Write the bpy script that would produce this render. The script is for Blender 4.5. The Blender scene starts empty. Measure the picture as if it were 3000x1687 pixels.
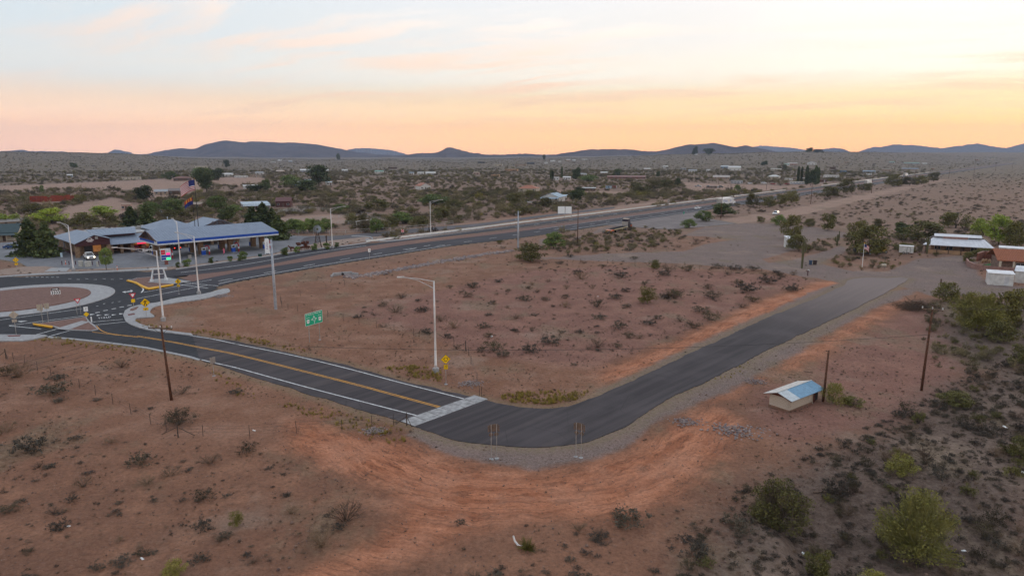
import bpy, bmesh, math, random
import numpy as np
from mathutils import Vector, Matrix
random.seed(7)
rng = np.random.default_rng(11)
R = math.radians
SC = bpy.context.scene
COL = SC.collection

# ------------------------------------------------------------------ camera
CAM_H = 28.0
PITCH = math.atan((843.5 - 450.0) / 2000.0)
cam_d = bpy.data.cameras.new('camera')
cam_d.lens = 24.0
cam_d.sensor_width = 36.0
cam_d.clip_start = 0.5
cam_d.clip_end = 60000.0
cam = bpy.data.objects.new('camera', cam_d)
COL.objects.link(cam)
cam.location = (0, 0, CAM_H)
cam.rotation_euler = (math.pi / 2 - PITCH, 0, 0)
SC.camera = cam

# ------------------------------------------------------------------ sky, sun, exposure
SUN_AZ = 46.0     # degrees right of the view direction, just out of frame
SUN_EL = 3.0
SC.view_settings.view_transform = 'Standard'
SC.view_settings.look = 'None'
SC.view_settings.gamma = 1.0
SC.view_settings.use_curve_mapping = False
SC.view_settings.exposure = 0.24
SC.cycles.adaptive_threshold = 0.02
SC.cycles.max_bounces = 4
SC.cycles.diffuse_bounces = 2
SC.cycles.glossy_bounces = 2
SC.cycles.transmission_bounces = 2
SC.cycles.volume_bounces = 0
SC.cycles.caustics_reflective = False
SC.cycles.caustics_refractive = False
W = bpy.data.worlds.new('World')
SC.world = W
W.use_nodes = True
nt = W.node_tree
nt.nodes.clear()


class NG:
    """small helper to write node trees"""
    def __init__(s, tree): s.t = tree
    def n(s, typ, **kw):
        nd = s.t.nodes.new(typ)
        for k, v in kw.items():
            if k.startswith('i_'):
                nd.inputs[k[2:].replace('_', ' ')].default_value = v
            else:
                setattr(nd, k, v)
        return nd
    def l(s, a, b): s.t.links.new(a, b)
    def setin(s, sock, v):
        if hasattr(v, 'default_value') or isinstance(v, bpy.types.NodeSocket): s.l(v, sock)
        elif v is not None: sock.default_value = v
    def m(s, op, a, b=None, c=None, clamp=False):
        nd = s.t.nodes.new('ShaderNodeMath'); nd.operation = op; nd.use_clamp = clamp
        s.setin(nd.inputs[0], a)
        if b is not None: s.setin(nd.inputs[1], b)
        if c is not None: s.setin(nd.inputs[2], c)
        return nd.outputs[0]
    def mix(s, f, a, b, mode='MIX'):
        nd = s.t.nodes.new('ShaderNodeMix'); nd.data_type = 'RGBA'; nd.blend_type = mode
        s.setin(nd.inputs[0], f); s.setin(nd.inputs[6], a); s.setin(nd.inputs[7], b)
        return nd.outputs[2]
    def sstep(s, v, lo, hi, a=0.0, b=1.0):
        nd = s.t.nodes.new('ShaderNodeMapRange'); nd.interpolation_type = 'SMOOTHSTEP'
        s.setin(nd.inputs[0], v); s.setin(nd.inputs[1], lo); s.setin(nd.inputs[2], hi)
        s.setin(nd.inputs[3], a); s.setin(nd.inputs[4], b)
        return nd.outputs[0]
    def noise(s, vec, scale, detail=3, rough=0.55, dist=0.0):
        nd = s.t.nodes.new('ShaderNodeTexNoise')
        if vec is not None: s.l(vec, nd.inputs['Vector'])
        nd.inputs['Scale'].default_value = scale; nd.inputs['Detail'].default_value = detail
        nd.inputs['Roughness'].default_value = rough; nd.inputs['Distortion'].default_value = dist
        return nd.outputs['Fac']
    def ramp(s, fac, stops, interp='EASE'):
        nd = s.t.nodes.new('ShaderNodeValToRGB'); cr = nd.color_ramp; cr.interpolation = interp
        while len(cr.elements) < len(stops): cr.elements.new(0.5)
        for e, (p, c) in zip(cr.elements, stops):
            e.position = p; e.color = (*c, 1)
        s.setin(nd.inputs[0], fac)
        return nd.outputs[0]
    def xyz(s, x, y, z):
        nd = s.t.nodes.new('ShaderNodeCombineXYZ')
        for i, v in enumerate((x, y, z)): s.setin(nd.inputs[i], v)
        return nd.outputs[0]
    def vmul(s, v, k):
        nd = s.t.nodes.new('ShaderNodeVectorMath'); nd.operation = 'MULTIPLY'
        s.setin(nd.inputs[0], v); s.setin(nd.inputs[1], k)
        return nd.outputs[0]


def lin(r, g, b):
    f = lambda c: (c / 255 / 12.92) if c / 255 <= .04045 else ((c / 255 + .055) / 1.055) ** 2.4
    return (f(r), f(g), f(b))


def build_world():
    g = NG(nt)
    tc = g.n('ShaderNodeTexCoord')
    sep = g.n('ShaderNodeSeparateXYZ'); g.l(tc.outputs['Generated'], sep.inputs[0])
    X, Y, Z = sep.outputs
    el = g.m('MAXIMUM', Z, 0.0)
    hor = g.m('SQRT', g.m('ADD', g.m('MULTIPLY', X, X), g.m('MULTIPLY', Y, Y)))
    hor = g.m('MAXIMUM', hor, 1e-4)
    sx, sy = math.sin(R(SUN_AZ)), math.cos(R(SUN_AZ))
    dot = g.m('DIVIDE', g.m('ADD', g.m('MULTIPLY', X, sx), g.m('MULTIPLY', Y, sy)), hor)
    # towards the sun 1, away 0 (azimuth only)
    warm = g.sstep(dot, 0.10, 1.0)
    h = g.m('DIVIDE', el, 0.6, clamp=True)
    away = g.ramp(h, [(0.0, lin(242, 205, 180)), (0.055, lin(248, 210, 178)), (0.10, lin(243, 216, 190)), (0.17, lin(232, 231, 226)), (0.28, lin(219, 227, 230)),
                      (0.42, lin(206, 224, 238)), (0.7, lin(202, 217, 230)), (1.0, lin(196, 212, 230))])
    sun_side = g.ramp(h, [(0.0, lin(255, 190, 112)), (0.05, lin(255, 206, 118)), (0.11, lin(255, 222, 164)), (0.18, (1.08, .95, .78)), (0.26, (.98, .90, .82)),
                          (0.40, (.95, .91, .90)), (0.7, lin(230, 232, 236)), (1.0, lin(202, 216, 231))])
    base = g.mix(warm, away, sun_side)
    # bright glow around the sun that has just gone
    d3 = g.m('ADD', g.m('ADD', g.m('MULTIPLY', X, sx * .985), g.m('MULTIPLY', Y, sy * .985)), g.m('MULTIPLY', Z, .174))
    glow = g.m('MULTIPLY', g.sstep(d3, 0.84, 1.0), g.sstep(el, 0.03, 0.13))
    base = g.mix(g.m('MULTIPLY', glow, 0.12), base, (1.9, 1.72, 1.50, 1))
    base = g.mix(1.0, base, g.ramp(g.m('DIVIDE', el, .10, clamp=True), [(0, (2.08, 1.70, 1.38)), (1, (1.03, 1.04, 1.06))]), 'MULTIPLY')
    # cirrus: stretched noise on a high flat layer
    k = g.m('DIVIDE', 1.0, g.m('ADD', el, 0.09))
    px = g.m('MULTIPLY', X, k); py = g.m('MULTIPLY', Y, k)
    ca, sa = math.cos(R(24)), math.sin(R(24))
    u = g.m('ADD', g.m('MULTIPLY', px, ca), g.m('MULTIPLY', py, -sa))
    v = g.m('ADD', g.m('MULTIPLY', px, sa), g.m('MULTIPLY', py, ca))
    warp = g.noise(g.xyz(u, v, 3.0), 0.7, 3)
    vec = g.xyz(g.m('MULTIPLY', u, 0.55), g.m('ADD', g.m('MULTIPLY', v, 1.9), g.m('MULTIPLY', warp, 1.6)), 0.0)
    n1 = g.noise(vec, 1.15, 5, .62, .35)
    n2 = g.noise(g.xyz(u, v, 7.0), 0.33, 2)
    cl = g.m('MULTIPLY', g.sstep(n1, 0.43, 0.66), g.sstep(n2, 0.34, 0.54))
    low = g.sstep(el, 0.05, 0.24)
    c_low = g.mix(warm, (1.06, .72, .52, 1), (1.10, .68, .42, 1))
    c_high = g.mix(warm, (*lin(252, 236, 226), 1), (1.3, 1.24, 1.16, 1))
    ccol = g.mix(low, c_low, c_high)
    fade = g.sstep(el, 0.02, 0.09)
    col = g.mix(g.m('MULTIPLY', g.m('MULTIPLY', cl, fade), 0.85), base, ccol)
    # below the horizon: the glow simply carries on, dimmed
    nish = g.n('ShaderNodeTexSky')
    nish.sky_type = 'NISHITA'; nish.sun_disc = False
    nish.sun_elevation = R(SUN_EL); nish.sun_rotation = R(SUN_AZ)
    nish.altitude = 700; nish.dust_density = 0.5
    bg1 = g.n('ShaderNodeBackground'); g.l(nish.outputs[0], bg1.inputs[0]); bg1.inputs[1].default_value = 0.02
    bg2 = g.n('ShaderNodeBackground'); g.l(col, bg2.inputs[0]); bg2.inputs[1].default_value = 0.90
    add = g.n('ShaderNodeAddShader'); g.l(bg1.outputs[0], add.inputs[0]); g.l(bg2.outputs[0], add.inputs[1])
    out = g.n('ShaderNodeOutputWorld'); g.l(add.outputs[0], out.inputs[0])


build_world()
sun_d = bpy.data.lights.new('sun', 'SUN')
sun_d.energy = 0.6
sun_d.angle = R(12)
sun_d.color = (1.0, 0.72, 0.5)
sun = bpy.data.objects.new('sun', sun_d)
COL.objects.link(sun)
_s = Vector((math.sin(R(SUN_AZ)) * math.cos(R(SUN_EL)), math.cos(R(SUN_AZ)) * math.cos(R(SUN_EL)), math.sin(R(SUN_EL))))
sun.rotation_euler = (-_s).to_track_quat('-Z', 'Y').to_euler()

# ------------------------------------------------------------------ terrain function
AX = np.array([math.sin(R(39.294)), math.cos(R(39.294))])     # along the highway
AN = np.array([AX[1], -AX[0]])                                # to its right
def sst(a, b, x):
    t = np.clip((x - a) / (b - a), 0, 1)
    return t * t * (3 - 2 * t)
def wav(x, y, s, seed):
    r_ = np.random.default_rng(seed); o = 0
    for i in range(5):
        a = r_.uniform(0, 6.28); k = 2 * math.pi / s * r_.uniform(.6, 1.7); p = r_.uniform(0, 6.28)
        o = o + np.sin((x * math.cos(a) + y * math.sin(a)) * k + p)
    return o / 5
def T(x, y):
    x = np.asarray(x, float); y = np.asarray(y, float)
    r = np.hypot(x, y); az = np.degrees(np.arctan2(x, y))
    lat = np.abs(x * AN[0] + y * AN[1] + 157.0)
    off = sst(60, 420, lat)
    r0 = 950 + 1400 * sst(22, 36, az) + 150 * np.sin(az * .21)
    crest = np.interp(az, [-60, -36, -30, -25, -20, -5, 4, 10, 14, 20, 36, 60], [32, 31, 29.5, 9, 3, 3, 8, 16, 24, 32, 33, 33]) + .8 * np.sin(az * .55 + 1) + .8 * np.sin(az * 1.7)
    z = crest * sst(r0, r0 + 1700, r)
    z = z + off * sst(420, 1300, r) * (2.2 * wav(x, y, 420, 3) + 0.8 * wav(x, y, 130, 5))
    # mid-left rise behind the petrol station (bare slope)
    z = z - 12 * sst(4200, 7000, r)
    # wash at the lower right
    d = (x - 19.5) - .12 * (y - 45) - 0.8 * wav(x, y, 9, 8)
    z = z - 1.3 * sst(-.8, 2.6, d) * sst(58, 49, y + .15 * (x - 20)) * sst(70, 45, x)
    return z

CP, SP_ = math.cos(PITCH), math.sin(PITCH)
def ray(px, py):
    a, b = (px - 1500.0) / 2000.0, -(py - 843.5) / 2000.0
    return np.array([a, CP + SP_ * b, -SP_ + CP * b])
def P(px, py, z=None):
    """photo pixel -> the place on the ground (or at height z) that it shows"""
    d = ray(px, py)
    if z is not None:
        t = (z - CAM_H) / d[2]
        return Vector((d[0] * t, d[1] * t, z))
    t = (0 - CAM_H) / d[2] if d[2] < -1e-4 else 9000.0
    if t > 330:
        t = 330.0
        while t < 9000:
            p = d * t
            if CAM_H + p[2] < float(T(p[0], p[1])): break
            t *= 1.006
        lo, hi = t / 1.006, t
        for _ in range(12):
            m_ = (lo + hi) / 2; p = d * m_
            if CAM_H + p[2] < float(T(p[0], p[1])): hi = m_
            else: lo = m_
        t = hi
        p = d * t
        return Vector((p[0], p[1], float(T(p[0], p[1]))))
    p = d * t
    return Vector((p[0], p[1], float(T(p[0], p[1]))))
def mpp(v):
    """metres per photo pixel at a point"""
    return (v[1] * CP - (v[2] - CAM_H) * SP_) / 2000.0
def xy(pts): return [tuple(P(a, b)[:2]) for a, b in pts]

# ------------------------------------------------------------------ mesh helpers
class MB:
    def __init__(s): s.v = []; s.f = []
    def add(s, vs, fs):
        o = len(s.v); s.v += [tuple(v) for v in vs]; s.f += [tuple(i + o for i in f) for f in fs]; return s
    def box(s, cx, cy, cz, sx, sy, sz, rz=0.0, ry=0.0):
        c, n = math.cos(rz), math.sin(rz); c2, n2 = math.cos(ry), math.sin(ry); vs = []
        for dz in (-.5, .5):
            for dx, dy in ((-.5, -.5), (.5, -.5), (.5, .5), (-.5, .5)):
                x, y, z = dx * sx, dy * sy, dz * sz
                x, z = x * c2 + z * n2, -x * n2 + z * c2
                vs.append((cx + x * c - y * n, cy + x * n + y * c, cz + z))
        return s.add(vs, [(3, 2, 1, 0), (4, 5, 6, 7), (0, 1, 5, 4), (1, 2, 6, 5), (2, 3, 7, 6), (3, 0, 4, 7)])
    def b0(s, x0, x1, y0, y1, z0, z1):
        return s.box((x0 + x1) / 2, (y0 + y1) / 2, (z0 + z1) / 2, abs(x1 - x0), abs(y1 - y0), abs(z1 - z0))
    def cyl(s, p0, p1, r0, r1=None, n=8, cap=True):
        r1 = r0 if r1 is None else r1
        p0, p1 = Vector(p0), Vector(p1); d = (p1 - p0).normalized()
        a = d.orthogonal().normalized(); b = d.cross(a); vs = []
        for p, r in ((p0, r0), (p1, r1)):
            for i in range(n):
                t = 2 * math.pi * i / n
                vs.append(p + a * (r * math.cos(t)) + b * (r * math.sin(t)))
        fs = [(i, (i + 1) % n, n + (i + 1) % n, n + i) for i in range(n)]
        if cap: fs += [tuple(range(n - 1, -1, -1)), tuple(range(n, 2 * n))]
        return s.add(vs, fs)
    def tube(s, pts, r, n=4):
        for a, b in zip(pts[:-1], pts[1:]): s.cyl(a, b, r, r, n, False)
        return s
    def prism(s, poly, z0, z1):
        n = len(poly)
        ar = sum(poly[i][0] * poly[(i + 1) % n][1] - poly[(i + 1) % n][0] * poly[i][1] for i in range(n))
        if ar < 0: poly = poly[::-1]
        vs = [(x, y, z0) for x, y in poly] + [(x, y, z1) for x, y in poly]
        return s.add(vs, [tuple(range(n, 2 * n))] + [(i, (i + 1) % n, n + (i + 1) % n, n + i) for i in range(n)] + [tuple(range(n - 1, -1, -1))])
    def ext_x(s, prof, x0, x1):
        """profile of (y,z) points run along x"""
        n = len(prof); vs = [(x0, y, z) for y, z in prof] + [(x1, y, z) for y, z in prof]
        return s.add(vs, [tuple(range(n - 1, -1, -1)), tuple(range(n, 2 * n))] + [(i, (i + 1) % n, n + (i + 1) % n, n + i) for i in range(n)])
    def ext_y(s, prof, y0, y1):
        """profile of (x,z) points run along y"""
        n = len(prof); vs = [(x, y0, z) for x, z in prof] + [(x, y1, z) for x, z in prof]
        return s.add(vs, [tuple(range(n)), tuple(range(2 * n - 1, n - 1, -1))] + [(n + i, n + (i + 1) % n, (i + 1) % n, i) for i in range(n)])
    def lathe(s, prof, n=10, c=(0, 0)):
        vs = [(c[0] + r * math.cos(2 * math.pi * i / n), c[1] + r * math.sin(2 * math.pi * i / n), z) for r, z in prof for i in range(n)]
        fs = [(k * n + i, k * n + (i + 1) % n, (k + 1) * n + (i + 1) % n, (k + 1) * n + i) for k in range(len(prof) - 1) for i in range(n)]
        fs += [tuple(range(n - 1, -1, -1)), tuple((len(prof) - 1) * n + i for i in range(n))]
        return s.add(vs, fs)
    def quad(s, a, b, c, d): return s.add([a, b, c, d], [(0, 1, 2, 3)])
    def face(s, pts): return s.add(pts, [tuple(range(len(pts)))])
    def slab(s, pts, t):
        """a flat polygon in 3d given thickness t straight down"""
        n = len(pts); lo = [(p[0], p[1], p[2] - t) for p in pts]
        return s.add(list(pts) + lo, [tuple(range(n)), tuple(range(2 * n - 1, n - 1, -1))] + [(i, n + i, n + (i + 1) % n, (i + 1) % n) for i in range(n)])
    def mesh(s, name):
        me = bpy.data.meshes.new(name); me.from_pydata(s.v, [], s.f); me.update(); return me
    def build(s, name, mat, parent=None, smooth=False):
        me = s.mesh(name)
        bm = bmesh.new(); bm.from_mesh(me); bmesh.ops.recalc_face_normals(bm, faces=bm.faces); bm.to_mesh(me); bm.free()
        if smooth: me.polygons.foreach_set('use_smooth', [True] * len(me.polygons))
        return obj(name, me, mat, parent)

def obj(name, me, mat=None, parent=None):
    o = bpy.data.objects.new(name, me); COL.objects.link(o)
    if mat is not None:
        for m_ in (mat if isinstance(mat, (list, tuple)) else [mat]): me.materials.append(m_)
    if parent is not None: o.parent = parent
    return o
def tag(o, label=None, cat=None, group=None, kind=None):
    if label: o['label'] = label
    if cat: o['category'] = cat
    if group: o['group'] = group
    if kind: o['kind'] = kind
    return o
def thing(name, loc, rz, label, cat, group=None):
    o = bpy.data.objects.new(name, None); o.empty_display_size = .3; COL.objects.link(o)
    o.location = loc; o.rotation_euler = (0, 0, rz)
    return tag(o, label, cat, group)
def copy_tree(o, parent=None):
    c = o.copy(); COL.objects.link(c); c.parent = parent
    for ch in [q for q in bpy.data.objects if q.parent == o]: copy_tree(ch, c)
    return c
def struct(o): o['kind'] = 'structure'; return o

_M = {}
def mat(name, col=(.5, .5, .5), rough=.7, metal=0.0, var=.12, vs=3.0, bump=0.0, bs=20.0, emit=None, es=1.0, col2=None, spec=.4, rnd=0.0):
    if name in _M: return _M[name]
    m = bpy.data.materials.new(name); m.use_nodes = True; t = m.node_tree; b = t.nodes['Principled BSDF']; g = NG(t)
    tc = g.n('ShaderNodeTexCoord')
    n = g.noise(tc.outputs['Object'], vs, 4)
    c2 = col2 if col2 else tuple(max(0, c * (1 - var * 2)) for c in col)
    c1 = col if col2 else tuple(min(1, c * (1 + var)) for c in col)
    c = g.mix(g.sstep(n, .3, .7), (*c2, 1), (*c1, 1))
    if rnd:
        oi = g.n('ShaderNodeObjectInfo')
        c = g.mix(1.0, c, g.ramp(oi.outputs['Random'], [(0, (1 - rnd,) * 3), (1, (1 + rnd,) * 3)], 'LINEAR'), 'MULTIPLY')
    g.l(c, b.inputs['Base Color'])
    b.inputs['Roughness'].default_value = rough; b.inputs['Metallic'].default_value = metal
    b.inputs['Specular IOR Level'].default_value = spec
    if bump:
        bp = g.n('ShaderNodeBump'); bp.inputs['Strength'].default_value = bump; bp.inputs['Distance'].default_value = .05
        g.l(g.noise(tc.outputs['Object'], bs, 3), bp.inputs['Height']); g.l(bp.outputs[0], b.inputs['Normal'])
    if emit:
        b.inputs['Emission Color'].default_value = (*emit, 1); b.inputs['Emission Strength'].default_value = es
    _M[name] = m
    return m

def sdf(pts, poly):
    """signed distance (positive inside) of points to a polygon"""
    poly = np.asarray(poly, float); n = len(poly)
    d2 = np.full(len(pts), 1e18); ins = np.zeros(len(pts), bool); x, y = pts[:, 0], pts[:, 1]
    for i in range(n):
        a, b = poly[i], poly[(i + 1) % n]; e = b - a; wx, wy = x - a[0], y - a[1]
        t = np.clip((wx * e[0] + wy * e[1]) / (e @ e + 1e-12), 0, 1)
        d2 = np.minimum(d2, (wx - e[0] * t) ** 2 + (wy - e[1] * t) ** 2)
        c = (a[1] > y) != (b[1] > y)
        with np.errstate(divide='ignore', invalid='ignore'):
            ins ^= c & (x < (b[0] - a[0]) * (y - a[1]) / (b[1] - a[1] + 1e-18) + a[0])
    d = np.sqrt(d2)
    return np.where(ins, d, -d)
def pdist(pts, line):
    """distance to an open polyline, and how far along it"""
    line = np.asarray(line, float); best = np.full(len(pts), 1e18); al = np.zeros(len(pts)); s0 = 0
    for a, b in zip(line[:-1], line[1:]):
        e = b - a; L = math.hypot(*e); w = pts - a
        t = np.clip((w @ e) / (L * L + 1e-12), 0, 1); d2 = ((w - t[:, None] * e) ** 2).sum(1)
        k = d2 < best; best[k] = d2[k]; al[k] = s0 + t[k] * L; s0 += L
    return np.sqrt(best), al
def smooth_line(pts, n=8):
    """Catmull-Rom through the points"""
    p = [np.array(q[:2], float) for q in pts]; p = [2 * p[0] - p[1]] + p + [2 * p[-1] - p[-2]]; out = []
    for i in range(1, len(p) - 2):
        for k in range(n):
            t = k / n
            out.append(.5 * (2 * p[i] + (p[i + 1] - p[i - 1]) * t + (2 * p[i - 1] - 5 * p[i] + 4 * p[i + 1] - p[i + 2]) * t * t + (3 * p[i] - p[i - 1] - 3 * p[i + 1] + p[i + 2]) * t ** 3))
    out.append(p[-2]); return [tuple(q) for q in out]
def offset_line(line, d):
    p = np.asarray(line, float); t = np.gradient(p, axis=0); t /= np.linalg.norm(t, axis=1)[:, None]
    return [tuple(q) for q in p + np.c_[t[:, 1], -t[:, 0]] * d]
def resample(line, step):
    p = np.asarray(line, float); s = np.r_[0, np.cumsum(np.linalg.norm(np.diff(p, axis=0), axis=1))]
    q = np.arange(0, s[-1], step)
    return np.c_[np.interp(q, s, p[:, 0]), np.interp(q, s, p[:, 1])]
def circle(c, r, n=64, a0=0, a1=360):
    return [(c[0] + r * math.cos(R(a0 + (a1 - a0) * i / n)), c[1] + r * math.sin(R(a0 + (a1 - a0) * i / n))) for i in range(n if a1 - a0 == 360 else n + 1)]

# ------------------------------------------------------------------ road lines (all from the photo, on the flat ground)
def hw(al, la): return tuple(AX * al + AN * la)
CEN = (-96.2, 130.3)                                          # middle of the roundabout
near_lo = xy([(585, 1053), (700, 1092), (860, 1140), (1000, 1181), (1100, 1213), (1195, 1243)])
near_hi = xy([(563, 980), (700, 1001), (840, 1032), (1010, 1068), (1166, 1113), (1290, 1142), (1408, 1165)])
bend_lo = smooth_line(xy([(1195, 1243), (1270, 1268), (1340, 1289), (1440, 1305), (1560, 1310), (1650, 1304), (1750, 1283), (1830, 1247), (1954, 1171)]), 5)
bend_hi = smooth_line(xy([(1408, 1165), (1440, 1175), (1490, 1187), (1560, 1195), (1620, 1195), (1680, 1186), (1741, 1164)]), 5)
far_lo = xy([(2070, 1117), (2253, 1023), (2454, 929), (2582, 865), (2637, 833), (2655, 822)])
far_hi = xy([(1839, 1121), (2027, 1034), (2240, 934), (2411, 865), (2476, 834), (2484, 822)])
def ragged(line, a=.13):
    q = resample(line, .7); r_ = np.random.default_rng(len(q)); n = np.convolve(r_.normal(0, 1, len(q) + 4), np.ones(5) / 5, 'valid') * a * 2.0 + r_.normal(0, a * .4, len(q)); n[0] = n[-1] = 0
    t = np.gradient(q, axis=0); t /= np.linalg.norm(t, axis=1)[:, None]
    return [tuple(p) for p in q + np.c_[t[:, 1], -t[:, 0]] * n[:, None]]
side_poly = ragged(near_lo + bend_lo[1:] + far_lo, .11) + xy([(2662, 816), (2640, 812), (2600, 815), (2540, 813), (2500, 817)]) + ragged((near_hi + bend_hi[1:] + far_hi), .11)[::-1]
# highway edges: curve near the roundabout, then straight along AX
E0 = smooth_line(xy([(455, 880), (520, 868), (600, 850), (700, 824), (850, 797), (1010, 770), (1150, 748), (1321, 721)]) + [hw(194, -143.1), hw(320, -143.1)], 4) + [hw(900, -143.1), hw(3400, -143.1)]
E1 = smooth_line(xy([(470, 846), (508, 837), (560, 826), (626, 812), (764, 787), (1010, 748), (1200, 716)]) + [hw(200, -155.9), hw(320, -155.9)], 4) + [hw(900, -155.9), hw(3400, -155.9)]
E2 = smooth_line(xy([(400, 816), (488, 811), (626, 799), (764, 779), (880, 757), (1010, 733), (1200, 705)]) + [hw(205, -161.6), hw(320, -161.6)], 4) + [hw(900, -161.6), hw(3400, -161.6)]
E3 = smooth_line(xy([(400, 800), (515, 789), (626, 773), (764, 754), (917, 731), (1073, 714), (1166, 705)]) + [hw(205, -171.0), hw(320, -171.0)], 4) + [hw(900, -171.0), hw(3400, -171.0)]
ring_poly = xy([(-330, 1010), (-330, 812), (-100, 810), (60, 812), (200, 803), (300, 799), (400, 795), (470, 800), (640, 845), (600, 862), (520, 872), (470, 884), (420, 890), (385, 899), (364, 912), (361, 925), (371, 945), (400, 959), (442, 970), (497, 977), (563, 982), (620, 1064), (560, 1046), (430, 1020), (300, 1003), (200, 993), (140, 988), (0, 992)])
lowc_poly = E0 + E1[::-1]
upc_poly = E2 + E3[::-1]
front_poly = smooth_line(xy([(900, 728), (960, 712), (1060, 700), (1104, 692), (1250, 678), (1400, 663), (1560, 640), (1800, 610)]), 4) + smooth_line(xy([(1800, 606), (1560, 634), (1400, 655), (1250, 667), (1104, 680), (1000, 690), (905, 694), (880, 706)]), 4)
lot_poly = xy([(110, 800), (60, 770), (-60, 750), (-120, 720), (160, 700), (420, 690), (700, 672), (790, 676), (830, 690), (905, 692), (950, 690), (960, 705), (880, 722), (790, 745), (690, 757), (620, 768), (560, 776), (470, 783), (300, 787), (200, 788)])
pull_poly = xy([(1760, 659), (1900, 639), (2000, 625), (2060, 617), (2070, 640), (2160, 655), (2050, 665), (1960, 672)])

# ------------------------------------------------------------------ ground sheet
Z_OR = [[(1050, 1262), (1200, 1290), (1300, 1335), (1420, 1362), (1560, 1378), (1700, 1362), (1830, 1322), (1930, 1245), (2030, 1205), (2110, 1190), (2180, 1235), (2150, 1330), (2060, 1420), (1950, 1480), (1800, 1535), (1650, 1530), (1520, 1530), (1340, 1590), (1150, 1660), (960, 1740), (640, 1760), (900, 1650), (1070, 1580), (1150, 1510), (1130, 1450), (980, 1390), (800, 1310), (840, 1230), (950, 1235)],
        [(-200, 1130), (100, 1110), (330, 1120), (560, 1110), (690, 1120), (800, 1200), (830, 1300), (700, 1290), (560, 1300), (430, 1290), (300, 1240), (100, 1190), (-200, 1210)],
        [(2190, 1125), (2260, 1082), (2440, 972), (2560, 908), (2650, 866), (2620, 918), (2450, 1018), (2330, 1090), (2230, 1118), (2110, 1182), (2040, 1205), (2070, 1170)],
        [(2440, 822), (2478, 834), (2330, 892), (2200, 955), (2100, 1000), (1900, 1088), (1800, 1125), (1750, 1125), (1720, 1100), (1850, 1048), (2050, 962), (2250, 872), (2390, 828)],
        [(560, 895), (700, 880), (900, 862), (1080, 815), (1250, 780), (1450, 745), (1560, 775), (1500, 800), (1300, 842), (1100, 892), (980, 915), (850, 932), (700, 930), (600, 925)],
        [(700, 930), (850, 930), (980, 935), (1100, 975), (1250, 1010), (1390, 1050), (1560, 1060), (1720, 1070), (1790, 1120), (1720, 1165), (1600, 1188), (1480, 1178), (1400, 1155), (1200, 1112), (1000, 1060), (850, 1025), (720, 990), (600, 965), (540, 945)],
        [(700, 870), (880, 840), (1050, 790), (1300, 745), (1480, 722), (1500, 735), (1320, 765), (1050, 820), (860, 850)],
        [(1340, 660), (1500, 618), (1700, 610), (1600, 640), (1450, 655)], [(1950, 690), (2080, 690), (2150, 705), (2100, 725), (1980, 735)]]
Z_GR = [[(1215, 1245), (1350, 1290), (1550, 1300), (1700, 1290), (1830, 1240), (1960, 1165), (2100, 1095), (2260, 1015), (2460, 922), (2600, 855), (2720, 838), (2650, 872), (2560, 904), (2440, 968), (2260, 1078), (2130, 1150), (2010, 1195), (1920, 1245), (1830, 1312), (1700, 1356), (1560, 1372), (1430, 1356), (1310, 1326), (1190, 1275)],
        [(1741, 1168), (1839, 1125), (2027, 1040), (2240, 938), (2411, 869), (2490, 832), (2470, 826), (2400, 846), (2200, 936), (2000, 1026), (1850, 1100), (1760, 1138)],
        [(2240, 790), (2235, 772), (2330, 760), (2420, 735), (2470, 718), (2485, 735), (2400, 772), (2500, 795), (2600, 795), (2690, 758), (2850, 748), (2862, 800), (2900, 832), (3150, 850), (3150, 875), (2720, 866), (2640, 838), (2480, 832), (2400, 817)],
        [(1560, 757), (1750, 745), (1900, 738), (2000, 738), (2060, 716), (2160, 700), (2000, 690), (2060, 668), (2160, 655), (2260, 655), (2400, 668), (2480, 682), (2560, 690), (2400, 700), (2330, 732), (2230, 760), (2300, 795), (2000, 772), (1800, 767)],
        [(2150, 1000), (2150, 960), (2160, 980)], [(1700, 700), (1580, 700), (1580, 720), (1640, 705), (1800, 672), (1900, 655), (1980, 640), (1900, 650), (1760, 668)]]
Z_LOT = [[(1080, 885), (1300, 848), (1530, 795), (1800, 778), (2100, 795), (2400, 815), (2250, 865), (2050, 955), (1850, 1038), (1700, 1085), (1420, 1045), (1290, 995), (1120, 945), (1010, 912)],
         [(2200, 1140), (2330, 1105), (2480, 1020), (2620, 930), (2700, 880), (2800, 900), (2850, 1000), (2800, 1150), (2600, 1250), (2300, 1300), (2200, 1220)]]
Z_DRK = [[(1980, 1740), (2080, 1560), (2200, 1420), (2420, 1310), (2620, 1230), (2780, 1120), (3100, 1000), (3100, 1740)], [(2740, 880), (3100, 880), (3100, 1080), (2850, 1100), (2740, 980)]]
Z_TAN = [[(2120, 642), (2300, 616), (2500, 576), (2700, 534), (2860, 500), (2920, 488), (2930, 492), (2860, 508), (2700, 545), (2500, 593), (2330, 634), (2150, 657), (2110, 652)],
         [(1280, 668), (1400, 648), (1600, 628), (1880, 596), (2000, 578), (1900, 606), (1700, 632), (1500, 655), (1350, 672)],
         [(0, 545), (300, 533), (520, 522), (640, 530), (600, 548), (400, 556), (200, 552), (0, 560)], [(430, 545), (560, 535), (620, 545), (520, 580), (440, 590)],
         [(640, 520), (760, 520), (780, 530), (700, 545), (640, 540)], [(190, 610), (330, 580), (430, 610), (300, 650), (180, 640)], [(800, 640), (960, 628), (1100, 645), (960, 660), (820, 655)],
         [(1620, 556), (1760, 560), (1850, 562), (1830, 572), (1700, 572), (1640, 566)], [(2000, 535), (2300, 545), (2420, 535), (2400, 545), (2250, 558), (2020, 558)]]
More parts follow.
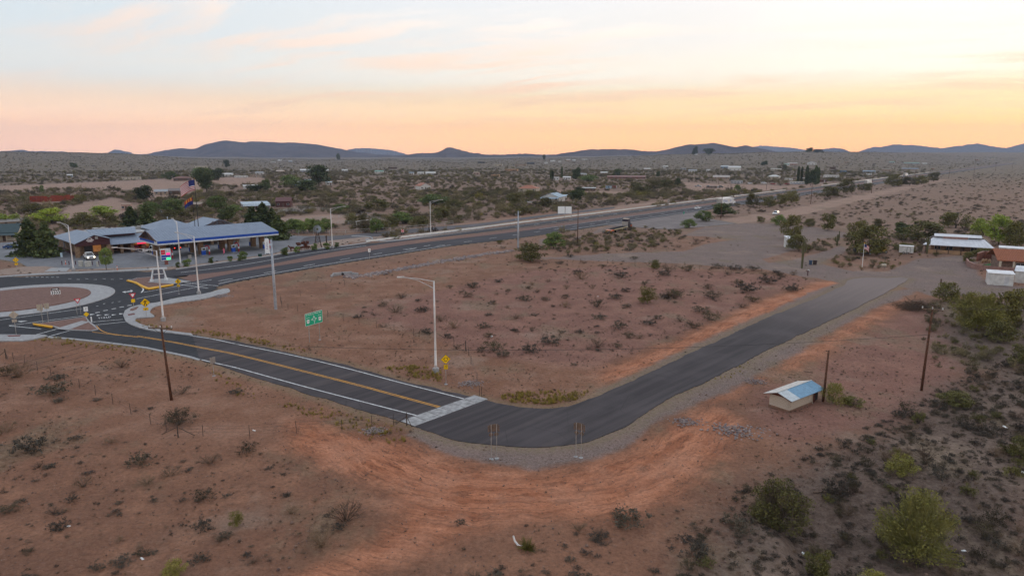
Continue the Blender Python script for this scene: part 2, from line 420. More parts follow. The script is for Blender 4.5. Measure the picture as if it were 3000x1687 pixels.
TRK = smooth_line(xy([(560, 1120), (760, 1200), (960, 1290), (1120, 1380), (1260, 1430), (1420, 1450), (1580, 1450), (1760, 1420), (1900, 1370), (2010, 1280), (2120, 1190), (2330, 1085), (2560, 930)]), 6)
def ground_mesh():
    az = np.radians(np.r_[-180:-54:3.0, -54:54:.24, 54:180.1:3.0])
    az = az[:-1]
    rr = [6.0]
    while rr[-1] < 22000: rr.append(rr[-1] * (1.0085 if rr[-1] < 500 else 1.016 if rr[-1] < 3500 else 1.06))
    rr = np.array(rr); na, nr = len(az), len(rr)
    A_, R_ = np.meshgrid(az, rr)
    x = (R_ * np.sin(A_)).ravel(); y = (R_ * np.cos(A_)).ravel(); r = np.hypot(x, y)
    pts = np.c_[x, y]; z = T(x, y)
    att = {}
    sel = (r < 900) & (np.abs(np.degrees(np.arctan2(x, y))) < 54)
    def field(polys):
        o = np.full(len(x), -20.0)
        for pl in polys:
            o[sel] = np.maximum(o[sel], sdf(pts[sel], xy(pl)))
        return np.clip(o, -20, 20)
    for k, pl in (('orange', [Z_OR[0], Z_OR[2], Z_OR[3]]), ('rust', [Z_OR[1]] + Z_OR[4:]), ('gravel', Z_GR), ('soil', Z_LOT), ('tan', Z_TAN), ('dark', Z_DRK)): att[k] = field(pl)
    # keep clear of the roads, sink below them
    hwsel = r < 4000
    rd = np.full(len(x), -50.0)
    for pl in (side_poly, ring_poly, front_poly, lot_poly, pull_poly): rd[sel] = np.maximum(rd[sel], sdf(pts[sel], pl))
    hs = hwsel & (np.abs(x * AN[0] + y * AN[1] + 157) < 60)
    for pl in (E0 + E3[::-1],): rd[hs] = np.maximum(rd[hs], sdf(pts[hs], pl))
    att['road'] = np.clip(rd, -20, 20)
    micro = .10 * wav(x, y, 3.1, 21) + .07 * wav(x, y, 1.3, 22) + .16 * wav(x, y, 11, 23)
    z = z + micro * sst(-.5, -6, rd) * sst(900, 500, r)
    z = z + .45 * sst(.3, 2.5, att['orange']) * sst(150, 110, r) * sst(20, 32, x) * sst(-.4, -4, rd)      # bladed berms beside the right-hand road
    z = z - .30 * sst(0.0, .9, rd)
    d, al = pdist(pts[sel], TRK); t0 = np.zeros(len(x)); t1 = np.zeros(len(x)); t0[sel] = np.clip(d, 0, 60); t1[sel] = al
    # side of the track (left/right) so that both sides do not mirror each other
    vs = np.c_[x, y, z]
    i = np.arange(nr - 1)[:, None] * na + np.arange(na)[None]
    j = np.arange(nr - 1)[:, None] * na + (np.arange(na)[None] + 1) % na
    f = np.stack([i, j, j + na, i + na], -1).reshape(-1, 4)
    me = bpy.data.meshes.new('ground')
    me.vertices.add(len(vs) + 1); me.vertices.foreach_set('co', np.r_[vs.ravel(), [0, 0, 0]])
    tri = np.c_[np.arange(na), np.full(na, len(vs)), (np.arange(na) + 1) % na]
    loops = np.r_[f[:, ::-1].ravel(), tri[:, ::-1].ravel()]
    me.loops.add(len(loops)); me.loops.foreach_set('vertex_index', loops.astype(np.int32))
    st = np.r_[np.arange(len(f)) * 4, len(f) * 4 + np.arange(na) * 3]
    me.polygons.add(len(st)); me.polygons.foreach_set('loop_start', st.astype(np.int32))
    me.polygons.foreach_set('use_smooth', np.ones(len(st), bool))
    for k, v in list(att.items()) + [('tdist', t0), ('talong', t1)]:
        a = me.attributes.new(k, 'FLOAT', 'POINT'); a.data.foreach_set('value', np.r_[v, [-20]].astype(np.float32))
    me.update(); me.validate()
    return me

def ground_material():
    m = bpy.data.materials.new('desert_soil'); m.use_nodes = True; t = m.node_tree; g = NG(t); b = t.nodes['Principled BSDF']
    geo = g.n('ShaderNodeNewGeometry'); pos = geo.outputs['Position']
    at = lambda k: g.n('ShaderNodeAttribute', attribute_name=k).outputs['Fac']
    nL = g.noise(pos, .035, 4, .6); nM = g.noise(pos, .22, 5, .6); nF = g.noise(pos, 1.7, 5, .65); nP = g.noise(pos, 5.0, 4, .75)
    ed = g.m('ADD', g.m('MULTIPLY', g.m('SUBTRACT', nM, .5), 7.0), g.m('MULTIPLY', g.m('SUBTRACT', nF, .5), 3.0))
    sp = g.n('ShaderNodeSeparateXYZ'); g.l(pos, sp.inputs[0])
    dist = g.m('SQRT', g.m('ADD', g.m('MULTIPLY', sp.outputs[0], sp.outputs[0]), g.m('MULTIPLY', sp.outputs[1], sp.outputs[1])))
    nX = g.noise(pos, .05, 5, .7)
    ed = g.m('ADD', ed, g.m('MULTIPLY', g.m('SUBTRACT', nX, .5), g.sstep(dist, 180, 700, 0, 55)))
    def mask(k, w0=-1.0, w1=1.0, amp=1.0):
        return g.sstep(g.m('ADD', at(k), g.m('MULTIPLY', ed, amp)), w0, w1)
    base = g.mix(g.sstep(nL, .35, .65), (0.207, 0.096, 0.059, 1), (0.269, 0.123, 0.073, 1))
    base = g.mix(g.sstep(nM, .45, .70), base, (0.311, 0.146, 0.087, 1))
    # grey-olive scatter of small dead growth and leaf litter
    base = g.mix(g.m('MULTIPLY', g.sstep(nF, .52, .72), .55), base, (0.143, 0.079, 0.052, 1))
    base = g.mix(g.sstep(dist, 110, 300, 0, .55), base, (.235, .168, .130, 1))
    c = g.mix(g.m('MULTIPLY', mask('soil', -2, 2, .6), .85), base, g.mix(g.sstep(nM, .35, .7), (0.228, 0.106, 0.079, 1), (0.297, 0.144, 0.104, 1)))
    c = g.mix(mask('tan', -1, 1, .7), c, (.34, .21, .155, 1))
    # red bladed earth with streaks that follow the grader and the tyres
    tv = g.xyz(g.m('ADD', g.m('MULTIPLY', at('tdist'), 1.0), g.m('MULTIPLY', g.m('SUBTRACT', nM, .5), 2.6)), g.m('MULTIPLY', at('talong'), .10), 0.0)
    st1 = g.noise(tv, .8, 6, .68); st2 = g.noise(tv, 3.4, 4, .65)
    orc = g.mix(g.sstep(st1, .36, .66), (0.338, 0.111, 0.052, 1), (0.553, 0.211, 0.109, 1))
    orc = g.mix(g.m('MULTIPLY', g.sstep(st2, .50, .60), .62), orc, (.135, .050, .028, 1))
    orc = g.mix(g.sstep(nM, .35, .75, 0, .6), orc, (0.547, 0.254, 0.155, 1))
    om = mask('orange', -1.5, 2.5, .8)
    c = g.mix(g.m('MULTIPLY', om, .92), c, orc)
    rv = g.vmul(pos, (1, 1, 1)); mpg = g.n('ShaderNodeMapping'); mpg.inputs['Rotation'].default_value = (0, 0, R(-52)); g.l(pos, mpg.inputs[0])
    st3 = g.noise(g.vmul(mpg.outputs[0], (.05, .9, 1)), 1.0, 5, .65)
    c = g.mix(g.m('MULTIPLY', mask('rust', -3, 3, .9), g.sstep(st3, .32, .68, .25, .85)), c, g.mix(g.sstep(nM, .35, .7), (.235, .105, .060, 1), (.330, .175, .118, 1)))
    grc = g.mix(g.sstep(nP, .35, .68), (0.137, 0.101, 0.086, 1), (0.293, 0.207, 0.176, 1))
    grc = g.mix(g.sstep(nM, .4, .7, 0, .5), grc, (0.267, 0.178, 0.152, 1))
    c = g.mix(g.m('MULTIPLY', mask('gravel', -.6, .7, .45), .93), c, grc)
    c = g.mix(g.m('MULTIPLY', mask('dark', -4, 4, 1.0), .80), c, g.mix(g.sstep(nF, .35, .65), (.082, .062, .050, 1), (.150, .112, .090, 1)))
    nO = g.noise(g.vmul(pos, (1, .6, 1)), .09, 5, .65)
    c = g.mix(g.m('MULTIPLY', g.sstep(nO, .52, .66), g.m('SUBTRACT', .55, g.m('MULTIPLY', om, .5))), c, g.mix(g.sstep(nF, .38, .62), (.135, .098, .060, 1), (.270, .190, .118, 1)))
    nD = g.noise(pos, .075, 5, .6)
    c = g.mix(g.m('MULTIPLY', g.sstep(nD, .55, .70), .45), c, (.360, .245, .180, 1))
    # stones and clods
    c = g.mix(g.m('MULTIPLY', g.sstep(nP, .58, .74), .6), c, (.36, .27, .22, 1))
    c = g.mix(g.m('MULTIPLY', g.sstep(nP, .42, .28), .6), c, (.055, .040, .036, 1))
    # dusty verge beside the asphalt
    vg = g.m('MULTIPLY', g.sstep(g.m('ADD', at('road'), g.m('MULTIPLY', ed, .12)), -2.2, -.3), .6)
    c = g.mix(vg, c, g.mix(g.sstep(nF, .4, .6), (.25, .165, .115, 1), (.21, .155, .080, 1)))
    # beyond a few hundred metres the scrub can no longer be picked apart: its colour takes over
    vor = g.n('ShaderNodeTexVoronoi'); g.l(pos, vor.inputs['Vector']); vor.inputs['Scale'].default_value = .16
    far = g.sstep(dist, 420, 1300)
    sc = g.mix(g.sstep(vor.outputs['Distance'], .25, .62), (.085, .076, .045, 1), (.215, .155, .112, 1))
    sc = g.mix(g.sstep(nL, .4, .65, 0, .6), sc, (.120, .100, .064, 1))
    c = g.mix(g.m('MULTIPLY', far, g.m('SUBTRACT', .85, g.m('MULTIPLY', mask('tan', -1, 1, .7), .85))), c, sc)
    c = g.mix(1.0, c, (.965, 1.01, 1.04, 1), 'MULTIPLY')
    nG = g.noise(pos, 2.6, 8, .82)
    c = g.mix(1.0, c, g.ramp(nG, [(.30, (.62, .60, .58)), (.5, (1.0, 1.0, 1.0)), (.72, (1.34, 1.34, 1.32))], 'LINEAR'), 'MULTIPLY')
    g.l(c, b.inputs['Base Color'])
    b.inputs['Roughness'].default_value = .95; b.inputs['Specular IOR Level'].default_value = .15
    hgt = g.m('ADD', g.m('MULTIPLY', nF, .5), g.m('ADD', g.m('MULTIPLY', nP, .14), g.m('MULTIPLY', g.m('MULTIPLY', st1, om), .5)))
    bp = g.n('ShaderNodeBump'); bp.inputs['Strength'].default_value = 1.0; bp.inputs['Distance'].default_value = .45
    g.l(hgt, bp.inputs['Height']); g.l(bp.outputs[0], b.inputs['Normal'])
    return m
ground = struct(obj('ground', ground_mesh(), ground_material()))

# ------------------------------------------------------------------ roads
def asphalt(name, c0, c1, along=None, dust=None):
    m = bpy.data.materials.new(name); m.use_nodes = True; t = m.node_tree; g = NG(t); b = t.nodes['Principled BSDF']
    geo = g.n('ShaderNodeNewGeometry'); pos = geo.outputs['Position']
    v = pos
    if along is not None:
        mp = g.n('ShaderNodeMapping'); mp.inputs['Rotation'].default_value = (0, 0, along); g.l(pos, mp.inputs[0]); v = g.vmul(mp.outputs[0], (.05, 1, 1))
    n1 = g.noise(v, .8, 5, .6); n2 = g.noise(pos, 9.0, 3, .7); n3 = g.noise(pos, .12, 3)
    c = g.mix(g.sstep(n1, .35, .68), (*c0, 1), (*c1, 1))
    c = g.mix(g.sstep(n3, .45, .7, 0, .4), c, (*[q * 1.5 for q in c1], 1))
    c = g.mix(g.m('MULTIPLY', g.sstep(n2, .6, .75), .3), c, (.16, .14, .14, 1))
    vo = g.n('ShaderNodeTexVoronoi', feature='DISTANCE_TO_EDGE'); vo.inputs['Scale'].default_value = .16; g.l(g.vmul(pos, (1, 1, 1)), vo.inputs['Vector'])
    cr = g.m('MULTIPLY', g.sstep(vo.outputs['Distance'], .010, .002), g.sstep(n3, .5, .62))
    c = g.mix(g.m('MULTIPLY', cr, .5), c, (.018, .016, .018, 1))
    if dust:
        sp = g.n('ShaderNodeSeparateXYZ'); g.l(pos, sp.inputs[0])
        dd = g.m('SQRT', g.m('ADD', g.m('POWER', g.m('SUBTRACT', sp.outputs[0], dust[0]), 2.0), g.m('POWER', g.m('SUBTRACT', sp.outputs[1], dust[1]), 2.0)))
        c = g.mix(g.sstep(g.m('ADD', dd, g.m('MULTIPLY', g.m('SUBTRACT', n1, .5), 40.0)), 66, 2, 0, .98), c, (.205, .155, .140, 1))
        nd = g.noise(v, .35, 4, .6)
        c = g.mix(g.sstep(nd, .50, .72, 0, .35), c, (.135, .105, .095, 1))
    g.l(c, b.inputs['Base Color']); b.inputs['Roughness'].default_value = .82; b.inputs['Specular IOR Level'].default_value = .25
    bp = g.n('ShaderNodeBump'); bp.inputs['Strength'].default_value = .35; bp.inputs['Distance'].default_value = .02; g.l(n2, bp.inputs['Height']); g.l(bp.outputs[0], b.inputs['Normal'])
    return m
M_new = asphalt('asphalt_side_road', (.038, .031, .034), (.066, .054, .056), R(-47), dust=tuple(P(2575, 822)[:2]))
M_ring = asphalt('asphalt_roundabout', (.020, .020, .024), (.034, .033, .038))
M_hwy = asphalt('asphalt_highway', (.028, .026, .033), (.048, .044, .051), R(-50.7))
M_fr = asphalt('asphalt_frontage', (.075, .068, .075), (.115, .103, .108), R(-50.7))
M_turn = asphalt('turnout_gravel', (.14, .115, .11), (.20, .165, .155), R(-50.7))
M_lotc = asphalt('forecourt_paving', (.150, .148, .158), (.205, .200, .208))
M_conc = mat('concrete', (.36, .345, .34), .85, var=.18, vs=1.5, bump=.1)
M_conc2 = mat('kerb_concrete', (.35, .337, .335), .85, var=.10, vs=2)
M_white = mat('white_road_paint', (.85, .85, .84), .7, col2=(.48, .46, .45), vs=1.6)
M_yel = mat('yellow_road_paint', (.74, .34, .04), .7, col2=(.46, .22, .045), vs=1.6)
M_ykerb = mat('yellow_kerb_paint', (.72, .36, .01), .6, var=.08)
M_redgr = mat('red_gravel', (.215, .118, .092), .95, col2=(.145, .074, .058), vs=2.2, bump=.4, bs=8)
M_tangr = mat('tan_gravel', (.34, .245, .19), .95, col2=(.24, .165, .13), vs=1.2, bump=.4, bs=8)
M_pad = mat('red_paving_panel', (.17, .055, .05), .85)

def sheet(name, poly, z, m, thick=.12, parent=None):
    o = MB().prism(list(poly), z - thick, z).build(name, m, parent)
    if parent is None: struct(o)
    return o
road = sheet('side_road', side_poly, .04, M_new, .3)
ring = sheet('roundabout_road', ring_poly, .036, M_ring, .3)
hlo = sheet('highway', lowc_poly, .044, M_hwy, .3)
hup = sheet('highway', upc_poly, .044, M_hwy, .3)
sheet('median', [tuple(p) for p in E1[2:]] + [tuple(p) for p in E2[6:]][::-1], .030, M_redgr, .3)
sheet('frontage_road', front_poly, .032, M_fr, .3)
sheet('forecourt', lot_poly, .028, M_lotc, .3)
sheet('turnout', pull_poly, .024, M_turn, .3)
sheet('landscape_strip', xy([(470, 784), (560, 777), (620, 769), (690, 758), (790, 746), (880, 723), (960, 706), (1080, 693), (1085, 705), (1000, 718), (900, 733), (764, 753), (626, 772), (515, 787), (440, 796)]), .048, M_tangr, .3)
sheet('landscape_strip', xy([(1085, 695), (1160, 690), (1260, 683), (1380, 668), (1400, 668), (1300, 682), (1166, 703), (1100, 700)]), .048, M_tangr, .3)
sheet('landscape_strip', xy([(-40, 796), (60, 782), (130, 780), (215, 790), (470, 781), (470, 785), (300, 791), (0, 806)]), .046, M_tangr, .3)
sheet('gutter_strip', xy([(140, 986), (200, 990), (300, 1000), (430, 1017), (560, 1044), (588, 1053), (580, 1056), (555, 1048), (430, 1021), (300, 1004), (200, 994), (140, 990)]), .060, M_conc2, .3)

# markings: thin sheets just above the asphalt, each a part of its road
def stripe(name, line, w, m, parent, z=.052):
    a, b = offset_line(line, w / 2), offset_line(line, -w / 2); mb = MB(); n = len(a)
    mb.add([(p[0], p[1], z) for p in a] + [(p[0], p[1], z) for p in b], [(i, i + 1, n + i + 1, n + i) for i in range(n - 1)])
    return mb.build(name, m, parent)
def dashes(name, line, w, L, gap, m, parent, z=.054, most=200):
    q = resample(line, L + gap); me = None; k = 0
    for a, b in zip(q[:-1], q[1:]):
        d = (b - a) / np.linalg.norm(b - a)
        if me is None: me = MB().quad((0, -w / 2, 0), (L, -w / 2, 0), (L, w / 2, 0), (0, w / 2, 0)).mesh(name); me.materials.append(m)
        o = bpy.data.objects.new(name, me); COL.objects.link(o); o.parent = parent
        o.location = (a[0], a[1], z); o.rotation_euler = (0, 0, math.atan2(d[1], d[0])); k += 1
        if k >= most: break
wl_hi = smooth_line(xy([(541, 981.5), (620, 993), (700, 1010), (855, 1041), (1010, 1078), (1166, 1119.5), (1270, 1146), (1362, 1169.5)]), 5)
wl_lo = smooth_line(xy([(590, 1054), (640, 1066), (700, 1080), (900, 1135), (1100, 1187), (1222, 1218)]), 5)
yl = smooth_line(xy([(400, 985), (486, 999), (600, 1021), (700, 1041), (1010, 1118.6), (1150, 1156), (1287, 1193)]), 5)
stripe('edge_line', wl_hi, .17, M_white, road); stripe('edge_line', wl_lo, .17, M_white, road)
for s_ in (-.15, .15): stripe('center_line', offset_line(yl, s_), .15, M_yel, road)
stripe('center_line', smooth_line(xy([(283, 955), (296, 968), (320, 977), (360, 982.5), (405, 986.5)]), 4), .16, M_yel, ring)
stripe('center_line', smooth_line(xy([(270, 973), (320, 979), (360, 984), (405, 988.5)]), 4), .16, M_yel, ring)
# transverse concrete strip
cs_ = sheet('concrete_strip', xy([(1174, 1234), (1390, 1158.5), (1429, 1170), (1215, 1249)]), .07, M_conc, .4)
ca_, cb_, cc_, cd_ = [Vector((*q, .073)) for q in xy([(1174, 1234), (1390, 1158.5), (1429, 1170), (1215, 1249)])]
for k_ in range(1, 6):
    u_, v_ = ca_.lerp(cb_, k_ / 6), cd_.lerp(cc_, k_ / 6); w_ = (cb_ - ca_).normalized() * .03
    MB().quad(u_ - w_, u_ + w_, v_ + w_, v_ - w_).build('joint', mat('joint_dirt', (.10, .075, .065), .95), cs_)
# highway lines
stripe('edge_line', [hw(a_, -145.4) for a_ in (205, 700, 3300)], .26, M_white, hlo, .060)
stripe('edge_line', smooth_line(xy([(640, 832), (700, 819), (850, 792.5), (1010, 766), (1150, 744.5), (1321, 718)]), 4), .26, M_white, hlo, .060)
stripe('edge_line', [hw(a_, -154.6) for a_ in (205, 700, 3300)], .26, M_white, hlo, .060)
stripe('edge_line', [hw(a_, -163.0) for a_ in (150, 700, 3300)], .26, M_yel, hup, .060)
stripe('edge_line', [hw(a_, -169.8) for a_ in (150, 700, 3300)], .26, M_white, hup, .060)
stripe('edge_line', smooth_line(xy([(530, 799), (700, 778), (850, 752), (960, 735), (1073, 720)]), 4), .26, M_white, hup, .060)
dashes('lane_dash', smooth_line(xy([(640, 824), (760, 803), (860, 785), (960, 768), (1060, 751), (1160, 735), (1280, 716)]) + [hw(200, -149.8), hw(900, -149.8)], 5), .24, 3.6, 8.6, M_white, hlo, .062, 80)
dashes('lane_dash', [hw(205, -166.4), hw(900, -166.4)], .24, 3.6, 8.6, M_white, hup, .062, 60)

# ------------------------------------------------------------------ roundabout island, splitter islands, pavements
sheet('truck_apron', circle(CEN, 16.3), .14, M_conc2, .3)
sheet('central_island', circle(CEN, 12.0), .28, M_redgr, .4)
def island(name, poly, mk, inset_m, z=.17):
    o = struct(MB().prism(poly, -.1, z).build(name, mk)); c = np.mean(np.array(poly), 0)
    p2 = [tuple(c + (np.array(q) - c) * (1 - .38 / max(.8, np.linalg.norm(np.array(q) - c)))) for q in poly]
    MB().prism(p2, z, z + .02).build('infill', inset_m, o); return o
spl = island('splitter_island', xy([(96, 952), (150, 957), (165, 962), (210, 969), (270, 971), (289, 967), (278, 955), (262, 943), (252, 930)]), M_conc2, M_redgr)
MB().prism(xy([(96, 951), (100, 954.5), (152, 963), (156, 959.5)]), .10, .30).build('yellow_kerb', M_ykerb, spl)
MB().prism(xy([(165, 966), (240, 943), (262, 946), (200, 970)]), .16, .215).build('crossing_cut', M_conc2, spl)
spr = island('splitter_island', xy([(378, 824), (400, 816), (450, 812), (480, 816), (470, 830), (508, 836), (470, 844), (436, 848), (420, 841)]), M_conc2, M_redgr)
MB().prism(xy([(371, 825), (376, 823), (400, 829), (420, 840), (436, 846), (508, 835), (509, 838), (436, 850.5), (416, 844), (396, 832)]), .10, .30).build('yellow_kerb', M_ykerb, spr)
MB().prism(xy([(433, 829), (470, 812), (500, 817), (560, 827), (508, 834)]), .16, .215).build('concrete_pad', M_conc2, spr)
def pave(name, poly, z=.17): return sheet(name, poly, z, M_conc2, .35)
pv = pave('pavement', smooth_line(xy([(361, 925), (371, 945), (400, 959), (442, 970), (497, 977), (566, 985)]), 4) + smooth_line(xy([(560, 979), (497, 971), (452, 963), (405, 948), (400, 934), (452, 930), (440, 918), (445, 905), (470, 896), (530, 886), (590, 878), (640, 866), (672, 858), (668, 847), (640, 851), (600, 862), (520, 874), (470, 886), (420, 893), (385, 901), (366, 912)]), 3))
MB().prism(xy([(374, 923), (394, 920), (396, 924), (376, 927)]), .17, .185).build('tactile_panel', M_pad, pv)
MB().prism(xy([(380, 912), (384, 907), (408, 899), (400, 909), (388, 913)]), .17, .185).build('gravel_panel', M_redgr, pv)
pv2 = pave('pavement', xy([(-330, 1015), (-330, 985), (0, 982), (130, 983), (140, 986), (100, 996), (66, 1001), (0, 1001)]))
MB().prism(xy([(20, 985), (62, 984), (58, 988), (26, 989)]), .17, .185).build('tactile_panel', M_pad, pv2)
pave('pavement', xy([(-60, 815), (30, 808), (120, 802), (300, 794), (490, 786), (490, 790), (300, 799), (120, 806), (0, 813)]))
pave('pavement', xy([(130, 797), (150, 786), (205, 786), (195, 796)]), .12)
pave('kerb', smooth_line(xy([(515, 789), (626, 772.5), (764, 753.5), (917, 730.5), (1040, 716), (1085, 706), (1082, 696), (1030, 693)]), 5) + smooth_line(xy([(1030, 691.5), (1086, 694.5), (1088, 707), (1040, 718), (917, 732.5), (764, 755.3), (626, 774.5), (515, 791)]), 5), .15)
pave('kerb', smooth_line(xy([(1070, 707), (1075, 700), (1105, 704), (1166, 703), (1300, 682.5), (1420, 668)]), 5) + smooth_line(xy([(1420, 669.5), (1300, 684.5), (1166, 705.5), (1100, 707), (1074, 703)]), 5), .15)
# paint on the roundabout
stripe('splitter_line', smooth_line(xy([(385, 827), (408, 837), (420, 848), (414, 858)]), 4), .25, M_white, ring)
for a_, b_ in (((268, 944), (360, 936)), ((275, 953), (370, 943)), ((95, 984), (165, 965)), ((140, 987), (208, 968)), ((27, 954), (250, 925)), ((420, 857), (620, 820)), ((400, 876), (610, 835)), ((0, 938), (240, 905)), ((27, 955), (120, 964)), ((515, 832), (610, 845)), ((540, 829), (640, 838))):
    stripe('painted_line', xy([a_, b_]), .18, M_white, ring)
for (x_, y_) in ((286, 916), (310, 910), (334, 905), (357, 900), (380, 895)):
    stripe('yield_dash', xy([(x_ - 7, y_ + 1), (x_ + 6, y_ - 1)]), .4, M_white, ring)
for (x_, y_) in ((305, 890), (330, 887), (350, 884), (285, 897)):
    stripe('yield_dash', xy([(x_ - 3, y_ + .5), (x_ + 3, y_ - .5)]), .25, M_white, ring)
for i in range(7):
    x_ = 75 + i * 15
    stripe('lane_dash', xy([(x_, 812.5), (x_ + 8, 812.8)]), .25, M_white, ring)
for i in range(8):
    x_ = 200 + i * 25
    stripe('lane_dash', xy([(x_, 817 + (i % 2) * 2), (x_ + 9, 817.3 + (i % 2) * 2)]), .2, M_white, ring)
for (x_, y_) in ((268, 922), (288, 924), (311, 923), (332, 923), (354, 920)):
    a_ = P(x_, y_)
    MB().face([(a_.x - .45, a_.y + .3, .056), (a_.x + .45, a_.y + .3, .056), (a_.x + .05, a_.y - .5, .056)]).build('yield_tooth', M_white, ring)
MB().face([(*q, .056) for q in xy([(358, 856), (368, 853), (366, 855), (385, 852.5), (381, 849), (390, 852), (383, 857), (383, 854.5), (367, 857), (370, 859)])]).build('lane_arrow', M_white, ring)
MB().face([(*q, .056) for q in xy([(50, 942), (82, 940), (62, 944)])]).build('lane_arrow', M_white, ring)

FONT_CACHE = {}
def text_mesh(s, size):
    k = (s, size)
    if k not in FONT_CACHE:
        cu = bpy.data.curves.new('lettering', 'FONT'); cu.body = s; cu.size = size; cu.align_x = 'CENTER'; cu.align_y = 'CENTER'; cu.resolution_u = 2
        o = bpy.data.objects.new('lettering', cu); COL.objects.link(o)
        dg = bpy.context.evaluated_depsgraph_get(); me = bpy.data.meshes.new_from_object(o.evaluated_get(dg))
        bpy.data.objects.remove(o); bpy.data.curves.remove(cu); FONT_CACHE[k] = me
    return FONT_CACHE[k].copy()
for w_, z_ in (('E Vulture Mine Rd', .34), ('South', .27), ('North', .27), ('93', .36), ('20', .36), ('MPH', .18), ('15', .36), ('?', .62), ('?', .8), ('Walmart', 1.75), ('.com', 1.5), ('Bradshaw', .55)): text_mesh(w_, z_)
a_, b_ = P(287, 933), P(325, 929)
for k_, ch in enumerate('YIELD'):
    q_ = a_.lerp(b_, (k_ + .5) / 5)
    ty = obj('letter', text_mesh(ch, 1.0), M_white, ring); ty.location = (q_.x, q_.y, .058)
    ty.rotation_euler = (0, 0, math.atan2(b_.y - a_.y, b_.x - a_.x)); ty.scale = ((b_ - a_).length / 3.0, 1.9, 1)

# ------------------------------------------------------------------ mountains
def ridge(name, pts, D, w, mtl, seed, base=-60, spur=.35):
    """a range at distance D whose crest follows the skyline points; depth w to either side"""
    pts = sorted(pts); px = np.linspace(pts[0][0], pts[-1][0], 190)
    py = np.interp(px, [p[0] for p in pts], [p[1] for p in pts])
    k = np.hanning(7); k /= k.sum(); py = np.convolve(np.pad(py, 3, 'edge'), k, 'valid')
    r_ = np.random.default_rng(seed)
    py += .9 * np.interp(np.arange(190), np.arange(0, 190, 2.0), r_.normal(0, 1, 95)) * .7
    dirs = np.array([ray(a, b) for a, b in zip(px, py)]); t = D / dirs[:, 1]
    cx, cz = dirs[:, 0] * t, CAM_H + dirs[:, 2] * t
    nd = 44; vs = []; u = np.linspace(-1, 1, nd)
    sx = np.linspace(0, 1, 190)
    for j, q in enumerate(u):
        ph = 6.28 * (sx * 190 / 11.0)
        rid = wav(cx + 0 * q, np.full(190, q * w), w * .55, seed + 1) * spur + wav(cx, np.full(190, q * w), w * .16, seed + 2) * spur * .4
        prof = (1 - abs(q)) ** 1.15
        shape = prof * (1 + rid * (1 - prof) * 1.4)
        zz = base + (cz - base) * np.clip(shape, 0, 1.0 if abs(q) > .05 else 1)
        vs.append(np.c_[cx * (1 + q * w / D), np.full(190, D + q * w), zz])
    vs = np.concatenate(vs); f = []
    for j in range(nd - 1):
        for i in range(189): f.append((j * 190 + i, j * 190 + i + 1, (j + 1) * 190 + i + 1, (j + 1) * 190 + i))
    me = bpy.data.meshes.new(name); me.from_pydata(vs.tolist(), [], f); me.update()
    me.polygons.foreach_set('use_smooth', [True] * len(f))
    return struct(obj(name, me, mtl))
def hill_mat(name, c0, c1, sc):
    m = bpy.data.materials.new(name); m.use_nodes = True; t = m.node_tree; g = NG(t); b = t.nodes['Principled BSDF']
    pos = g.n('ShaderNodeNewGeometry').outputs['Position']
    n1 = g.noise(pos, sc, 6, .68); n2 = g.noise(pos, sc * 9, 4, .7); vo = g.n('ShaderNodeTexVoronoi'); g.l(pos, vo.inputs['Vector']); vo.inputs['Scale'].default_value = .06
    c = g.mix(g.sstep(n1, .35, .68), (*c0, 1), (*c1, 1)); c = g.mix(g.sstep(n2, .5, .75, 0, .5), c, (.15, .105, .085, 1))
    c = g.mix(g.sstep(vo.outputs['Distance'], .5, .2, 0, .55), c, (.035, .036, .024, 1))
    g.l(c, b.inputs['Base Color']); b.inputs['Roughness'].default_value = 1; b.inputs['Specular IOR Level'].default_value = 0
    bp = g.n('ShaderNodeBump'); bp.inputs['Strength'].default_value = .8; bp.inputs['Distance'].default_value = 9; g.l(n1, bp.inputs['Height']); g.l(bp.outputs[0], b.inputs['Normal'])
    return m
M_hill = hill_mat('scrub_hill', (.070, .056, .052), (.130, .096, .086), .006)
M_far = hill_mat('far_mountain', (.085, .070, .066), (.12, .095, .085), .002)
ridge('mountain', [(330, 470), (440, 448), (470, 442), (530, 433), (570, 437), (605, 420), (640, 413), (665, 410), (710, 416), (760, 413), (810, 416), (860, 416), (930, 423), (1000, 436), (1050, 445), (1100, 451), (1200, 458), (1300, 470)], 6200, 1500, M_hill, 31)
ridge('mountain', [(1040, 470), (1100, 457), (1180, 454), (1240, 447), (1275, 448), (1298, 438), (1312, 430), (1330, 433), (1350, 438), (1390, 449), (1400, 448), (1425, 454), (1480, 452), (1540, 449), (1600, 455), (1700, 466)], 5200, 900, M_hill, 37)
ridge('mountain', [(1480, 468), (1600, 455), (1680, 444), (1720, 437), (1770, 436), (1830, 436), (1870, 440), (1920, 444), (1960, 436), (2010, 424), (2055, 421), (2090, 417), (2120, 422), (2155, 431), (2185, 424), (2210, 430), (2260, 441), (2320, 452), (2400, 466)], 4700, 800, M_hill, 41)
ridge('mountain', [(960, 452), (1010, 441), (1040, 434), (1080, 433), (1110, 436), (1150, 440), (1195, 453), (1230, 462)], 10500, 1000, M_far, 43)
ridge('mountain', [(2150, 455), (2200, 430), (2235, 426), (2290, 430), (2330, 434), (2370, 440), (2420, 455)], 10500, 1000, M_far, 47)
ridge('mountain', [(2360, 456), (2385, 441), (2440, 432), (2470, 435), (2485, 441), (2510, 456)], 8600, 900, M_far, 53)
ridge('mountain', [(2490, 458), (2520, 443), (2560, 428), (2580, 430), (2620, 422), (2690, 425), (2760, 434), (2790, 429), (2860, 420), (2920, 430), (2950, 433), (3000, 419), (3060, 412), (3120, 420), (3200, 440)], 8600, 1100, M_far, 59)
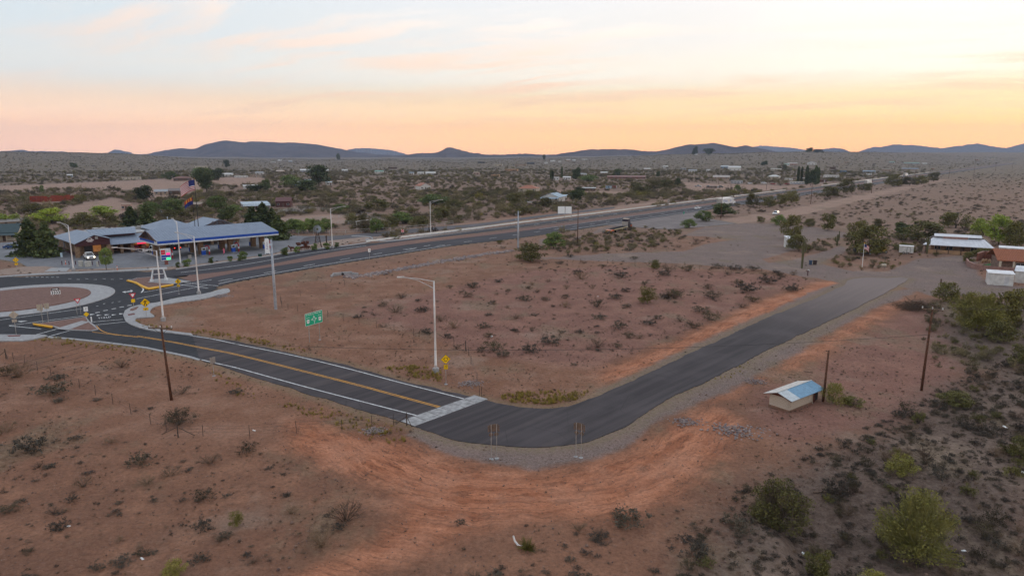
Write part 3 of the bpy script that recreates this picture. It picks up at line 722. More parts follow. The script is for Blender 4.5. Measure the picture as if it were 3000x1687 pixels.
ridge('mountain', [(-200, 440), (-100, 444), (0, 443), (40, 440), (65, 438), (95, 443), (130, 442), (180, 444), (230, 446), (300, 449), (420, 455)], 8000, 1200, M_hill, 61)
ridge('mountain', [(300, 456), (318, 446), (335, 438), (355, 440), (385, 447), (400, 456)], 9500, 700, M_far, 67)

# ------------------------------------------------------------------ air
def haze():
    o = MB().b0(-9300, 9600, -300, 11600, -70, 460).build('haze', None)
    m = bpy.data.materials.new('haze'); m.use_nodes = True; t = m.node_tree; t.nodes.clear(); g = NG(t)
    v = g.n('ShaderNodeVolumePrincipled'); v.inputs['Density'].default_value = 7e-5
    v.inputs['Color'].default_value = (.56, .70, 1.0, 1); v.inputs['Anisotropy'].default_value = .25
    out = g.n('ShaderNodeOutputMaterial'); g.l(v.outputs[0], out.inputs['Volume'])
    o.data.materials.append(m); o['kind'] = 'stuff'; tag(o, 'thin bluish evening haze over the desert', 'haze')
haze()

# ------------------------------------------------------------------ plants
def leaf_mat(name, c0, c1, c2=None, rnd=.35, rough=.75, trans=.0):
    m = bpy.data.materials.new(name); m.use_nodes = True; t = m.node_tree; g = NG(t); b = t.nodes['Principled BSDF']
    geo = g.n('ShaderNodeNewGeometry'); oi = g.n('ShaderNodeObjectInfo'); tc = g.n('ShaderNodeTexCoord')
    n = g.noise(tc.outputs['Object'], 3.5, 3)
    c = g.mix(g.sstep(n, .35, .65), (*c0, 1), (*c1, 1))
    c = g.mix(g.m('MULTIPLY', geo.outputs['Random Per Island'], .6), c, (*(c2 or c1), 1))
    c = g.mix(1.0, c, g.ramp(oi.outputs['Random'], [(0, (1 - rnd, 1 - rnd * 1.1, 1 - rnd)), (.5, (1, 1, 1)), (1, (1 + rnd * 1.2, 1 + rnd, 1 + rnd * .6))], 'LINEAR'), 'MULTIPLY')
    g.l(c, b.inputs['Base Color']); b.inputs['Roughness'].default_value = rough; b.inputs['Specular IOR Level'].default_value = .15
    return m
L_creo = leaf_mat('creosote_leaf', (0.050, 0.045, 0.024), (0.083, 0.071, 0.041), (0.116, 0.091, 0.054))
L_burs = leaf_mat('bursage_leaf', (0.051, 0.046, 0.038), (0.087, 0.076, 0.061), (0.116, 0.095, 0.071))
L_dead = leaf_mat('dead_twig', (.10, .068, .048), (.17, .115, .080), (.22, .16, .11))
L_mesq = leaf_mat('mesquite_leaf', (.070, .070, .024), (.145, .135, .042), (.19, .165, .06))
L_palo = leaf_mat('palo_verde_leaf', (.115, .115, .024), (.205, .190, .045), (.27, .23, .07))
L_dark = leaf_mat('dark_evergreen_leaf', (0.035, 0.055, 0.024), (0.086, 0.115, 0.046), (0.122, 0.131, 0.052))
L_brt = leaf_mat('bright_green_leaf', (0.139, 0.209, 0.031), (0.287, 0.374, 0.052), (0.365, 0.383, 0.086))
L_green = leaf_mat('green_leaf', (0.075, 0.129, 0.038), (0.160, 0.226, 0.064), (0.226, 0.246, 0.085))
L_grass = leaf_mat('yellow_weed', (.26, .19, .035), (.36, .26, .06), (.20, .20, .05))
L_far = leaf_mat('far_scrub_leaf', (0.132, 0.113, 0.063), (0.218, 0.184, 0.103), (0.265, 0.218, 0.127))
L_bark = mat('bark', (.13, .095, .07), .95, var=.2, vs=8)
L_gbark = mat('green_bark', (.23, .21, .065), .9, var=.2, vs=8)

def fast_mesh(name, vs, quads, mats, mi=None):
    me = bpy.data.meshes.new(name); vs = np.asarray(vs, np.float32); q = np.asarray(quads, np.int32)
    me.vertices.add(len(vs)); me.vertices.foreach_set('co', vs.ravel())
    me.loops.add(q.size); me.loops.foreach_set('vertex_index', q.ravel())
    me.polygons.add(len(q)); me.polygons.foreach_set('loop_start', np.arange(len(q), dtype=np.int32) * q.shape[1])
    for m_ in mats: me.materials.append(m_)
    if mi is not None: me.polygons.foreach_set('material_index', np.asarray(mi, np.int32))
    me.update(); me.validate(); return me
def leaves(c, size, r_, flat=0.0, asp=.55):
    """one small rhombic leaf face (or spray of leaves) at every point c"""
    n = len(c); a = r_.normal(0, 1, (n, 3)); a[:, 2] *= 1 - flat; a /= np.linalg.norm(a, axis=1)[:, None]
    b = np.cross(a, r_.normal(0, 1, (n, 3))); b /= np.linalg.norm(b, axis=1)[:, None]
    s = size * r_.uniform(.6, 1.4, (n, 1)); a = a * s; b = b * s * asp
    v = np.stack([c - a, c + b, c + a, c - b], 1).reshape(-1, 3)
    return v, np.arange(4 * n).reshape(n, 4)
def sticks(p0, p1, r0, r1):
    """thin three-sided branches"""
    n = len(p0); d = p1 - p0; d = d / (np.linalg.norm(d, axis=1)[:, None] + 1e-9)
    u = np.cross(d, np.array([.3, .5, .81])); u /= np.linalg.norm(u, axis=1)[:, None] + 1e-9; w = np.cross(d, u); vs = []
    for k in range(3):
        t = 2.094 * k; o = u * math.cos(t) + w * math.sin(t)
        vs += [p0 + o * r0, p1 + o * r1]
    v = np.stack(vs, 1).reshape(-1, 3); q = []
    base = np.arange(n)[:, None] * 6
    for k in range(3):
        a, b = 2 * k, 2 * ((k + 1) % 3)
        q.append(np.concatenate([base + a, base + b, base + b + 1, base + a + 1], 1))
    return v, np.concatenate(q, 0)
def merge(parts):
    vs, qs, mi, o = [], [], [], 0
    for k, (v, q) in enumerate(parts):
        vs.append(v); qs.append(q + o); mi += [k] * len(q); o += len(v)
    return np.concatenate(vs), np.concatenate(qs), mi
def shrub_mesh(kind, seed, fine=1.0):
    """unit-height desert shrubs: stems fan out of one root, leaves sit on the outer twigs"""
    r_ = np.random.default_rng(seed)
    if kind == 'creosote': ns, wd, nl, ls, tw = 24, .85, 620, .038, 3
    elif kind == 'bursage': ns, wd, nl, ls, tw = 18, 1.0, 760, .050, 3
    elif kind == 'dead': ns, wd, nl, ls, tw = 34, .8, 110, .024, 4
    else: ns, wd, nl, ls, tw = 24, .85, 1100, .042, 3
    nl = int(nl * fine); ls = ls / fine ** .5
    a = r_.uniform(0, 6.28, ns); k = r_.uniform(.15, 1, ns) ** .7
    hh = r_.uniform(.55, 1.0, ns) * (1.05 - .55 * k ** 2)
    if kind == 'bursage': hh *= .8
    tip = np.c_[np.cos(a) * k * wd, np.sin(a) * k * wd, hh]
    p0 = np.c_[np.cos(a) * .04, np.sin(a) * .04, np.zeros(ns) - .03]
    mid = p0 * .45 + tip * .55 + np.c_[np.cos(a), np.sin(a), np.zeros(ns)] * -.05 + r_.normal(0, .04, (ns, 3)); mid[:, 2] = np.maximum(mid[:, 2], .05)
    S0, S1, Q0, Q1 = [p0, mid], [mid, tip], [], []
    par = np.repeat(np.arange(ns), tw); t = r_.uniform(.1, .95, (len(par), 1))
    b0 = mid[par] * (1 - t) + tip[par] * t
    b1 = b0 + r_.normal(0, .15, (len(par), 3)) + np.array([0, 0, .06]); b1[:, 2] = np.maximum(b1[:, 2], .02)
    v1, q1 = sticks(np.concatenate(S0), np.concatenate(S1), .012, .006); v2, q2 = sticks(b0, b1, .006, .003)
    i = r_.integers(0, len(b0), nl); tt = r_.uniform(.2, 1.1, (nl, 1))
    c = b0[i] * (1 - tt) + b1[i] * tt + r_.normal(0, .05, (nl, 3)); c[:, 2] = np.maximum(c[:, 2], .015)
    v3, q3 = leaves(c, ls, r_)
    v, q, mi = merge([(v1, q1), (v2, q2), (v3, q3)])
    mi = [0 if m_ < 2 else 1 for m_ in mi]
    lm = dict(creosote=L_creo, bursage=L_burs, dead=L_dead, mesquite=L_mesq, palo=L_palo, green=L_green, far=L_far).get(kind, L_mesq)
    return fast_mesh('shrub', v, q, [L_dead if kind in ('dead', 'bursage') else L_bark, lm], mi)
SHR = {k: [shrub_mesh(k, 100 + i * 7 + len(k)) for i in range(3)] for k in ('creosote', 'bursage', 'dead', 'mesquite', 'palo', 'far')}

def tree_meshes(kind, seed, nl=2600, ntw=110, lsk=None):
    """(trunk mesh, crown mesh) of a unit-height tree"""
    r_ = np.random.default_rng(seed)
    if kind in ('pine', 'cypress'):
        w = .30 if kind == 'pine' else .075
        tv, tq = sticks(np.array([[0, 0, -.02]]), np.array([[0, 0, .95]]), .022, .004)
        z = 1 - r_.uniform(0, 1, nl) ** (.62 if kind == 'pine' else .9); z = .06 + z * .94
        lobes = 1 + .25 * np.sin(z * 26 + r_.uniform(0, 6)) * (kind == 'pine')
        rad = w * (1.02 - z) ** .75 * lobes * np.sqrt(r_.uniform(.12, 1, nl)) if kind == 'pine' else w * np.sqrt(np.minimum(1, (1.01 - z) * 4)) * np.sqrt(r_.uniform(.3, 1, nl))
        a = r_.uniform(0, 6.28, nl)
        rad = rad * (1 + .28 * np.sin(a * 5 + z * 17))
        c = np.c_[np.cos(a) * rad, np.sin(a) * rad, z + r_.normal(0, .012, nl) - rad * .25]
        cv, cq = leaves(c, .040 if kind == 'pine' else .020, r_, .2)
        return fast_mesh('trunk', tv, tq, [L_bark]), fast_mesh('crown', cv, cq, [L_dark])
    nb = 7 if kind != 'round' else 5
    bare = dict(mesq=.16, palo=.12, dark=.22, brt=.16, green=.10, round=.02, umb=.34)[kind]
    lm = dict(mesq=L_mesq, palo=L_palo, dark=L_dark, brt=L_brt, green=L_green, round=L_green, umb=L_green)[kind]
    wd = dict(mesq=.62, palo=.60, dark=.44, brt=.58, green=.55, round=.52, umb=.66)[kind]
    a = np.linspace(0, 6.28, nb, endpoint=False) + r_.uniform(-.4, .4, nb)
    cen = np.array([[0, 0, bare * .55 + .03]])
    root = np.array([[0, 0, -.03]])
    lm1 = np.c_[np.cos(a) * wd * .38, np.sin(a) * wd * .38, np.full(nb, bare + .28) + r_.uniform(-.08, .12, nb)]
    lm2 = np.c_[np.cos(a + .3) * wd * .72, np.sin(a + .3) * wd * .72, lm1[:, 2] + r_.uniform(.05, .3, nb)]
    tv, tq, _ = merge([sticks(root, cen, .034, .028), sticks(np.repeat(cen, nb, 0), lm1, .020, .012), sticks(lm1, lm2, .012, .004)])
    # clumps of leaves spread through the crown, open gaps between them
    ncl = dict(mesq=34, palo=40, dark=26, brt=32, green=28, round=14, umb=22)[kind]
    th = r_.uniform(0, 6.28, ncl); cz = r_.uniform(0, 1, ncl); rr = np.sqrt(r_.uniform(.05, 1, ncl))
    dome = np.sqrt(np.maximum(0, 1 - ((cz - .38) / .66) ** 2))
    if kind == 'round': dome = np.sqrt(np.maximum(0, 1 - ((cz - .5) / .52) ** 2)) * 1.0
    cc = np.c_[np.cos(th) * rr * wd * .86 * dome, np.sin(th) * rr * wd * .86 * dome, bare + (cz * .92 + .04) * (1 - bare - .08)]
    cr = r_.uniform(.10, .20, ncl) * (1.15 if kind in ('dark', 'umb', 'round') else 1.0)
    k = r_.choice(ncl, nl, p=cr ** 2 / (cr ** 2).sum())
    d = r_.normal(0, 1, (nl, 3)); d /= np.linalg.norm(d, axis=1)[:, None]
    c = cc[k] + d * (cr[k] * r_.uniform(.25, 1.1, nl) ** .5)[:, None] * np.array([1.1, 1.1, .8])
    c = c + r_.normal(0, .012, (nl, 3)); c[:, 2] = np.clip(c[:, 2], .02, 1.03)
    ls = dict(mesq=.026, palo=.020, dark=.032, brt=.026, green=.028, round=.030, umb=.028)[kind] * ((2600 / nl) ** .5 * 1.3 if lsk is None else lsk)
    cv, cq = leaves(c, ls, r_, .1)
    parts = [(cv, cq)]
    ls_ = None; tip = r_.choice(nl, min(nl, ntw)); tw = sticks(c[tip] * np.array([.70, .70, .78]) + r_.normal(0, .04, (len(tip), 3)), c[tip] * 1.03, .0035, .0012)
    tv, tq, _ = merge([(tv, tq), tw])
    return fast_mesh('trunk', tv, tq, [L_gbark if kind == 'palo' else L_bark]), fast_mesh('crown', cv, cq, [lm])
TREE = {k: [tree_meshes(k, 300 + 11 * i + len(k)) for i in range(2)] for k in ('mesq', 'palo', 'dark', 'brt', 'green', 'round', 'umb', 'pine', 'cypress')}
TREE['palo_fine'] = [tree_meshes('palo', 401, 4600, 2600, .80)]
TREE['mesq_fine'] = [tree_meshes('mesq', 407, 8000, 1600, .72)]
tcount = 0
def tree(kind, px, py, w, h, label, name='tree', cat='tree', group=None):
    """a tree whose foot shows at the pixel, w and h pixels large"""
    global tcount
    p = P(px, py); k = mpp(p); tr, cr = TREE[kind][tcount % len(TREE[kind])]; tcount += 1
    wd = dict(mesq=1.24, palo=1.2, palo_fine=1.2, mesq_fine=1.24, dark=.95, brt=1.2, green=1.15, round=1.02, umb=1.35, pine=.56, cypress=.15)[kind]
    o = thing(name, p, random.uniform(0, 6.28), label, cat, group)
    H_ = h * k * 1.04; W_ = w * k / wd * 1.1
    o.scale = (W_, W_, H_)
    obj('trunk', tr, None, o); obj('crown', cr, None, o)
    return o

def scatter(name, pts, scl, kinds, label, cat, weights=None):
    """what nobody could count: one object, instanced shrubs on a point cloud"""
    pts = np.asarray(pts); n = len(pts)
    col = bpy.data.collections.new(name + '_sources')
    src = []
    for k in kinds:
        for me in (SHR[k] if k in SHR else [k]):
            pass
    for j, (k, i) in enumerate(kinds):
        o = bpy.data.objects.new('%s_%02d' % (name, j), SHR[k][i] if isinstance(k, str) else k); col.objects.link(o)
    me = bpy.data.meshes.new(name); me.vertices.add(n); me.vertices.foreach_set('co', pts.astype(np.float32).ravel())
    ix = rng.choice(len(kinds), n, p=weights) if weights is not None else rng.integers(0, len(kinds), n)
    for an, ty, v in (('sx', 'FLOAT', scl[:, 0]), ('sz', 'FLOAT', scl[:, 1]), ('rz', 'FLOAT', rng.uniform(0, 6.28, n)), ('ix', 'INT', ix)):
        a = me.attributes.new(an, ty, 'POINT'); a.data.foreach_set('value', np.asarray(v, np.int32 if ty == 'INT' else np.float32))
    o = obj(name, me); tag(o, label, cat, kind='stuff')
    ng = bpy.data.node_groups.new(name, 'GeometryNodeTree')
    ng.interface.new_socket('Geometry', in_out='INPUT', socket_type='NodeSocketGeometry'); ng.interface.new_socket('Geometry', in_out='OUTPUT', socket_type='NodeSocketGeometry')
    N = ng.nodes.new; gi, go = N('NodeGroupInput'), N('NodeGroupOutput'); ci = N('GeometryNodeCollectionInfo'); ci.inputs['Collection'].default_value = col
    ci.inputs['Separate Children'].default_value = True; ci.inputs['Reset Children'].default_value = True
    ip = N('GeometryNodeInstanceOnPoints'); ip.inputs['Pick Instance'].default_value = True
    def na(nm, ty):
        q = N('GeometryNodeInputNamedAttribute'); q.data_type = ty; q.inputs['Name'].default_value = nm; return q.outputs['Attribute']
    rot = N('ShaderNodeCombineXYZ'); sc = N('ShaderNodeCombineXYZ'); L = ng.links.new
    L(na('rz', 'FLOAT'), rot.inputs[2]); s1 = na('sx', 'FLOAT'); L(s1, sc.inputs[0]); L(s1, sc.inputs[1]); L(na('sz', 'FLOAT'), sc.inputs[2])
    L(gi.outputs[0], ip.inputs['Points']); L(ci.outputs[0], ip.inputs['Instance']); L(na('ix', 'INT'), ip.inputs['Instance Index'])
    L(rot.outputs[0], ip.inputs['Rotation']); L(sc.outputs[0], ip.inputs['Scale']); L(ip.outputs[0], go.inputs[0])
    md = o.modifiers.new('scatter', 'NODES'); md.node_group = ng
    return o

# ---- far and middle-distance scrub (uncountable)
BLOCK = [side_poly, ring_poly, front_poly, lot_poly, pull_poly, circle(CEN, 17)] + [xy(p) for p in Z_GR] + [xy(p) for p in Z_TAN]
CANOPY_A = np.array([-93.85, 179.81])
HOUSES = []
for x_, y_, w_ in ((105, 592, 60), (150, 592, 60), (195, 590, 60), (370, 616, 30), (566, 612, 44), (752, 613, 80), (830, 607, 50), (472, 572, 36), (516, 570, 42), (736, 553, 42), (385, 527, 50), (535, 530, 48), (665, 517, 32), (720, 522, 60), (1247, 556, 42), (1545, 563, 62), (1620, 592, 90), (1625, 528, 40), (1660, 527, 30), (1800, 524, 70), (1870, 524, 70), (1497, 502, 40), (1450, 519, 30), (2152, 500, 40), (2110, 526, 50), (2265, 524, 40), (2160, 545, 80), (2240, 545, 80), (2330, 540, 90), (2430, 535, 80), (1725, 560, 40), (1790, 555, 40), (868, 543, 24), (902, 536, 20), (965, 543, 20), (850, 640, 70), (1000, 640, 70), (1230, 512, 60), (1110, 508, 30), (2670, 500, 50)):
    q_ = P(x_, y_); r_k = max(7.0, w_ * mpp(q_) * .55); d_ = np.array(q_[:2]); HOUSES.append((d_ * (1 - (r_k * .7) / np.linalg.norm(d_)), r_k + 3))
def keep(pts, extra=(), marg=.4):
    ok = np.ones(len(pts), bool)
    for pl in list(BLOCK) + list(extra): ok &= sdf(pts, pl) < -marg
    lat = pts @ AN; al = pts @ AX
    ok &= ~((lat > -173.5) & (lat < -141.5) & (al > 60))
    for c_, r_k in HOUSES: ok &= ((pts - c_) ** 2).sum(1) > r_k * r_k
    return ok
def polar_pts(n, r0, r1, a0, a1, pw=1.0):
    r = np.sqrt(rng.uniform(0, 1, n) ** pw * (r1 * r1 - r0 * r0) + r0 * r0); a = np.radians(rng.uniform(a0, a1, n))
    return np.c_[r * np.sin(a), r * np.cos(a)]
def with_z(p, dz=-.04): return np.c_[p, T(p[:, 0], p[:, 1]) + dz]
KS = [('far', 0), ('far', 1), ('far', 2), ('mesquite', 0), ('mesquite', 1), ('bursage', 0), ('palo', 1)]
KW = [.22, .22, .20, .12, .10, .08, .06]
def dens(p, s, seed, lo=.0, hi=.55): return sst(lo - .5, hi, wav(p[:, 0], p[:, 1], s, seed) + rng.uniform(-.55, .55, len(p)))
p = np.concatenate([polar_pts(10500, 200, 520, -42, 42), polar_pts(20000, 480, 1200, -41, 41), polar_pts(34000, 1100, 3200, -40, 40)])
p = p[keep(p, [xy([(-60, 860), (-60, 700), (820, 650), (1100, 690), (1100, 720), (700, 830)])], 1.5)]
p = p[rng.uniform(0, 1, len(p)) < .30 + .7 * dens(p, 160, 71)]
lat = p @ AN; right = lat > -141
r_ = np.hypot(p[:, 0], p[:, 1])
p = p[~(right & (rng.uniform(0, 1, len(p)) < .45))]
r_ = np.hypot(p[:, 0], p[:, 1]); lat = p @ AN
sc_ = rng.uniform(.9, 2.8, len(p)) * (1 - .35 * sst(700, 1800, r_)); sc_ *= np.where(rng.uniform(0, 1, len(p)) < .12, 1.7, 1.0) * np.where(lat > -141, .75, 1.0)
rt = lat > -141; pr_, sr_ = p[rt], sc_[rt] * .72; p, sc_ = p[~rt], sc_[~rt]
scatter('brown_scrub', with_z(pr_), np.c_[sr_ * 1.15, sr_ * .8], [('dead', 0), ('dead', 1), ('bursage', 0), ('bursage', 1), ('creosote', 0), ('mesquite', 1)], 'brown dry scrub covering the plain right of the highway', 'scrub', [.26, .26, .16, .14, .12, .06])
scatter('desert_scrub', with_z(p), np.c_[sc_ * 1.1, sc_ * rng.uniform(.7, 1.1, len(p))], KS, 'mixed desert scrub covering the plain beyond the highway', 'scrub', KW)

ORD = ('first', 'second', 'third', 'fourth', 'fifth', 'sixth', 'seventh', 'eighth', 'ninth', 'tenth', 'eleventh', 'twelfth')
# ------------------------------------------------------------------ street lamps, poles, wires
M_lamp = mat('galvanised_white', (.62, .58, .56), .45, .35, var=.05, vs=2)
M_steel = mat('weathered_steel', (.36, .38, .42), .5, .5, var=.10, vs=3)
M_post = mat('galvanised_post', (.42, .40, .38), .5, .5, var=.1)
M_wood = mat('creosoted_wood', (.115, .050, .028), .9, var=.25, vs=5)
M_wood2 = mat('grey_brown_timber', (.16, .105, .075), .9, var=.2, vs=5)
M_wire = mat('wire', (.035, .03, .03), .6, .2)
M_cer = mat('insulator', (.55, .53, .50), .3)
M_dark = mat('dark_iron', (.03, .028, .03), .6, .3)
M_glass_l = mat('lamp_lens', (.7, .7, .66), .2)
def lamp(px, py, h, az, arm, label):
    p = P(px, py); o = thing('street_lamp', p, 0, label, 'street lamp', 'tall street lamps round the junction')
    MB().lathe([(.42, -.1), (.42, .55), (.36, .62)], 12).build('footing', M_conc2, o)
    MB().lathe([(.20, .60), (.20, .66), (.155, .70), (.125, h * .5), (.095, h)], 10).build('pole', M_lamp, o, True)
    d = Vector((math.sin(R(az)), math.cos(R(az)), 0)); e = d * arm + Vector((0, 0, h + .55))
    MB().tube([Vector((0, 0, h - .06)), d * (arm * .45) + Vector((0, 0, h + .30)), e], .055, 6).tube([Vector((0, 0, h - .95)), d * (arm * .5) + Vector((0, 0, h + .10)), d * (arm * .86) + Vector((0, 0, h + .47))], .042, 6).build('arm', M_lamp, o)
    a = math.atan2(d.y, d.x); q = e + d * .3
    hd = MB(); hd.box(q.x, q.y, q.z + .03, .85, .34, .14, a); hd.box(q.x - d.x * .35, q.y - d.y * .35, q.z + .03, .3, .2, .18, a)
    hh = hd.build('lamp_head', M_lamp, o); MB().box(q.x + d.x * .1, q.y + d.y * .1, q.z - .055, .5, .28, .04, a).build('lens', M_glass_l, hh)
    MB().box(0, 0, .82, .30, .30, .34).build('base_cover', M_lamp, o)
    return o
lamp(1277, 1090, 12.1, 264, 3.9, 'tall white street lamp beside the roundabout warning sign')
lamp(479, 940, 12.1, 266, 6.4, 'tall white street lamp beside the pedestrian sign at the kerb')
lamp(583, 862, 11.8, 292, 4.2, 'tall white street lamp at the pavement before the fuel canopy')
lamp(216, 795, 11.2, 285, 2.4, 'tall white street lamp in front of the shop gable')
lamp(530, 783, 11.4, 318, 3.0, 'tall white street lamp rising behind the stone gateway sign')
lamp(974, 727, 11.9, 80, 3.8, 'tall white street lamp right of the windmill')
lamp(1262, 685, 11.4, 78, 3.9, 'tall white street lamp near the start of the guardrail')

def steel_pole(px, py, h, label, ins):
    p = P(px, py); o = thing('steel_utility_pole', p, 0, label, 'utility pole')
    MB().lathe([(.30, -.2), (.28, .02), (.25, h * .35), (.17, h)], 12).build('pole', M_steel, o, True)
    MB().lathe([(.205, h), (.205, h + .06)], 12).build('cap', M_dark, o)
    for k in range(ins):
        z = h - .5 - k * .75; s_ = 1 if k % 2 == 0 else -1
        MB().cyl((s_ * .15, 0, z), (s_ * .75, 0, z + .1), .04, .03, 6).build('bracket', M_steel, o)
        MB().lathe([(.05, z + .1), (.10, z + .16), (.05, z + .22), (.10, z + .28), (.03, z + .36)], 8, (s_ * .72, 0)).build('insulator', M_cer, o)
    return o
steel_pole(808, 906, 12.9, 'thick bluish steel utility pole standing on the orange dirt', 0)
steel_pole(1518, 728, 11.3, 'grey steel utility pole with insulators beside the olive bush', 4)

def wood_pole(px, py, h, label, arm=None, arm_az=90, lean=0.0, r=.16, name='wooden_utility_pole', group=None, ins=3, az_lean=90):
    p = P(px, py); o = thing(name, p, 0, label, 'utility pole', group)
    lx, ly = math.sin(R(az_lean)) * lean, math.cos(R(az_lean)) * lean
    MB().cyl((0, 0, -.3), (lx, ly, h), r, r * .68, 9).build('pole', M_wood, o, True)
    if arm:
        d = Vector((math.sin(R(arm_az)), math.cos(R(arm_az)), 0)); za = h - .35
        q = Vector((lx * .96, ly * .96, za)); n_ = Vector((d.y, -d.x, 0)) * (r + .03)
        MB().box(q.x + n_.x, q.y + n_.y, za, arm, .10, .13, math.atan2(d.y, d.x)).build('crossarm', M_wood2, o)
        for k in range(ins):
            t = -arm * .46 + arm * .92 * k / max(1, ins - 1) if ins > 1 else 0
            c = q + n_ + d * t
            MB().lathe([(.03, za + .06), (.09, za + .13), (.05, za + .2), (.09, za + .26), (.03, za + .33)], 8, (c.x, c.y)).build('insulator', M_cer, o)
        MB().tube([q + n_ + d * arm * .3 + Vector((0, 0, -.05)), Vector((lx * .9, ly * .9, za - .75))], .02, 4).tube([q + n_ - d * arm * .3 + Vector((0, 0, -.05)), Vector((lx * .9, ly * .9, za - .75))], .02, 4).build('brace', M_dark, o)
    return o
wood_pole(503, 1173, 9.0, 'leaning brown wooden utility pole left of the road', 2.9, 96, -.35)
wood_pole(2699, 1145, 10.4, 'tall brown wooden utility pole with crossarm among the right-hand scrub', 2.2, 120, .15, ins=3)
wood_pole(2411, 1176, 6.1, 'short bare wooden pole stub beside the pump house', None, 0, .12, .15, 'wooden_pole_stub')
PW = 'wooden poles along the highway'
for i, (x_, y_, h_, lb) in enumerate([(1692, 714, 11.3, 'thin wooden utility pole right of the round green bush'), (2112, 641, 11.2, 'wooden utility pole in front of the white lorry'),
        (2375, 598, 11.8, 'wooden utility pole above the white car on the dirt road'), (2553, 566, 11.8, 'first wooden pole right of the row of highway bushes'),
        (2680, 535, 11.8, 'second wooden pole right of the row of highway bushes'), (2779, 523, 11.5, 'third wooden pole along the far highway'), (2853, 512, 11.5, 'fourth wooden pole along the far highway'),
        (2916, 502, 11.5, 'fifth wooden pole along the far highway'), (2966, 492, 11.5, 'last wooden pole along the far highway before the frame edge')]):
    wood_pole(x_, y_, h_, lb, 1.8 if i > 1 else None, 130, 0, .15, group=PW, ins=2)
for i, (x_, y_, h_) in enumerate(((1550, 555, 9), (2105, 540, 9), (2140, 570, 9), (2245, 556, 9), (2328, 508, 9), (2430, 500, 9), (2660, 502, 9))):
    wood_pole(x_, y_, h_, '%s from the left of the slim service poles among the far houses' % ORD[i], 1.6, 110, 0, .13, 'service_pole', 'service poles among the far houses', 2)
def wire(name, a, b, sag, label, r=.018, n=14, group=None):
    a, b = Vector(a), Vector(b); c = (a + b) / 2
    pts = [a.lerp(b, i / n) - c - Vector((0, 0, sag * 4 * (i / n) * (1 - i / n))) for i in range(n + 1)]
    o = MB().tube(pts, r, 4).build(name, M_wire); o.location = c
    return tag(o, label, 'wire', group)
w1, w2 = P(503, 1173), P(2699, 1145)
wire('overhead_wire', w1 + Vector((-.2, 0, 7.2)), w2 + Vector((.1, 0, 7.0)), 1.5, 'long sagging wire crossing over the road between two wooden poles', .022, 24)
for k, dx in enumerate((-1.3, 0, 1.3)):
    wire('overhead_wire', w1 + Vector((-.35 + dx, -.1, 8.85)), P(-500 + k * 50, 1480) + Vector((dx, 0, 9.0)), 1.0, ('upper', 'middle', 'lower')[k] + ' faint wire running from the leaning pole to the lower left', .014, 14, 'wires from the leaning pole')
for k, dx in enumerate((-.9, 0, .9)):
    wire('overhead_wire', w2 + Vector((.1 + dx * .5, dx * -.7, 10.25)), Vector((125, 82 + dx, 10.2)), .8, ('rear', 'middle', 'front')[k] + ' faint wire running right from the tall right-hand pole', .014, 14, 'wires from the right-hand pole')
hwp = [P(1692, 714) + Vector((0, 0, 11)), P(2112, 641) + Vector((0, 0, 11)), P(2375, 598) + Vector((0, 0, 11.3)), P(2553, 566) + Vector((0, 0, 11.3)), P(2680, 535) + Vector((0, 0, 11.3)), P(2779, 523) + Vector((0, 0, 11.3))]
for i, (a_, b_) in enumerate(zip(hwp[:-1], hwp[1:])): wire('overhead_wire', a_, b_, 1.4, '%s span from the left of the wire between the highway poles' % ORD[i], .02, 10, 'wires of the highway poles')
sp1, sp2 = P(808, 906), P(1518, 728)
for k in range(3):
    s_ = (-.7, .7, -.7)[k]
    wire('overhead_wire', sp2 + Vector((s_, 0, 10.9 - k * .75)), P(700, 660) + Vector((-30, 30, 9 - k * .7)), 2.2, ('top', 'middle', 'bottom')[k] + ' thin wire leading left from the grey steel pole', .016, 16, 'wires of the grey steel pole')

# ------------------------------------------------------------------ signs
M_sgreen = mat('sign_green', (.006, .40, .225), .4, var=.03)
M_swhite = mat('sign_white', (.88, .88, .87), .4, var=.03)
M_syel = mat('sign_yellow', (.95, .56, .004), .4, var=.03)
M_sred = mat('sign_red', (.68, .012, .035), .4, var=.03)
M_sblack = mat('sign_black', (.012, .012, .014), .5)
M_sback = mat('sign_back', (.40, .37, .34), .5, .4, var=.08)
M_sback2 = mat('tan_sign_back', (.50, .42, .33), .6, .1, var=.08)
M_sbrown = mat('brown_sign_back', (.165, .115, .085), .7, .1, var=.12)
def plate(parent, name, poly, y, z, m, t=.02, back=None):
    """a flat plate from (x,z) points at height z, front face at y - t"""
    o = MB().ext_y([(a, b + z) for a, b in poly], y - t, y).build(name, m, parent)
    return o
def rect(w, h): return [(-w / 2, -h / 2), (w / 2, -h / 2), (w / 2, h / 2), (-w / 2, h / 2)]
def rrect(w, h, r, n=4):
    o = []
    for cx, cy, a0 in ((w / 2 - r, h / 2 - r, 0), (-w / 2 + r, h / 2 - r, 90), (-w / 2 + r, -h / 2 + r, 180), (w / 2 - r, -h / 2 + r, 270)):
        for k in range(n + 1): o.append((cx + r * math.cos(R(a0 + 90 * k / n)), cy + r * math.sin(R(a0 + 90 * k / n))))
    return o
def diam(s): return [(0, -s), (s, 0), (0, s), (-s, 0)]
def tri(s): return [(0, -s), (s * .92, s * .6), (-s * .92, s * .6)]
def posts(o, xs, h, m=M_post, r=.035, foot=True, y=.045):
    for x_ in xs:
        pp = MB().cyl((x_, y, -.2), (x_, y, h), r, r, 6).build('post', m, o)
        if foot: MB().lathe([(.22, -.1), (.22, .05), (.15, .07)], 8, (x_, y)).build('footing', M_conc2, pp)
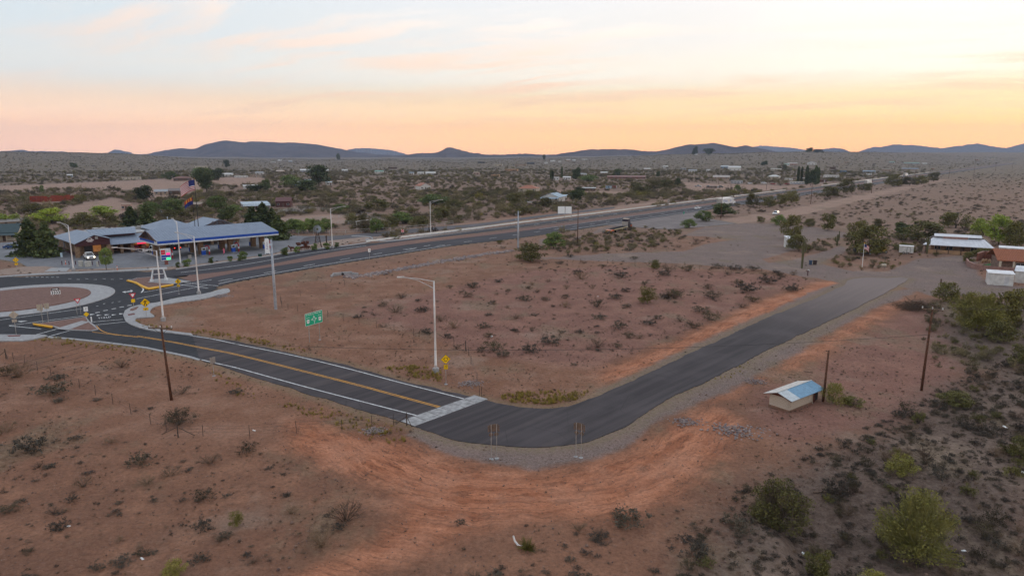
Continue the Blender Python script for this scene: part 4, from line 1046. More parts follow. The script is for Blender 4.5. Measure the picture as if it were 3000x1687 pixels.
def word(parent, s, size, x, y, z, m, sx=1.0):
    o = obj('lettering', text_mesh(s, size), m, parent); o.location = (x, y, z); o.rotation_euler = (math.pi / 2, 0, 0); o.scale = (sx, 1, 1); o['kind'] = 'stuff'; return o
def face(px, py, extra=0):  # turn to look at the camera from the foot
    p = P(px, py); return p, math.atan2(p.x, p.y) * -1 + extra

# green guide sign
a_, b_ = P(908, 1005), P(938, 995.5); c_ = (a_ + b_) / 2; c_ = Vector((c_.x, c_.y, 0)); rz_ = math.atan2(b_.y - a_.y, b_.x - a_.x)
o = thing('guide_sign', c_, rz_, 'green road sign with a white roundabout diagram and two 93 shields', 'road sign')
hw_ = (b_ - a_).length / 2; Wd = hw_ * 2 / .60
posts(o, (-hw_, hw_), 4.5, M_post, .06)
Z0 = 3.65
pn = plate(o, 'panel', rrect(Wd, 1.9, .12), 0, Z0, M_swhite, .03)
plate(pn, 'green_face', rrect(Wd - .08, 1.82, .10), -.032, Z0, M_sgreen, .006)
word(pn, 'E Vulture Mine Rd', .34, 0, -.042, Z0 + .70, M_swhite, Wd / 3.0)
for s_, nm in ((-1, 'South'), (1, 'North')):
    word(pn, nm, .27, s_ * Wd * .34, -.042, Z0 + .27, M_swhite)
    plate(pn, 'route_shield', [(-.26, -.18), (-.2, -.26), (0, -.32), (.2, -.26), (.26, -.18), (.22, 0), (.28, .18), (.2, .28), (.08, .25), (0, .29), (-.08, .25), (-.2, .28), (-.28, .18), (-.22, 0)], -.040, Z0 - .28, M_swhite, .006).location.x = s_ * Wd * .34
    word(pn, '93', .36, s_ * Wd * .34, -.050, Z0 - .29, M_sblack)
rg = MB()
for k in range(17):
    t0, t1 = R(-60 + k * 300 / 17), R(-60 + (k + 1) * 300 / 17)
    rg.face([(.30 * math.cos(t0), -.044, Z0 - .12 + .30 * math.sin(t0)), (.30 * math.cos(t1), -.044, Z0 - .12 + .30 * math.sin(t1)), (.22 * math.cos(t1), -.044, Z0 - .12 + .22 * math.sin(t1)), (.22 * math.cos(t0), -.044, Z0 - .12 + .22 * math.sin(t0))])
for q in ([(-.04, .28), (.04, .28), (.04, .42), (.11, .42), (0, .56), (-.11, .42), (-.04, .42)], [(.28, -.04), (.44, -.04), (.44, -.11), (.58, 0), (.44, .11), (.44, .04), (.28, .04)],
          [(-.28, .04), (-.44, .04), (-.44, .11), (-.58, 0), (-.44, -.11), (-.44, -.04), (-.28, -.04)], [(.0, -.72), (.08, -.72), (.09, -.50), (.22, -.26), (.14, -.22), (.01, -.46)]):
    rg.face([(x_, -.044, Z0 - .12 + z_) for x_, z_ in q])
rg.build('roundabout_diagram', M_swhite, pn)
def arrows(o, z, r_, m, y=-.034):
    mb = MB()
    for k in range(3):
        for j in range(5):
            t0, t1 = R(90 + k * 120 + j * 15), R(90 + k * 120 + (j + 1) * 15)
            mb.face([(r_ * math.cos(t0), y, z + r_ * math.sin(t0)), (r_ * math.cos(t1), y, z + r_ * math.sin(t1)), (r_ * .76 * math.cos(t1), y, z + r_ * .76 * math.sin(t1)), (r_ * .76 * math.cos(t0), y, z + r_ * .76 * math.sin(t0))])
        t = R(90 + k * 120 + 75); n1, n2, tp = r_ * 1.18, r_ * .58, R(90 + k * 120 + 100)
        mb.face([(n1 * math.cos(t), y, z + n1 * math.sin(t)), (r_ * .88 * math.cos(tp), y, z + r_ * .88 * math.sin(tp)), (n2 * math.cos(t), y, z + n2 * math.sin(t))])
    return mb.build('arrow_circle', m, o)
def diamond_sign(px, py, h, s, label, name='warning_sign', sym=None, plaque=None, m=M_syel, front=True, rzx=0.0, ph=.42, pw=.55, group=None, cat='road sign', zp=None):
    p, rz = face(px, py, rzx); o = thing(name, p, rz, label, cat, group)
    posts(o, (0,), h + s * .5, foot=front)
    if front:
        b = plate(o, 'panel', diam(s), 0, h, M_sblack, .02); plate(b, 'yellow_face', diam(s * .94), -.021, h, m, .006)
    else: b = plate(o, 'panel', diam(s), .1, h, m, .02)
    if sym == 'round': arrows(b, h, s * .42, M_sblack)
    if sym == 'walk':
        q = MB()
        q.lathe([(.02, 0), (.075, .05), (.075, .09), (.02, .14)], 8); q.v = [(x_, -.034, z_ + h + s * .32) for x_, _, z_ in q.v]
        for pl in ([(-.06, .30), (.07, .30), (.06, -.02), (-.07, -.02)], [(-.07, 0), (.0, 0), (-.12, -.42), (-.22, -.40)], [(0, 0), (.06, 0), (.22, -.42), (.12, -.42)], [(.05, .28), (.20, .08), (.26, .12), (.08, .30)], [(-.05, .28), (-.22, .10), (-.16, .06), (-.02, .24)]):
            q.face([(x_ * s / .6, -.034, h + z_ * s / .6) for x_, z_ in pl])
        q.build('walker_symbol', M_sblack, b)
    if plaque is not None:
        zz = zp or h - s - ph / 2 - .06
        if front:
            pb = plate(o, 'plaque', rect(pw, ph), 0, zz, M_sblack, .02); plate(pb, 'yellow_face', rect(pw * .93, ph * .93), -.021, zz, m, .006)
            if plaque == 'arrow': MB().face([(x_, -.034, zz + z_) for x_, z_ in [(-.20, -.14), (-.20, .06), (-.13, 0), (.16, .13), (.20, .06), (-.07, -.06), (0, -.13)]]).build('arrow', M_sblack, pb)
            elif plaque:
                word(pb, plaque[0], .36, 0, -.034, zz + .08, M_sblack)
                if len(plaque) > 1: word(pb, plaque[1], .18, 0, -.034, zz - .2, M_sblack)
        else: plate(o, 'plaque', rect(pw, ph), .1, zz, m, .02)
    return o
diamond_sign(1307, 1126, 3.25, .62, 'yellow roundabout ahead diamond over a 20 mph plate', sym='round', plaque=('20', 'MPH'), ph=.62, pw=.52, rzx=.15)
diamond_sign(430, 931, 2.7, .80, 'yellow pedestrian diamond with arrow plate beside the kerb ramp', sym='walk', plaque='arrow', ph=.5, pw=.8)
diamond_sign(525, 862, 2.65, .62, 'yellow pedestrian diamond with arrow plate beyond the splitter island', sym='walk', plaque='arrow', ph=.42, pw=.6)
diamond_sign(50, 790, 2.4, .68, 'yellow warning diamond at the far left beside the shop drive', sym='round', plaque=('15',), ph=.5, pw=.7)
diamond_sign(48, 981, 3.2, .66, 'pale diamond sign seen from behind at the left pavement', m=M_sback2, front=False, plaque='', ph=.42, pw=.62)
diamond_sign(1958, 606, 3.2, .75, 'small grey diamond sign seen from behind beyond the guardrail', m=M_sback, front=False, plaque='', ph=.5, pw=.5)
def yield_sign(px, py, h, s, label, two=False, plaque=False):
    p, rz = face(px, py); o = thing('yield_sign', p, rz, label, 'road sign')
    posts(o, (-.28, .28) if two else (0,), h + s * .3, foot=False)
    b = plate(o, 'panel', tri(s), 0, h, M_sred, .02); plate(b, 'white_face', tri(s * .58), -.021, h + s * .03, M_swhite, .006)
    if plaque: plate(o, 'yellow_plaque', rect(.62, .62), 0, h - s - .40, M_syel, .02)
yield_sign(393, 908, 2.75, .62, 'red and white yield sign over a yellow plate at the entry', False, True)
yield_sign(232, 922, 2.6, .58, 'red and white yield sign on the left splitter island', True)
p, rz = face(256, 945); o = thing('keep_right_sign', p, rz, 'white keep right sign over a yellow marker on the splitter nose', 'road sign')
posts(o, (0,), 2.6, foot=False)
b = plate(o, 'panel', rect(.62, .78), 0, 2.35, M_swhite, .02); word(b, '?', .62, .02, -.025, 2.36, M_sblack)
plate(o, 'yellow_marker', diam(.42), 0, 1.45, M_syel, .02); plate(o, 'delineator', rect(.2, .9), 0, .5, M_swhite, .03).location.x = .62
# chevron boards on the central island
p, rz = face(165, 872); o = thing('chevron_sign', p, rz, 'black and white arrow and chevron boards on the central island', 'road sign')
posts(o, (-.55, .55), 1.9, foot=False)
b = plate(o, 'arrow_board', rect(1.25, .42), 0, 1.72, M_sblack, .02); MB().face([(x_, -.024, 1.72 + z_) for x_, z_ in [(-.52, -.07), (.2, -.07), (.2, -.16), (.52, 0), (.2, .16), (.2, .07), (-.52, .07)]]).build('white_arrow', M_swhite, b)
b = plate(o, 'chevron_board', rect(1.6, .75), 0, 1.05, M_swhite, .02); cv = MB()
for k in range(4):
    x0 = -.70 + k * .37
    cv.face([(x0, -.024, .72), (x0 + .17, -.024, .72), (x0 + .34, -.024, 1.05), (x0 + .17, -.024, 1.05)]); cv.face([(x0, -.024, 1.38), (x0 + .17, -.024, 1.05), (x0 + .34, -.024, 1.05), (x0 + .17, -.024, 1.38)])
cv.build('chevrons', M_sblack, b)
def back_sign(px, py, label, parts, px2=None, name='sign_back', h=3.2, m=M_sback, rzx=0.0):
    p, rz = face(px, py, rzx); o = thing(name, p, rz, label, 'road sign')
    posts(o, px2 or (0,), h, M_post, .035, True, -.05)
    for nm, pl, x_, z_ in parts: plate(o, nm, pl, .06, z_, m, .025).location.x = x_
    return o
back_sign(133, 945, 'pair of pale sign panels seen from behind on the splitter island', [('panel', rect(.85, 1.0), -.5, 2.7), ('panel', rect(.72, .95), .45, 2.8), ('plaque', rect(.4, .2), -.4, 2.05)], (-.35, .45), 'sign_back', 3.2, M_sback2)
for x_, y_, lb, e_ in ((1447, 1343, 'left pair of brown sign backs on two posts at the bend', .25), (1695, 1339, 'right pair of brown sign backs on two posts at the bend', -.35)):
    o = back_sign(x_, y_, lb, [('panel', rect(.80, .72), 0, 3.05), ('panel', rect(.12, .62), -.50, 3.0), ('panel', rect(.12, .66), .50, 2.95)], (-.26, .26), 'chevron_sign', 3.4, M_sbrown, e_)
    for s_ in (-.26, .26): plate(o, 'diamond_marker', diam(.25), .06, 2.38, M_sbrown, .02).location.x = s_
back_sign(627, 1101, 'twin grey sign panels seen from behind at the road edge', [('panel', rect(.30, .82), -.17, 2.05), ('panel', rect(.30, .82), .17, 2.12)], (0,), 'sign_back', 2.5, M_sback)
p, rz = face(1083, 761); o = thing('speed_sign', p, rz, 'small white regulatory sign beside the near highway lanes', 'road sign')
posts(o, (0,), 3.0, foot=False); b = plate(o, 'panel', rect(.62, .95), 0, 2.55, M_swhite, .02); word(b, '?', .8, 0, -.024, 2.5, M_sblack)
p, rz = face(1180, 694); o = thing('no_entry_sign', p, rz, 'red square do not enter sign beyond the highway', 'road sign')
posts(o, (0,), 2.5, foot=False); b = plate(o, 'panel', rect(.9, .9), 0, 2.05, M_swhite, .02); plate(b, 'red_disc', [(.43 * math.cos(R(k * 20)), .43 * math.sin(R(k * 20))) for k in range(18)], -.022, 2.05, M_sred, .006); plate(b, 'bar', rect(.6, .14), -.03, 2.05, M_swhite, .006)
p, rz = face(1656, 641); o = thing('billboard_sign', p, rz, 'large white two-panel sign back standing beyond the guardrail', 'road sign')
posts(o, (-2.9, -.3, 2.6), 3.6, M_post, .09, False); plate(o, 'panel', rect(3.0, 3.1), 0, 3.8, M_swhite, .06).location.x = -1.75; plate(o, 'panel', rect(2.7, 3.1), 0, 3.8, M_swhite, .06).location.x = 1.35
p, rz = face(2003, 634); o = thing('mile_marker', p, rz, 'small green mile marker left of the white saloon car', 'road sign')
posts(o, (0,), 1.8, foot=False); plate(o, 'panel', rect(.35, 1.1), 0, 1.6, M_sgreen, .02)
for x_, y_, lb in ((780, 790, 'slim'),): pass

# ------------------------------------------------------------------ fences
M_tpost = mat('rusty_fence_post', (.085, .060, .048), .8, .3, var=.2)
M_pipe = mat('white_pipe_rail', (.50, .48, .46), .6, var=.08)
FP = {}
def fence(name, pxs, label, h=1.25, r=.03, m=M_tpost, wires=(.5, .85, 1.15), wr=.007, step=None, brace=(), cat='fence', rail_m=None):
    pts = [P(*q) for q in pxs]
    if step:
        q = resample([(p[0], p[1]) for p in pts], step); pts = [Vector((a, b, float(T(a, b)))) for a, b in q]
    o = thing(name, pts[0], 0, label, cat); key = (h, r, m.name)
    if key not in FP: FP[key] = MB().cyl((0, 0, -.2), (0, 0, h), r, r, 5).mesh('post'); FP[key].materials.append(m)
    for i, p in enumerate(pts):
        c = bpy.data.objects.new('post', FP[key]); COL.objects.link(c); c.parent = o; c.location = p - pts[0]
        c.rotation_euler = (random.uniform(-.04, .04), random.uniform(-.04, .04), 0)
    for w in wires:
        MB().tube([p - pts[0] + Vector((0, 0, w)) for p in pts], wr, 4).build('rail' if wr > .02 else 'wire', rail_m or (m if wr > .02 else M_wire), o)
    for i, ds in brace:
        p = pts[i] - pts[0]
        MB().cyl(p + Vector((0, 0, -.2)), p + Vector((0, 0, h + .15)), .06, .06, 7).build('brace_post', M_tpost, o)
        for dx, dy in ds: MB().cyl(p + Vector((0, 0, h - .2)), p + Vector((dx, dy, .05)), .035, .035, 6).build('brace_rod', M_tpost, o)
    return o
fence('wire_fence', [(-40, 1038), (18, 1050), (40, 1058), (73, 1068), (110, 1085), (150, 1102), (190, 1121), (234, 1138), (280, 1157), (331, 1183), (384, 1212), (442, 1244), (488, 1262), (522, 1279), (595, 1279), (732, 1278), (869, 1266), (1002, 1263), (1090, 1249), (1153, 1246), (1192, 1246)],
      'rusty wire fence on thin posts across the left foreground', brace=((1, ((-1.5, .3), (.6, -.5))), (13, ((-1.9, .5), (1.6, .2))), (20, ((-1.2, .3), (.6, -.5)))))
fence('wire_fence', [(822, 884), (826, 900), (844, 908), (872, 913), (916, 922), (960, 930), (1006, 940), (1052, 952), (1103, 962), (1155, 973), (1212, 984), (1330, 1010), (1364, 1025), (1373, 1044), (1380, 1068), (1397, 1118), (1405, 1158), (1411, 1162)],
      'rusty wire fence on thin posts between the green sign and the lot', brace=((12, ((-1.6, .8), (.2, -1.0))),))
fence('wire_fence', [(824, 890), (880, 868), (955, 850), (1010, 838), (1090, 820), (1140, 808), (1220, 790), (1290, 776), (1365, 766), (1430, 755), (1500, 748)], 'thin wire fence along the rock-lined ditch', h=1.3)
fence('wire_fence', [(1500, 762), (1560, 770), (1640, 772), (1700, 770), (1780, 772), (1860, 778), (1950, 783), (2050, 790), (2150, 795), (2230, 800)], 'thin wire fence along the back of the vacant lot', h=1.2)
fence('pipe_fence', [(805, 652), (870, 650), (950, 645), (1000, 639), (1040, 636), (1105, 645), (1160, 655)], 'white pipe rail fence behind the hedge by the arena', h=1.5, r=.06, m=M_pipe, wires=(.5, 1.0, 1.45), wr=.045, step=5)
fence('pipe_fence', [(805, 632), (870, 612), (950, 618), (1040, 628), (1140, 640)], 'white pipe rail fence along the far side of the arena', h=1.5, r=.06, m=M_pipe, wires=(.5, 1.0, 1.45), wr=.045, step=5)
fence('pipe_fence', [(840, 685), (890, 688), (990, 686), (1085, 682), (1180, 676), (1260, 668), (1340, 656)], 'white pipe rail fence along the frontage road', h=1.5, r=.06, m=M_pipe, wires=(.75, 1.45), wr=.045, step=5.5)
fence('pipe_fence', [(975, 655), (1040, 660), (1080, 670)], 'short white rail fence beside the arena gateway', h=1.5, r=.06, m=M_pipe, wires=(.4, .9, 1.45), wr=.05, step=3)
fence('pipe_fence', [(815, 627), (850, 622), (885, 625), (895, 622)], 'white cattle panels stacked in the arena corner', h=2.0, r=.07, m=M_pipe, wires=(.3, .6, .9, 1.2, 1.5, 1.9), wr=.07, step=2.5)
o = thing('arena_gateway', P(1068, 672), math.atan2(P(1087, 669).y - P(1049, 675).y, P(1087, 669).x - P(1049, 675).x), 'tall white entrance frame with one top beam over the arena drive', 'gate')
for s_ in (-4.6, 4.6): MB().cyl((s_, 0, -.2), (s_, 0, 3.3), .13, .13, 8).build('post', M_pipe, o)
MB().box(0, 0, 3.38, 10.4, .2, .22).build('beam', M_pipe, o)
for x0, x1, y_ in ((240, 330, 512),): pass

# guardrail
gr = thing('guardrail', (*hw(140, -173.0), 0), 0, 'long pale steel guardrail along the far edge of the highway', 'guardrail')
g0 = Vector((*hw(140, -173.0), 0))
gl = [Vector((*hw(a_, -173.0), 0)) for a_ in np.linspace(140, 540, 120)]
pm = MB().box(0, .1, .33, .13, .16, .9).mesh('post'); pm.materials.append(M_wood2)
bm_ = MB().box(0, -.03, .55, .16, .22, .32).mesh('blockout'); bm_.materials.append(M_wood2)
for q in gl[::1]:
    c = bpy.data.objects.new('post', pm); COL.objects.link(c); c.parent = gr; c.location = q - g0; c.rotation_euler = (0, 0, R(90 - 39.294))
M_rail = mat('galvanised_rail', (.85, .82, .78), .5, .0, var=.05)
u_ = Vector((AX[0], AX[1], 0)); n__ = Vector((AN[0], AN[1], 0))
for nm, s0, s1 in (('rail', 138, 545),):
    prof = [(.10, .38), (.02, .48), (.02, .56), (.09, .65), (.02, .74), (.02, .84), (.10, .95), (.20, .95), (.07, .84), (.07, .74), (.14, .65), (.07, .56), (.07, .48), (.14, .38)]
    mb = MB(); L_ = s1 - s0; n_ = len(prof)
    vs = [tuple(u_ * t + n__ * a + Vector((0, 0, b))) for t in (s0 - 140, s1 - 140) for a, b in prof]
    mb.add(vs, [(i, (i + 1) % n_, n_ + (i + 1) % n_, n_ + i) for i in range(n_)]); mb.build(nm, M_rail, gr)
gr2 = thing('guardrail', (*hw(920, -173.0), 0), 0, 'far stretch of pale guardrail beyond the rear white lorry', 'guardrail')
MB().box(0, 0, .55, 560, .12, .5, R(90 - 39.294)).build('rail', M_rail, gr2)
for k in range(40):
    c = bpy.data.objects.new('post', pm); COL.objects.link(c); c.parent = gr2; c.location = u_ * (-273 + k * 14); c.rotation_euler = (0, 0, R(90 - 39.294))

# ------------------------------------------------------------------ vehicles
M_tyre = mat('tyre', (.018, .018, .018), .85)
M_rim = mat('wheel_rim', (.42, .42, .42), .35, .7)
M_glass = mat('dark_glass', (.012, .016, .022), .08, spec=.8)
M_hl = mat('headlight_lit', (.9, .9, .85), .2, emit=(1, .80, .50), es=6)
M_hlo = mat('headlight', (.7, .7, .68), .15)
M_tl = mat('tail_light', (.35, .01, .01), .3)
M_tll = mat('tail_light_lit', (.8, .02, .02), .3, emit=(1, .05, .03), es=2.5)
def paint(name, c): return mat('paint_' + name, c, .28, .0, var=.02, spec=.6)
def wheel(o, x, y, r, w=.24):
    t = MB().cyl((x, y - w / 2, r), (x, y + w / 2, r), r, r, 14).build('wheel', M_tyre, o)
    MB().cyl((x, y - w / 2 - .01, r), (x, y + w / 2 + .01, r), r * .58, r * .58, 10).build('rim', M_rim, t)
def cabin(o, b0, b1, t0, t1, z0, z1, wb, wt, roof_m, glass=M_glass):
    g_ = MB(); v = [(b0, -wb, z0), (b1, -wb, z0), (b1, wb, z0), (b0, wb, z0), (t0, -wt, z1), (t1, -wt, z1), (t1, wt, z1), (t0, wt, z1)]
    g_.add(v, [(0, 1, 5, 4), (1, 2, 6, 5), (2, 3, 7, 6), (3, 0, 4, 7)]).build('windows', glass, o)
    MB().add([(t0 - .03, -wt - .02, z1 - .05), (t1 + .03, -wt - .02, z1 - .05), (t1 + .03, wt + .02, z1 - .05), (t0 - .03, wt + .02, z1 - .05), (t0 + .1, -wt + .08, z1 + .05), (t1 - .1, -wt + .08, z1 + .05), (t1 - .1, wt - .08, z1 + .05), (t0 + .1, wt - .08, z1 + .05)],
             [(0, 1, 5, 4), (1, 2, 6, 5), (2, 3, 7, 6), (3, 0, 4, 7), (4, 5, 6, 7)]).build('roof', roof_m, o)
    for s_ in (-1, 1):
        for f in (.0, .5, 1.0):
            xb, xt = b0 + (b1 - b0) * f, t0 + (t1 - t0) * f
            MB().cyl((xb, s_ * (wb + .005), z0), (xt, s_ * (wt + .005), z1), .05, .045, 5).build('pillar', roof_m, o)
def car(kind, p, rz, m, label, name=None, group=None, lit=None, cat='car'):
    o = thing(name or dict(sedan='saloon_car', suv='sport_utility_car', pickup='pickup_truck', van='van')[kind], p, rz, label, cat, group)
    if kind == 'sedan': pr = [(-2.3, .32), (-2.36, .62), (-2.25, .9), (-1.35, .98), (.95, .95), (2.05, .82), (2.33, .6), (2.28, .32)]; W_ = .9
    elif kind == 'pickup': pr = [(-2.85, .45), (-2.9, .8), (-2.88, 1.12), (-.9, 1.12), (.95, 1.12), (2.4, 1.08), (2.82, .98), (2.88, .5), (2.8, .42)]; W_ = .98
    elif kind == 'van': pr = [(-2.6, .4), (-2.65, 1.1), (1.2, 1.1), (2.3, .95), (2.55, .7), (2.5, .4)]; W_ = .98
    else: pr = [(-2.35, .4), (-2.42, .75), (-2.36, 1.05), (1.0, 1.08), (2.15, .98), (2.4, .75), (2.36, .4)]; W_ = .95
    b = MB().ext_y(pr, -W_, W_)
    b.v = [(x_, y_ * (1 - .06 * max(0, abs(x_) - 1.6)), z_) for x_, y_, z_ in b.v]
    b.build('body', m, o)
    if kind == 'sedan': cabin(o, -1.75, 1.05, -1.05, .25, .95, 1.42, .82, .62, m); wx, r_ = (1.42, -1.4), .33
    elif kind == 'suv': cabin(o, -2.3, 1.1, -2.05, .35, 1.05, 1.72, .88, .72, m); wx, r_ = (1.45, -1.4), .38
    elif kind == 'van': cabin(o, -2.6, 1.4, -2.5, .6, 1.1, 2.0, .94, .82, m); wx, r_ = (1.5, -1.6), .36
    else:
        cabin(o, -.95, 1.35, -.75, .55, 1.1, 1.85, .92, .74, m); wx, r_ = (1.85, -1.75), .42
        MB().b0(-2.75, -1.02, -.8, .8, 1.08, 1.13).build('bed_floor', M_dark, o)
    for x_ in wx:
        for s_ in (-1, 1): wheel(o, x_, s_ * (W_ - .08), r_)
    fx = pr[-2][0] - .01; zt = .86 if kind == 'pickup' else .72
    for s_ in (-1, 1):
        MB().box(fx - .02, s_ * (W_ - .24), zt, .1, .34, .17).build('headlight', M_hl if lit == 'head' else M_hlo, o)
        MB().box(pr[1][0] + .02, s_ * (W_ - .14), .85, .08, .2, .26).build('tail_light', M_tll if lit == 'tail' else M_tl, o)
    MB().box(fx, 0, zt - .08, .06, W_ * .95, .26).build('grille', M_dark, o)
    MB().box(fx, 0, .45, .14, W_ * 1.9, .18).build('bumper', M_rim if kind == 'pickup' else m, o)
    return o
HA = R(90 - 39.294)
Pw = paint('white', (.86, .85, .84)); Pn = paint('navy', (.012, .012, .03)); Pb = paint('black', (.012, .012, .013)); Ps = paint('silver', (.40, .41, .42)); Pr_ = paint('red', (.30, .02, .02)); Pbl = paint('blue', (.03, .08, .22)); Por = paint('orange', (.62, .10, .02)); Pt = paint('tan', (.38, .30, .22))
def face_cam(p, off=0): return math.atan2(-p[1], -p[0]) + off
pk = P(262, 759); car('pickup', pk, face_cam(pk, .16), Pw, 'white pickup truck with glowing headlights before the shop gable', lit='head', cat='truck')
q = P(2050, 607); q = Vector((*hw(float(np.array(q[:2]) @ AX) - 14, -148.6), .05)); car('sedan', q, HA + math.pi * 0, Pw, 'white saloon car on the highway behind the white lorry')
q = P(2273, 629); car('suv', q, math.atan2(-2.2, -1.6), Pw, 'white off-road car on the tan dirt track')
q = P(2322, 571); q = Vector((*hw(float(np.array(q[:2]) @ AX), -149.0), .05)); car('sedan', q, HA, Pw, 'white car half hidden behind the highway bushes')

def box_body(o, name, x0, x1, w, z0, z1, m): return MB().b0(x0, x1, -w / 2, w / 2, z0, z1).build(name, m, o)
def lorry(p, rz, cab_m, trailer_m, label, letters=None, L=15.5):
    o = thing('articulated_lorry', p, rz, label, 'lorry')
    tb = box_body(o, 'trailer', -L, 0, 2.6, 1.15, 4.1, trailer_m)
    MB().b0(-L - .02, -L + .1, -1.3, 1.3, 1.0, 4.12).build('rear_frame', M_rim, o)
    MB().b0(-L + .5, -.2, -.5, .5, .95, 1.13).build('chassis', M_dark, o)
    MB().b0(-L + 4, -4, -1.25, -1.2, .5, 1.1).build('side_skirt', M_sback, o)
    for x_ in (-L + 1.2, -L + 2.5, -2.3, -1.0):
        for s_ in (-1.05, 1.05): wheel(o, x_, s_, .52, .5)
    cb = MB().ext_y([(.55, .9), (.55, 3.7), (.9, 3.95), (2.1, 3.75), (2.75, 2.9), (3.0, 2.15), (4.6, 1.85), (4.85, 1.5), (4.85, .6), (.9, .6)], -1.2, 1.2).build('cab', cab_m, o)
    MB().quad((2.2, -1.05, 3.6), (2.2, 1.05, 3.6), (2.98, 1.0, 2.3), (2.98, -1.0, 2.3)).build('windscreen', M_glass, cb).location = (.06, 0, .04)
    for s_ in (-1.21, 1.21): MB().face([(1.75, s_, 2.3), (2.85, s_, 2.3), (2.45, s_, 3.1), (1.75, s_, 3.1)]).build('window', M_glass, cb)
    MB().b0(-.1, .5, -.7, .7, 1.0, 2.2).build('coupling', M_dark, o)
    wheel(o, 4.0, -1.05, .52, .35); wheel(o, 4.0, 1.05, .52, .35); MB().b0(4.7, 5.0, -1.2, 1.2, .55, .95).build('bumper', M_rim, o)
    MB().cyl((.75, -1.1, 1.0), (.75, -1.1, 4.2), .08, .08, 6).build('exhaust', M_rim, o)
    if letters:
        mb = mat('blue_lettering', (.01, .10, .45), .5); my = mat('yellow_mark', (.8, .45, .02), .5)
        for s_, rz2 in ((-1.312, 0), (1.312, math.pi)):
            for t_, x_, sz in (('Walmart', -9.6, 1.75), ('.com', -2.9, 1.5)):
                l_ = obj('lettering', text_mesh(t_, sz), mb, tb); l_.location = (x_ if s_ < 0 else -L - x_, s_, 2.65); l_.rotation_euler = (math.pi / 2, 0, rz2); l_['kind'] = 'stuff'
            for k in range(6):
                a = R(60 * k + 30); x0 = -5.1 if s_ < 0 else -L + 5.1
                MB().face([(x0 + .22 * math.cos(a) - .09 * math.sin(a), s_, 2.65 + .22 * math.sin(a) + .09 * math.cos(a)), (x0 + .75 * math.cos(a) - .11 * math.sin(a), s_, 2.65 + .75 * math.sin(a) + .11 * math.cos(a)),
                           (x0 + .75 * math.cos(a) + .11 * math.sin(a), s_, 2.65 + .75 * math.sin(a) - .11 * math.cos(a)), (x0 + .22 * math.cos(a) + .09 * math.sin(a), s_, 2.65 + .22 * math.sin(a) - .09 * math.cos(a))]).build('spark_ray', my, tb)
    return o
def lorry_at(px, py, lat, *a, **k):
    q = P(px, py); return lorry(Vector((*hw(float(np.array(q[:2]) @ AX), lat), .05)), HA, *a, **k)
lorry_at(2156, 601, -147.9, Pw, Pw, 'white articulated lorry with blue lettering on the highway', letters=True)
lorry_at(2563, 541, -147.9, Pw, Pw, 'plain white lorry partly behind the second row of highway bushes')
lorry_at(2712, 518, -165.5, Pw, Pw, 'distant white lorry farthest up the highway')
# flatbed transporter on the verge
fa, fb = P(1748, 692), P(1843, 670); fd = (fb - fa).normalized(); print('flatbed span', (fb - fa).length)
o = thing('flatbed_truck', fb - fd * 5.2 + Vector((0, 0, .05)), math.atan2(fd.y, fd.x), 'dark flatbed transporter with orange tail parked on the highway verge', 'truck')
cb = MB().ext_y([(1.2, .8), (1.2, 3.7), (1.8, 3.95), (2.9, 3.8), (3.4, 2.9), (3.5, 2.2), (4.9, 1.9), (5.2, 1.5), (5.2, .6), (1.5, .6)], -1.2, 1.2).build('cab', Pn, o)
MB().b0(1.6, 2.9, -1.1, 1.1, 3.9, 4.05).build('roof_fairing', paint('cream', (.62, .48, .38)), cb)
MB().quad((2.95, -1.05, 3.6), (2.95, 1.05, 3.6), (3.48, 1.0, 2.35), (3.48, -1.0, 2.35)).build('windscreen', M_glass, cb).location = (.06, 0, .03)
for s_ in (-1.21, 1.21):
    MB().face([(2.4, s_, 2.3), (3.35, s_, 2.3), (3.1, s_, 3.1), (2.4, s_, 3.1)]).build('window', M_glass, cb)
    MB().b0(3.6, 5.1, s_ - .04 * np.sign(s_) - .05, s_ - .04 * np.sign(s_) + .05, .9, 1.55).build('orange_lit_accent', Por, cb)  # orange-lit accents on the cab sides, put in as orange colour
MB().b0(.95, 1.15, -1.2, 1.2, 1.1, 3.0).build('headboard', M_rim, o)
MB().b0(-11.5, .9, -1.28, 1.28, 1.05, 1.25).build('deck', mat('timber_deck', (.10, .075, .055), .9), o)
for s_ in (-1.3, 1.3): MB().b0(-11.5, .9, s_ - .05, s_ + .05, 1.02, 1.27).build('deck_edge', mat('pale_deck_edge', (.55, .46, .28), .6), o)
for k in range(9): MB().box(-10 + k * 1.2, 0, 1.36, .16, 2.1, .2).build('tie_down_bar', M_dark, o)
MB().b0(-11, -.2, -.45, .45, .7, 1.04).build('chassis', M_dark, o)
MB().b0(-13.9, -11.5, -1.28, 1.28, .75, 1.12).build('tail_deck', Por, o)
MB().b0(-14.0, -13.9, -1.28, 1.28, .5, .95).build('tail_bumper', paint('amber', (.55, .27, .01)), o)
for s_ in (-.85, .85): MB().box(-15.2, s_, .75, 2.6, .5, .1, 0, R(-12)).build('ramp', M_dark, o)
for x_ in (-.4, -1.7, -12.4, -9.3, 4.3):
    for s_ in (-1.02, 1.02): wheel(o, x_, s_, .5, .42)

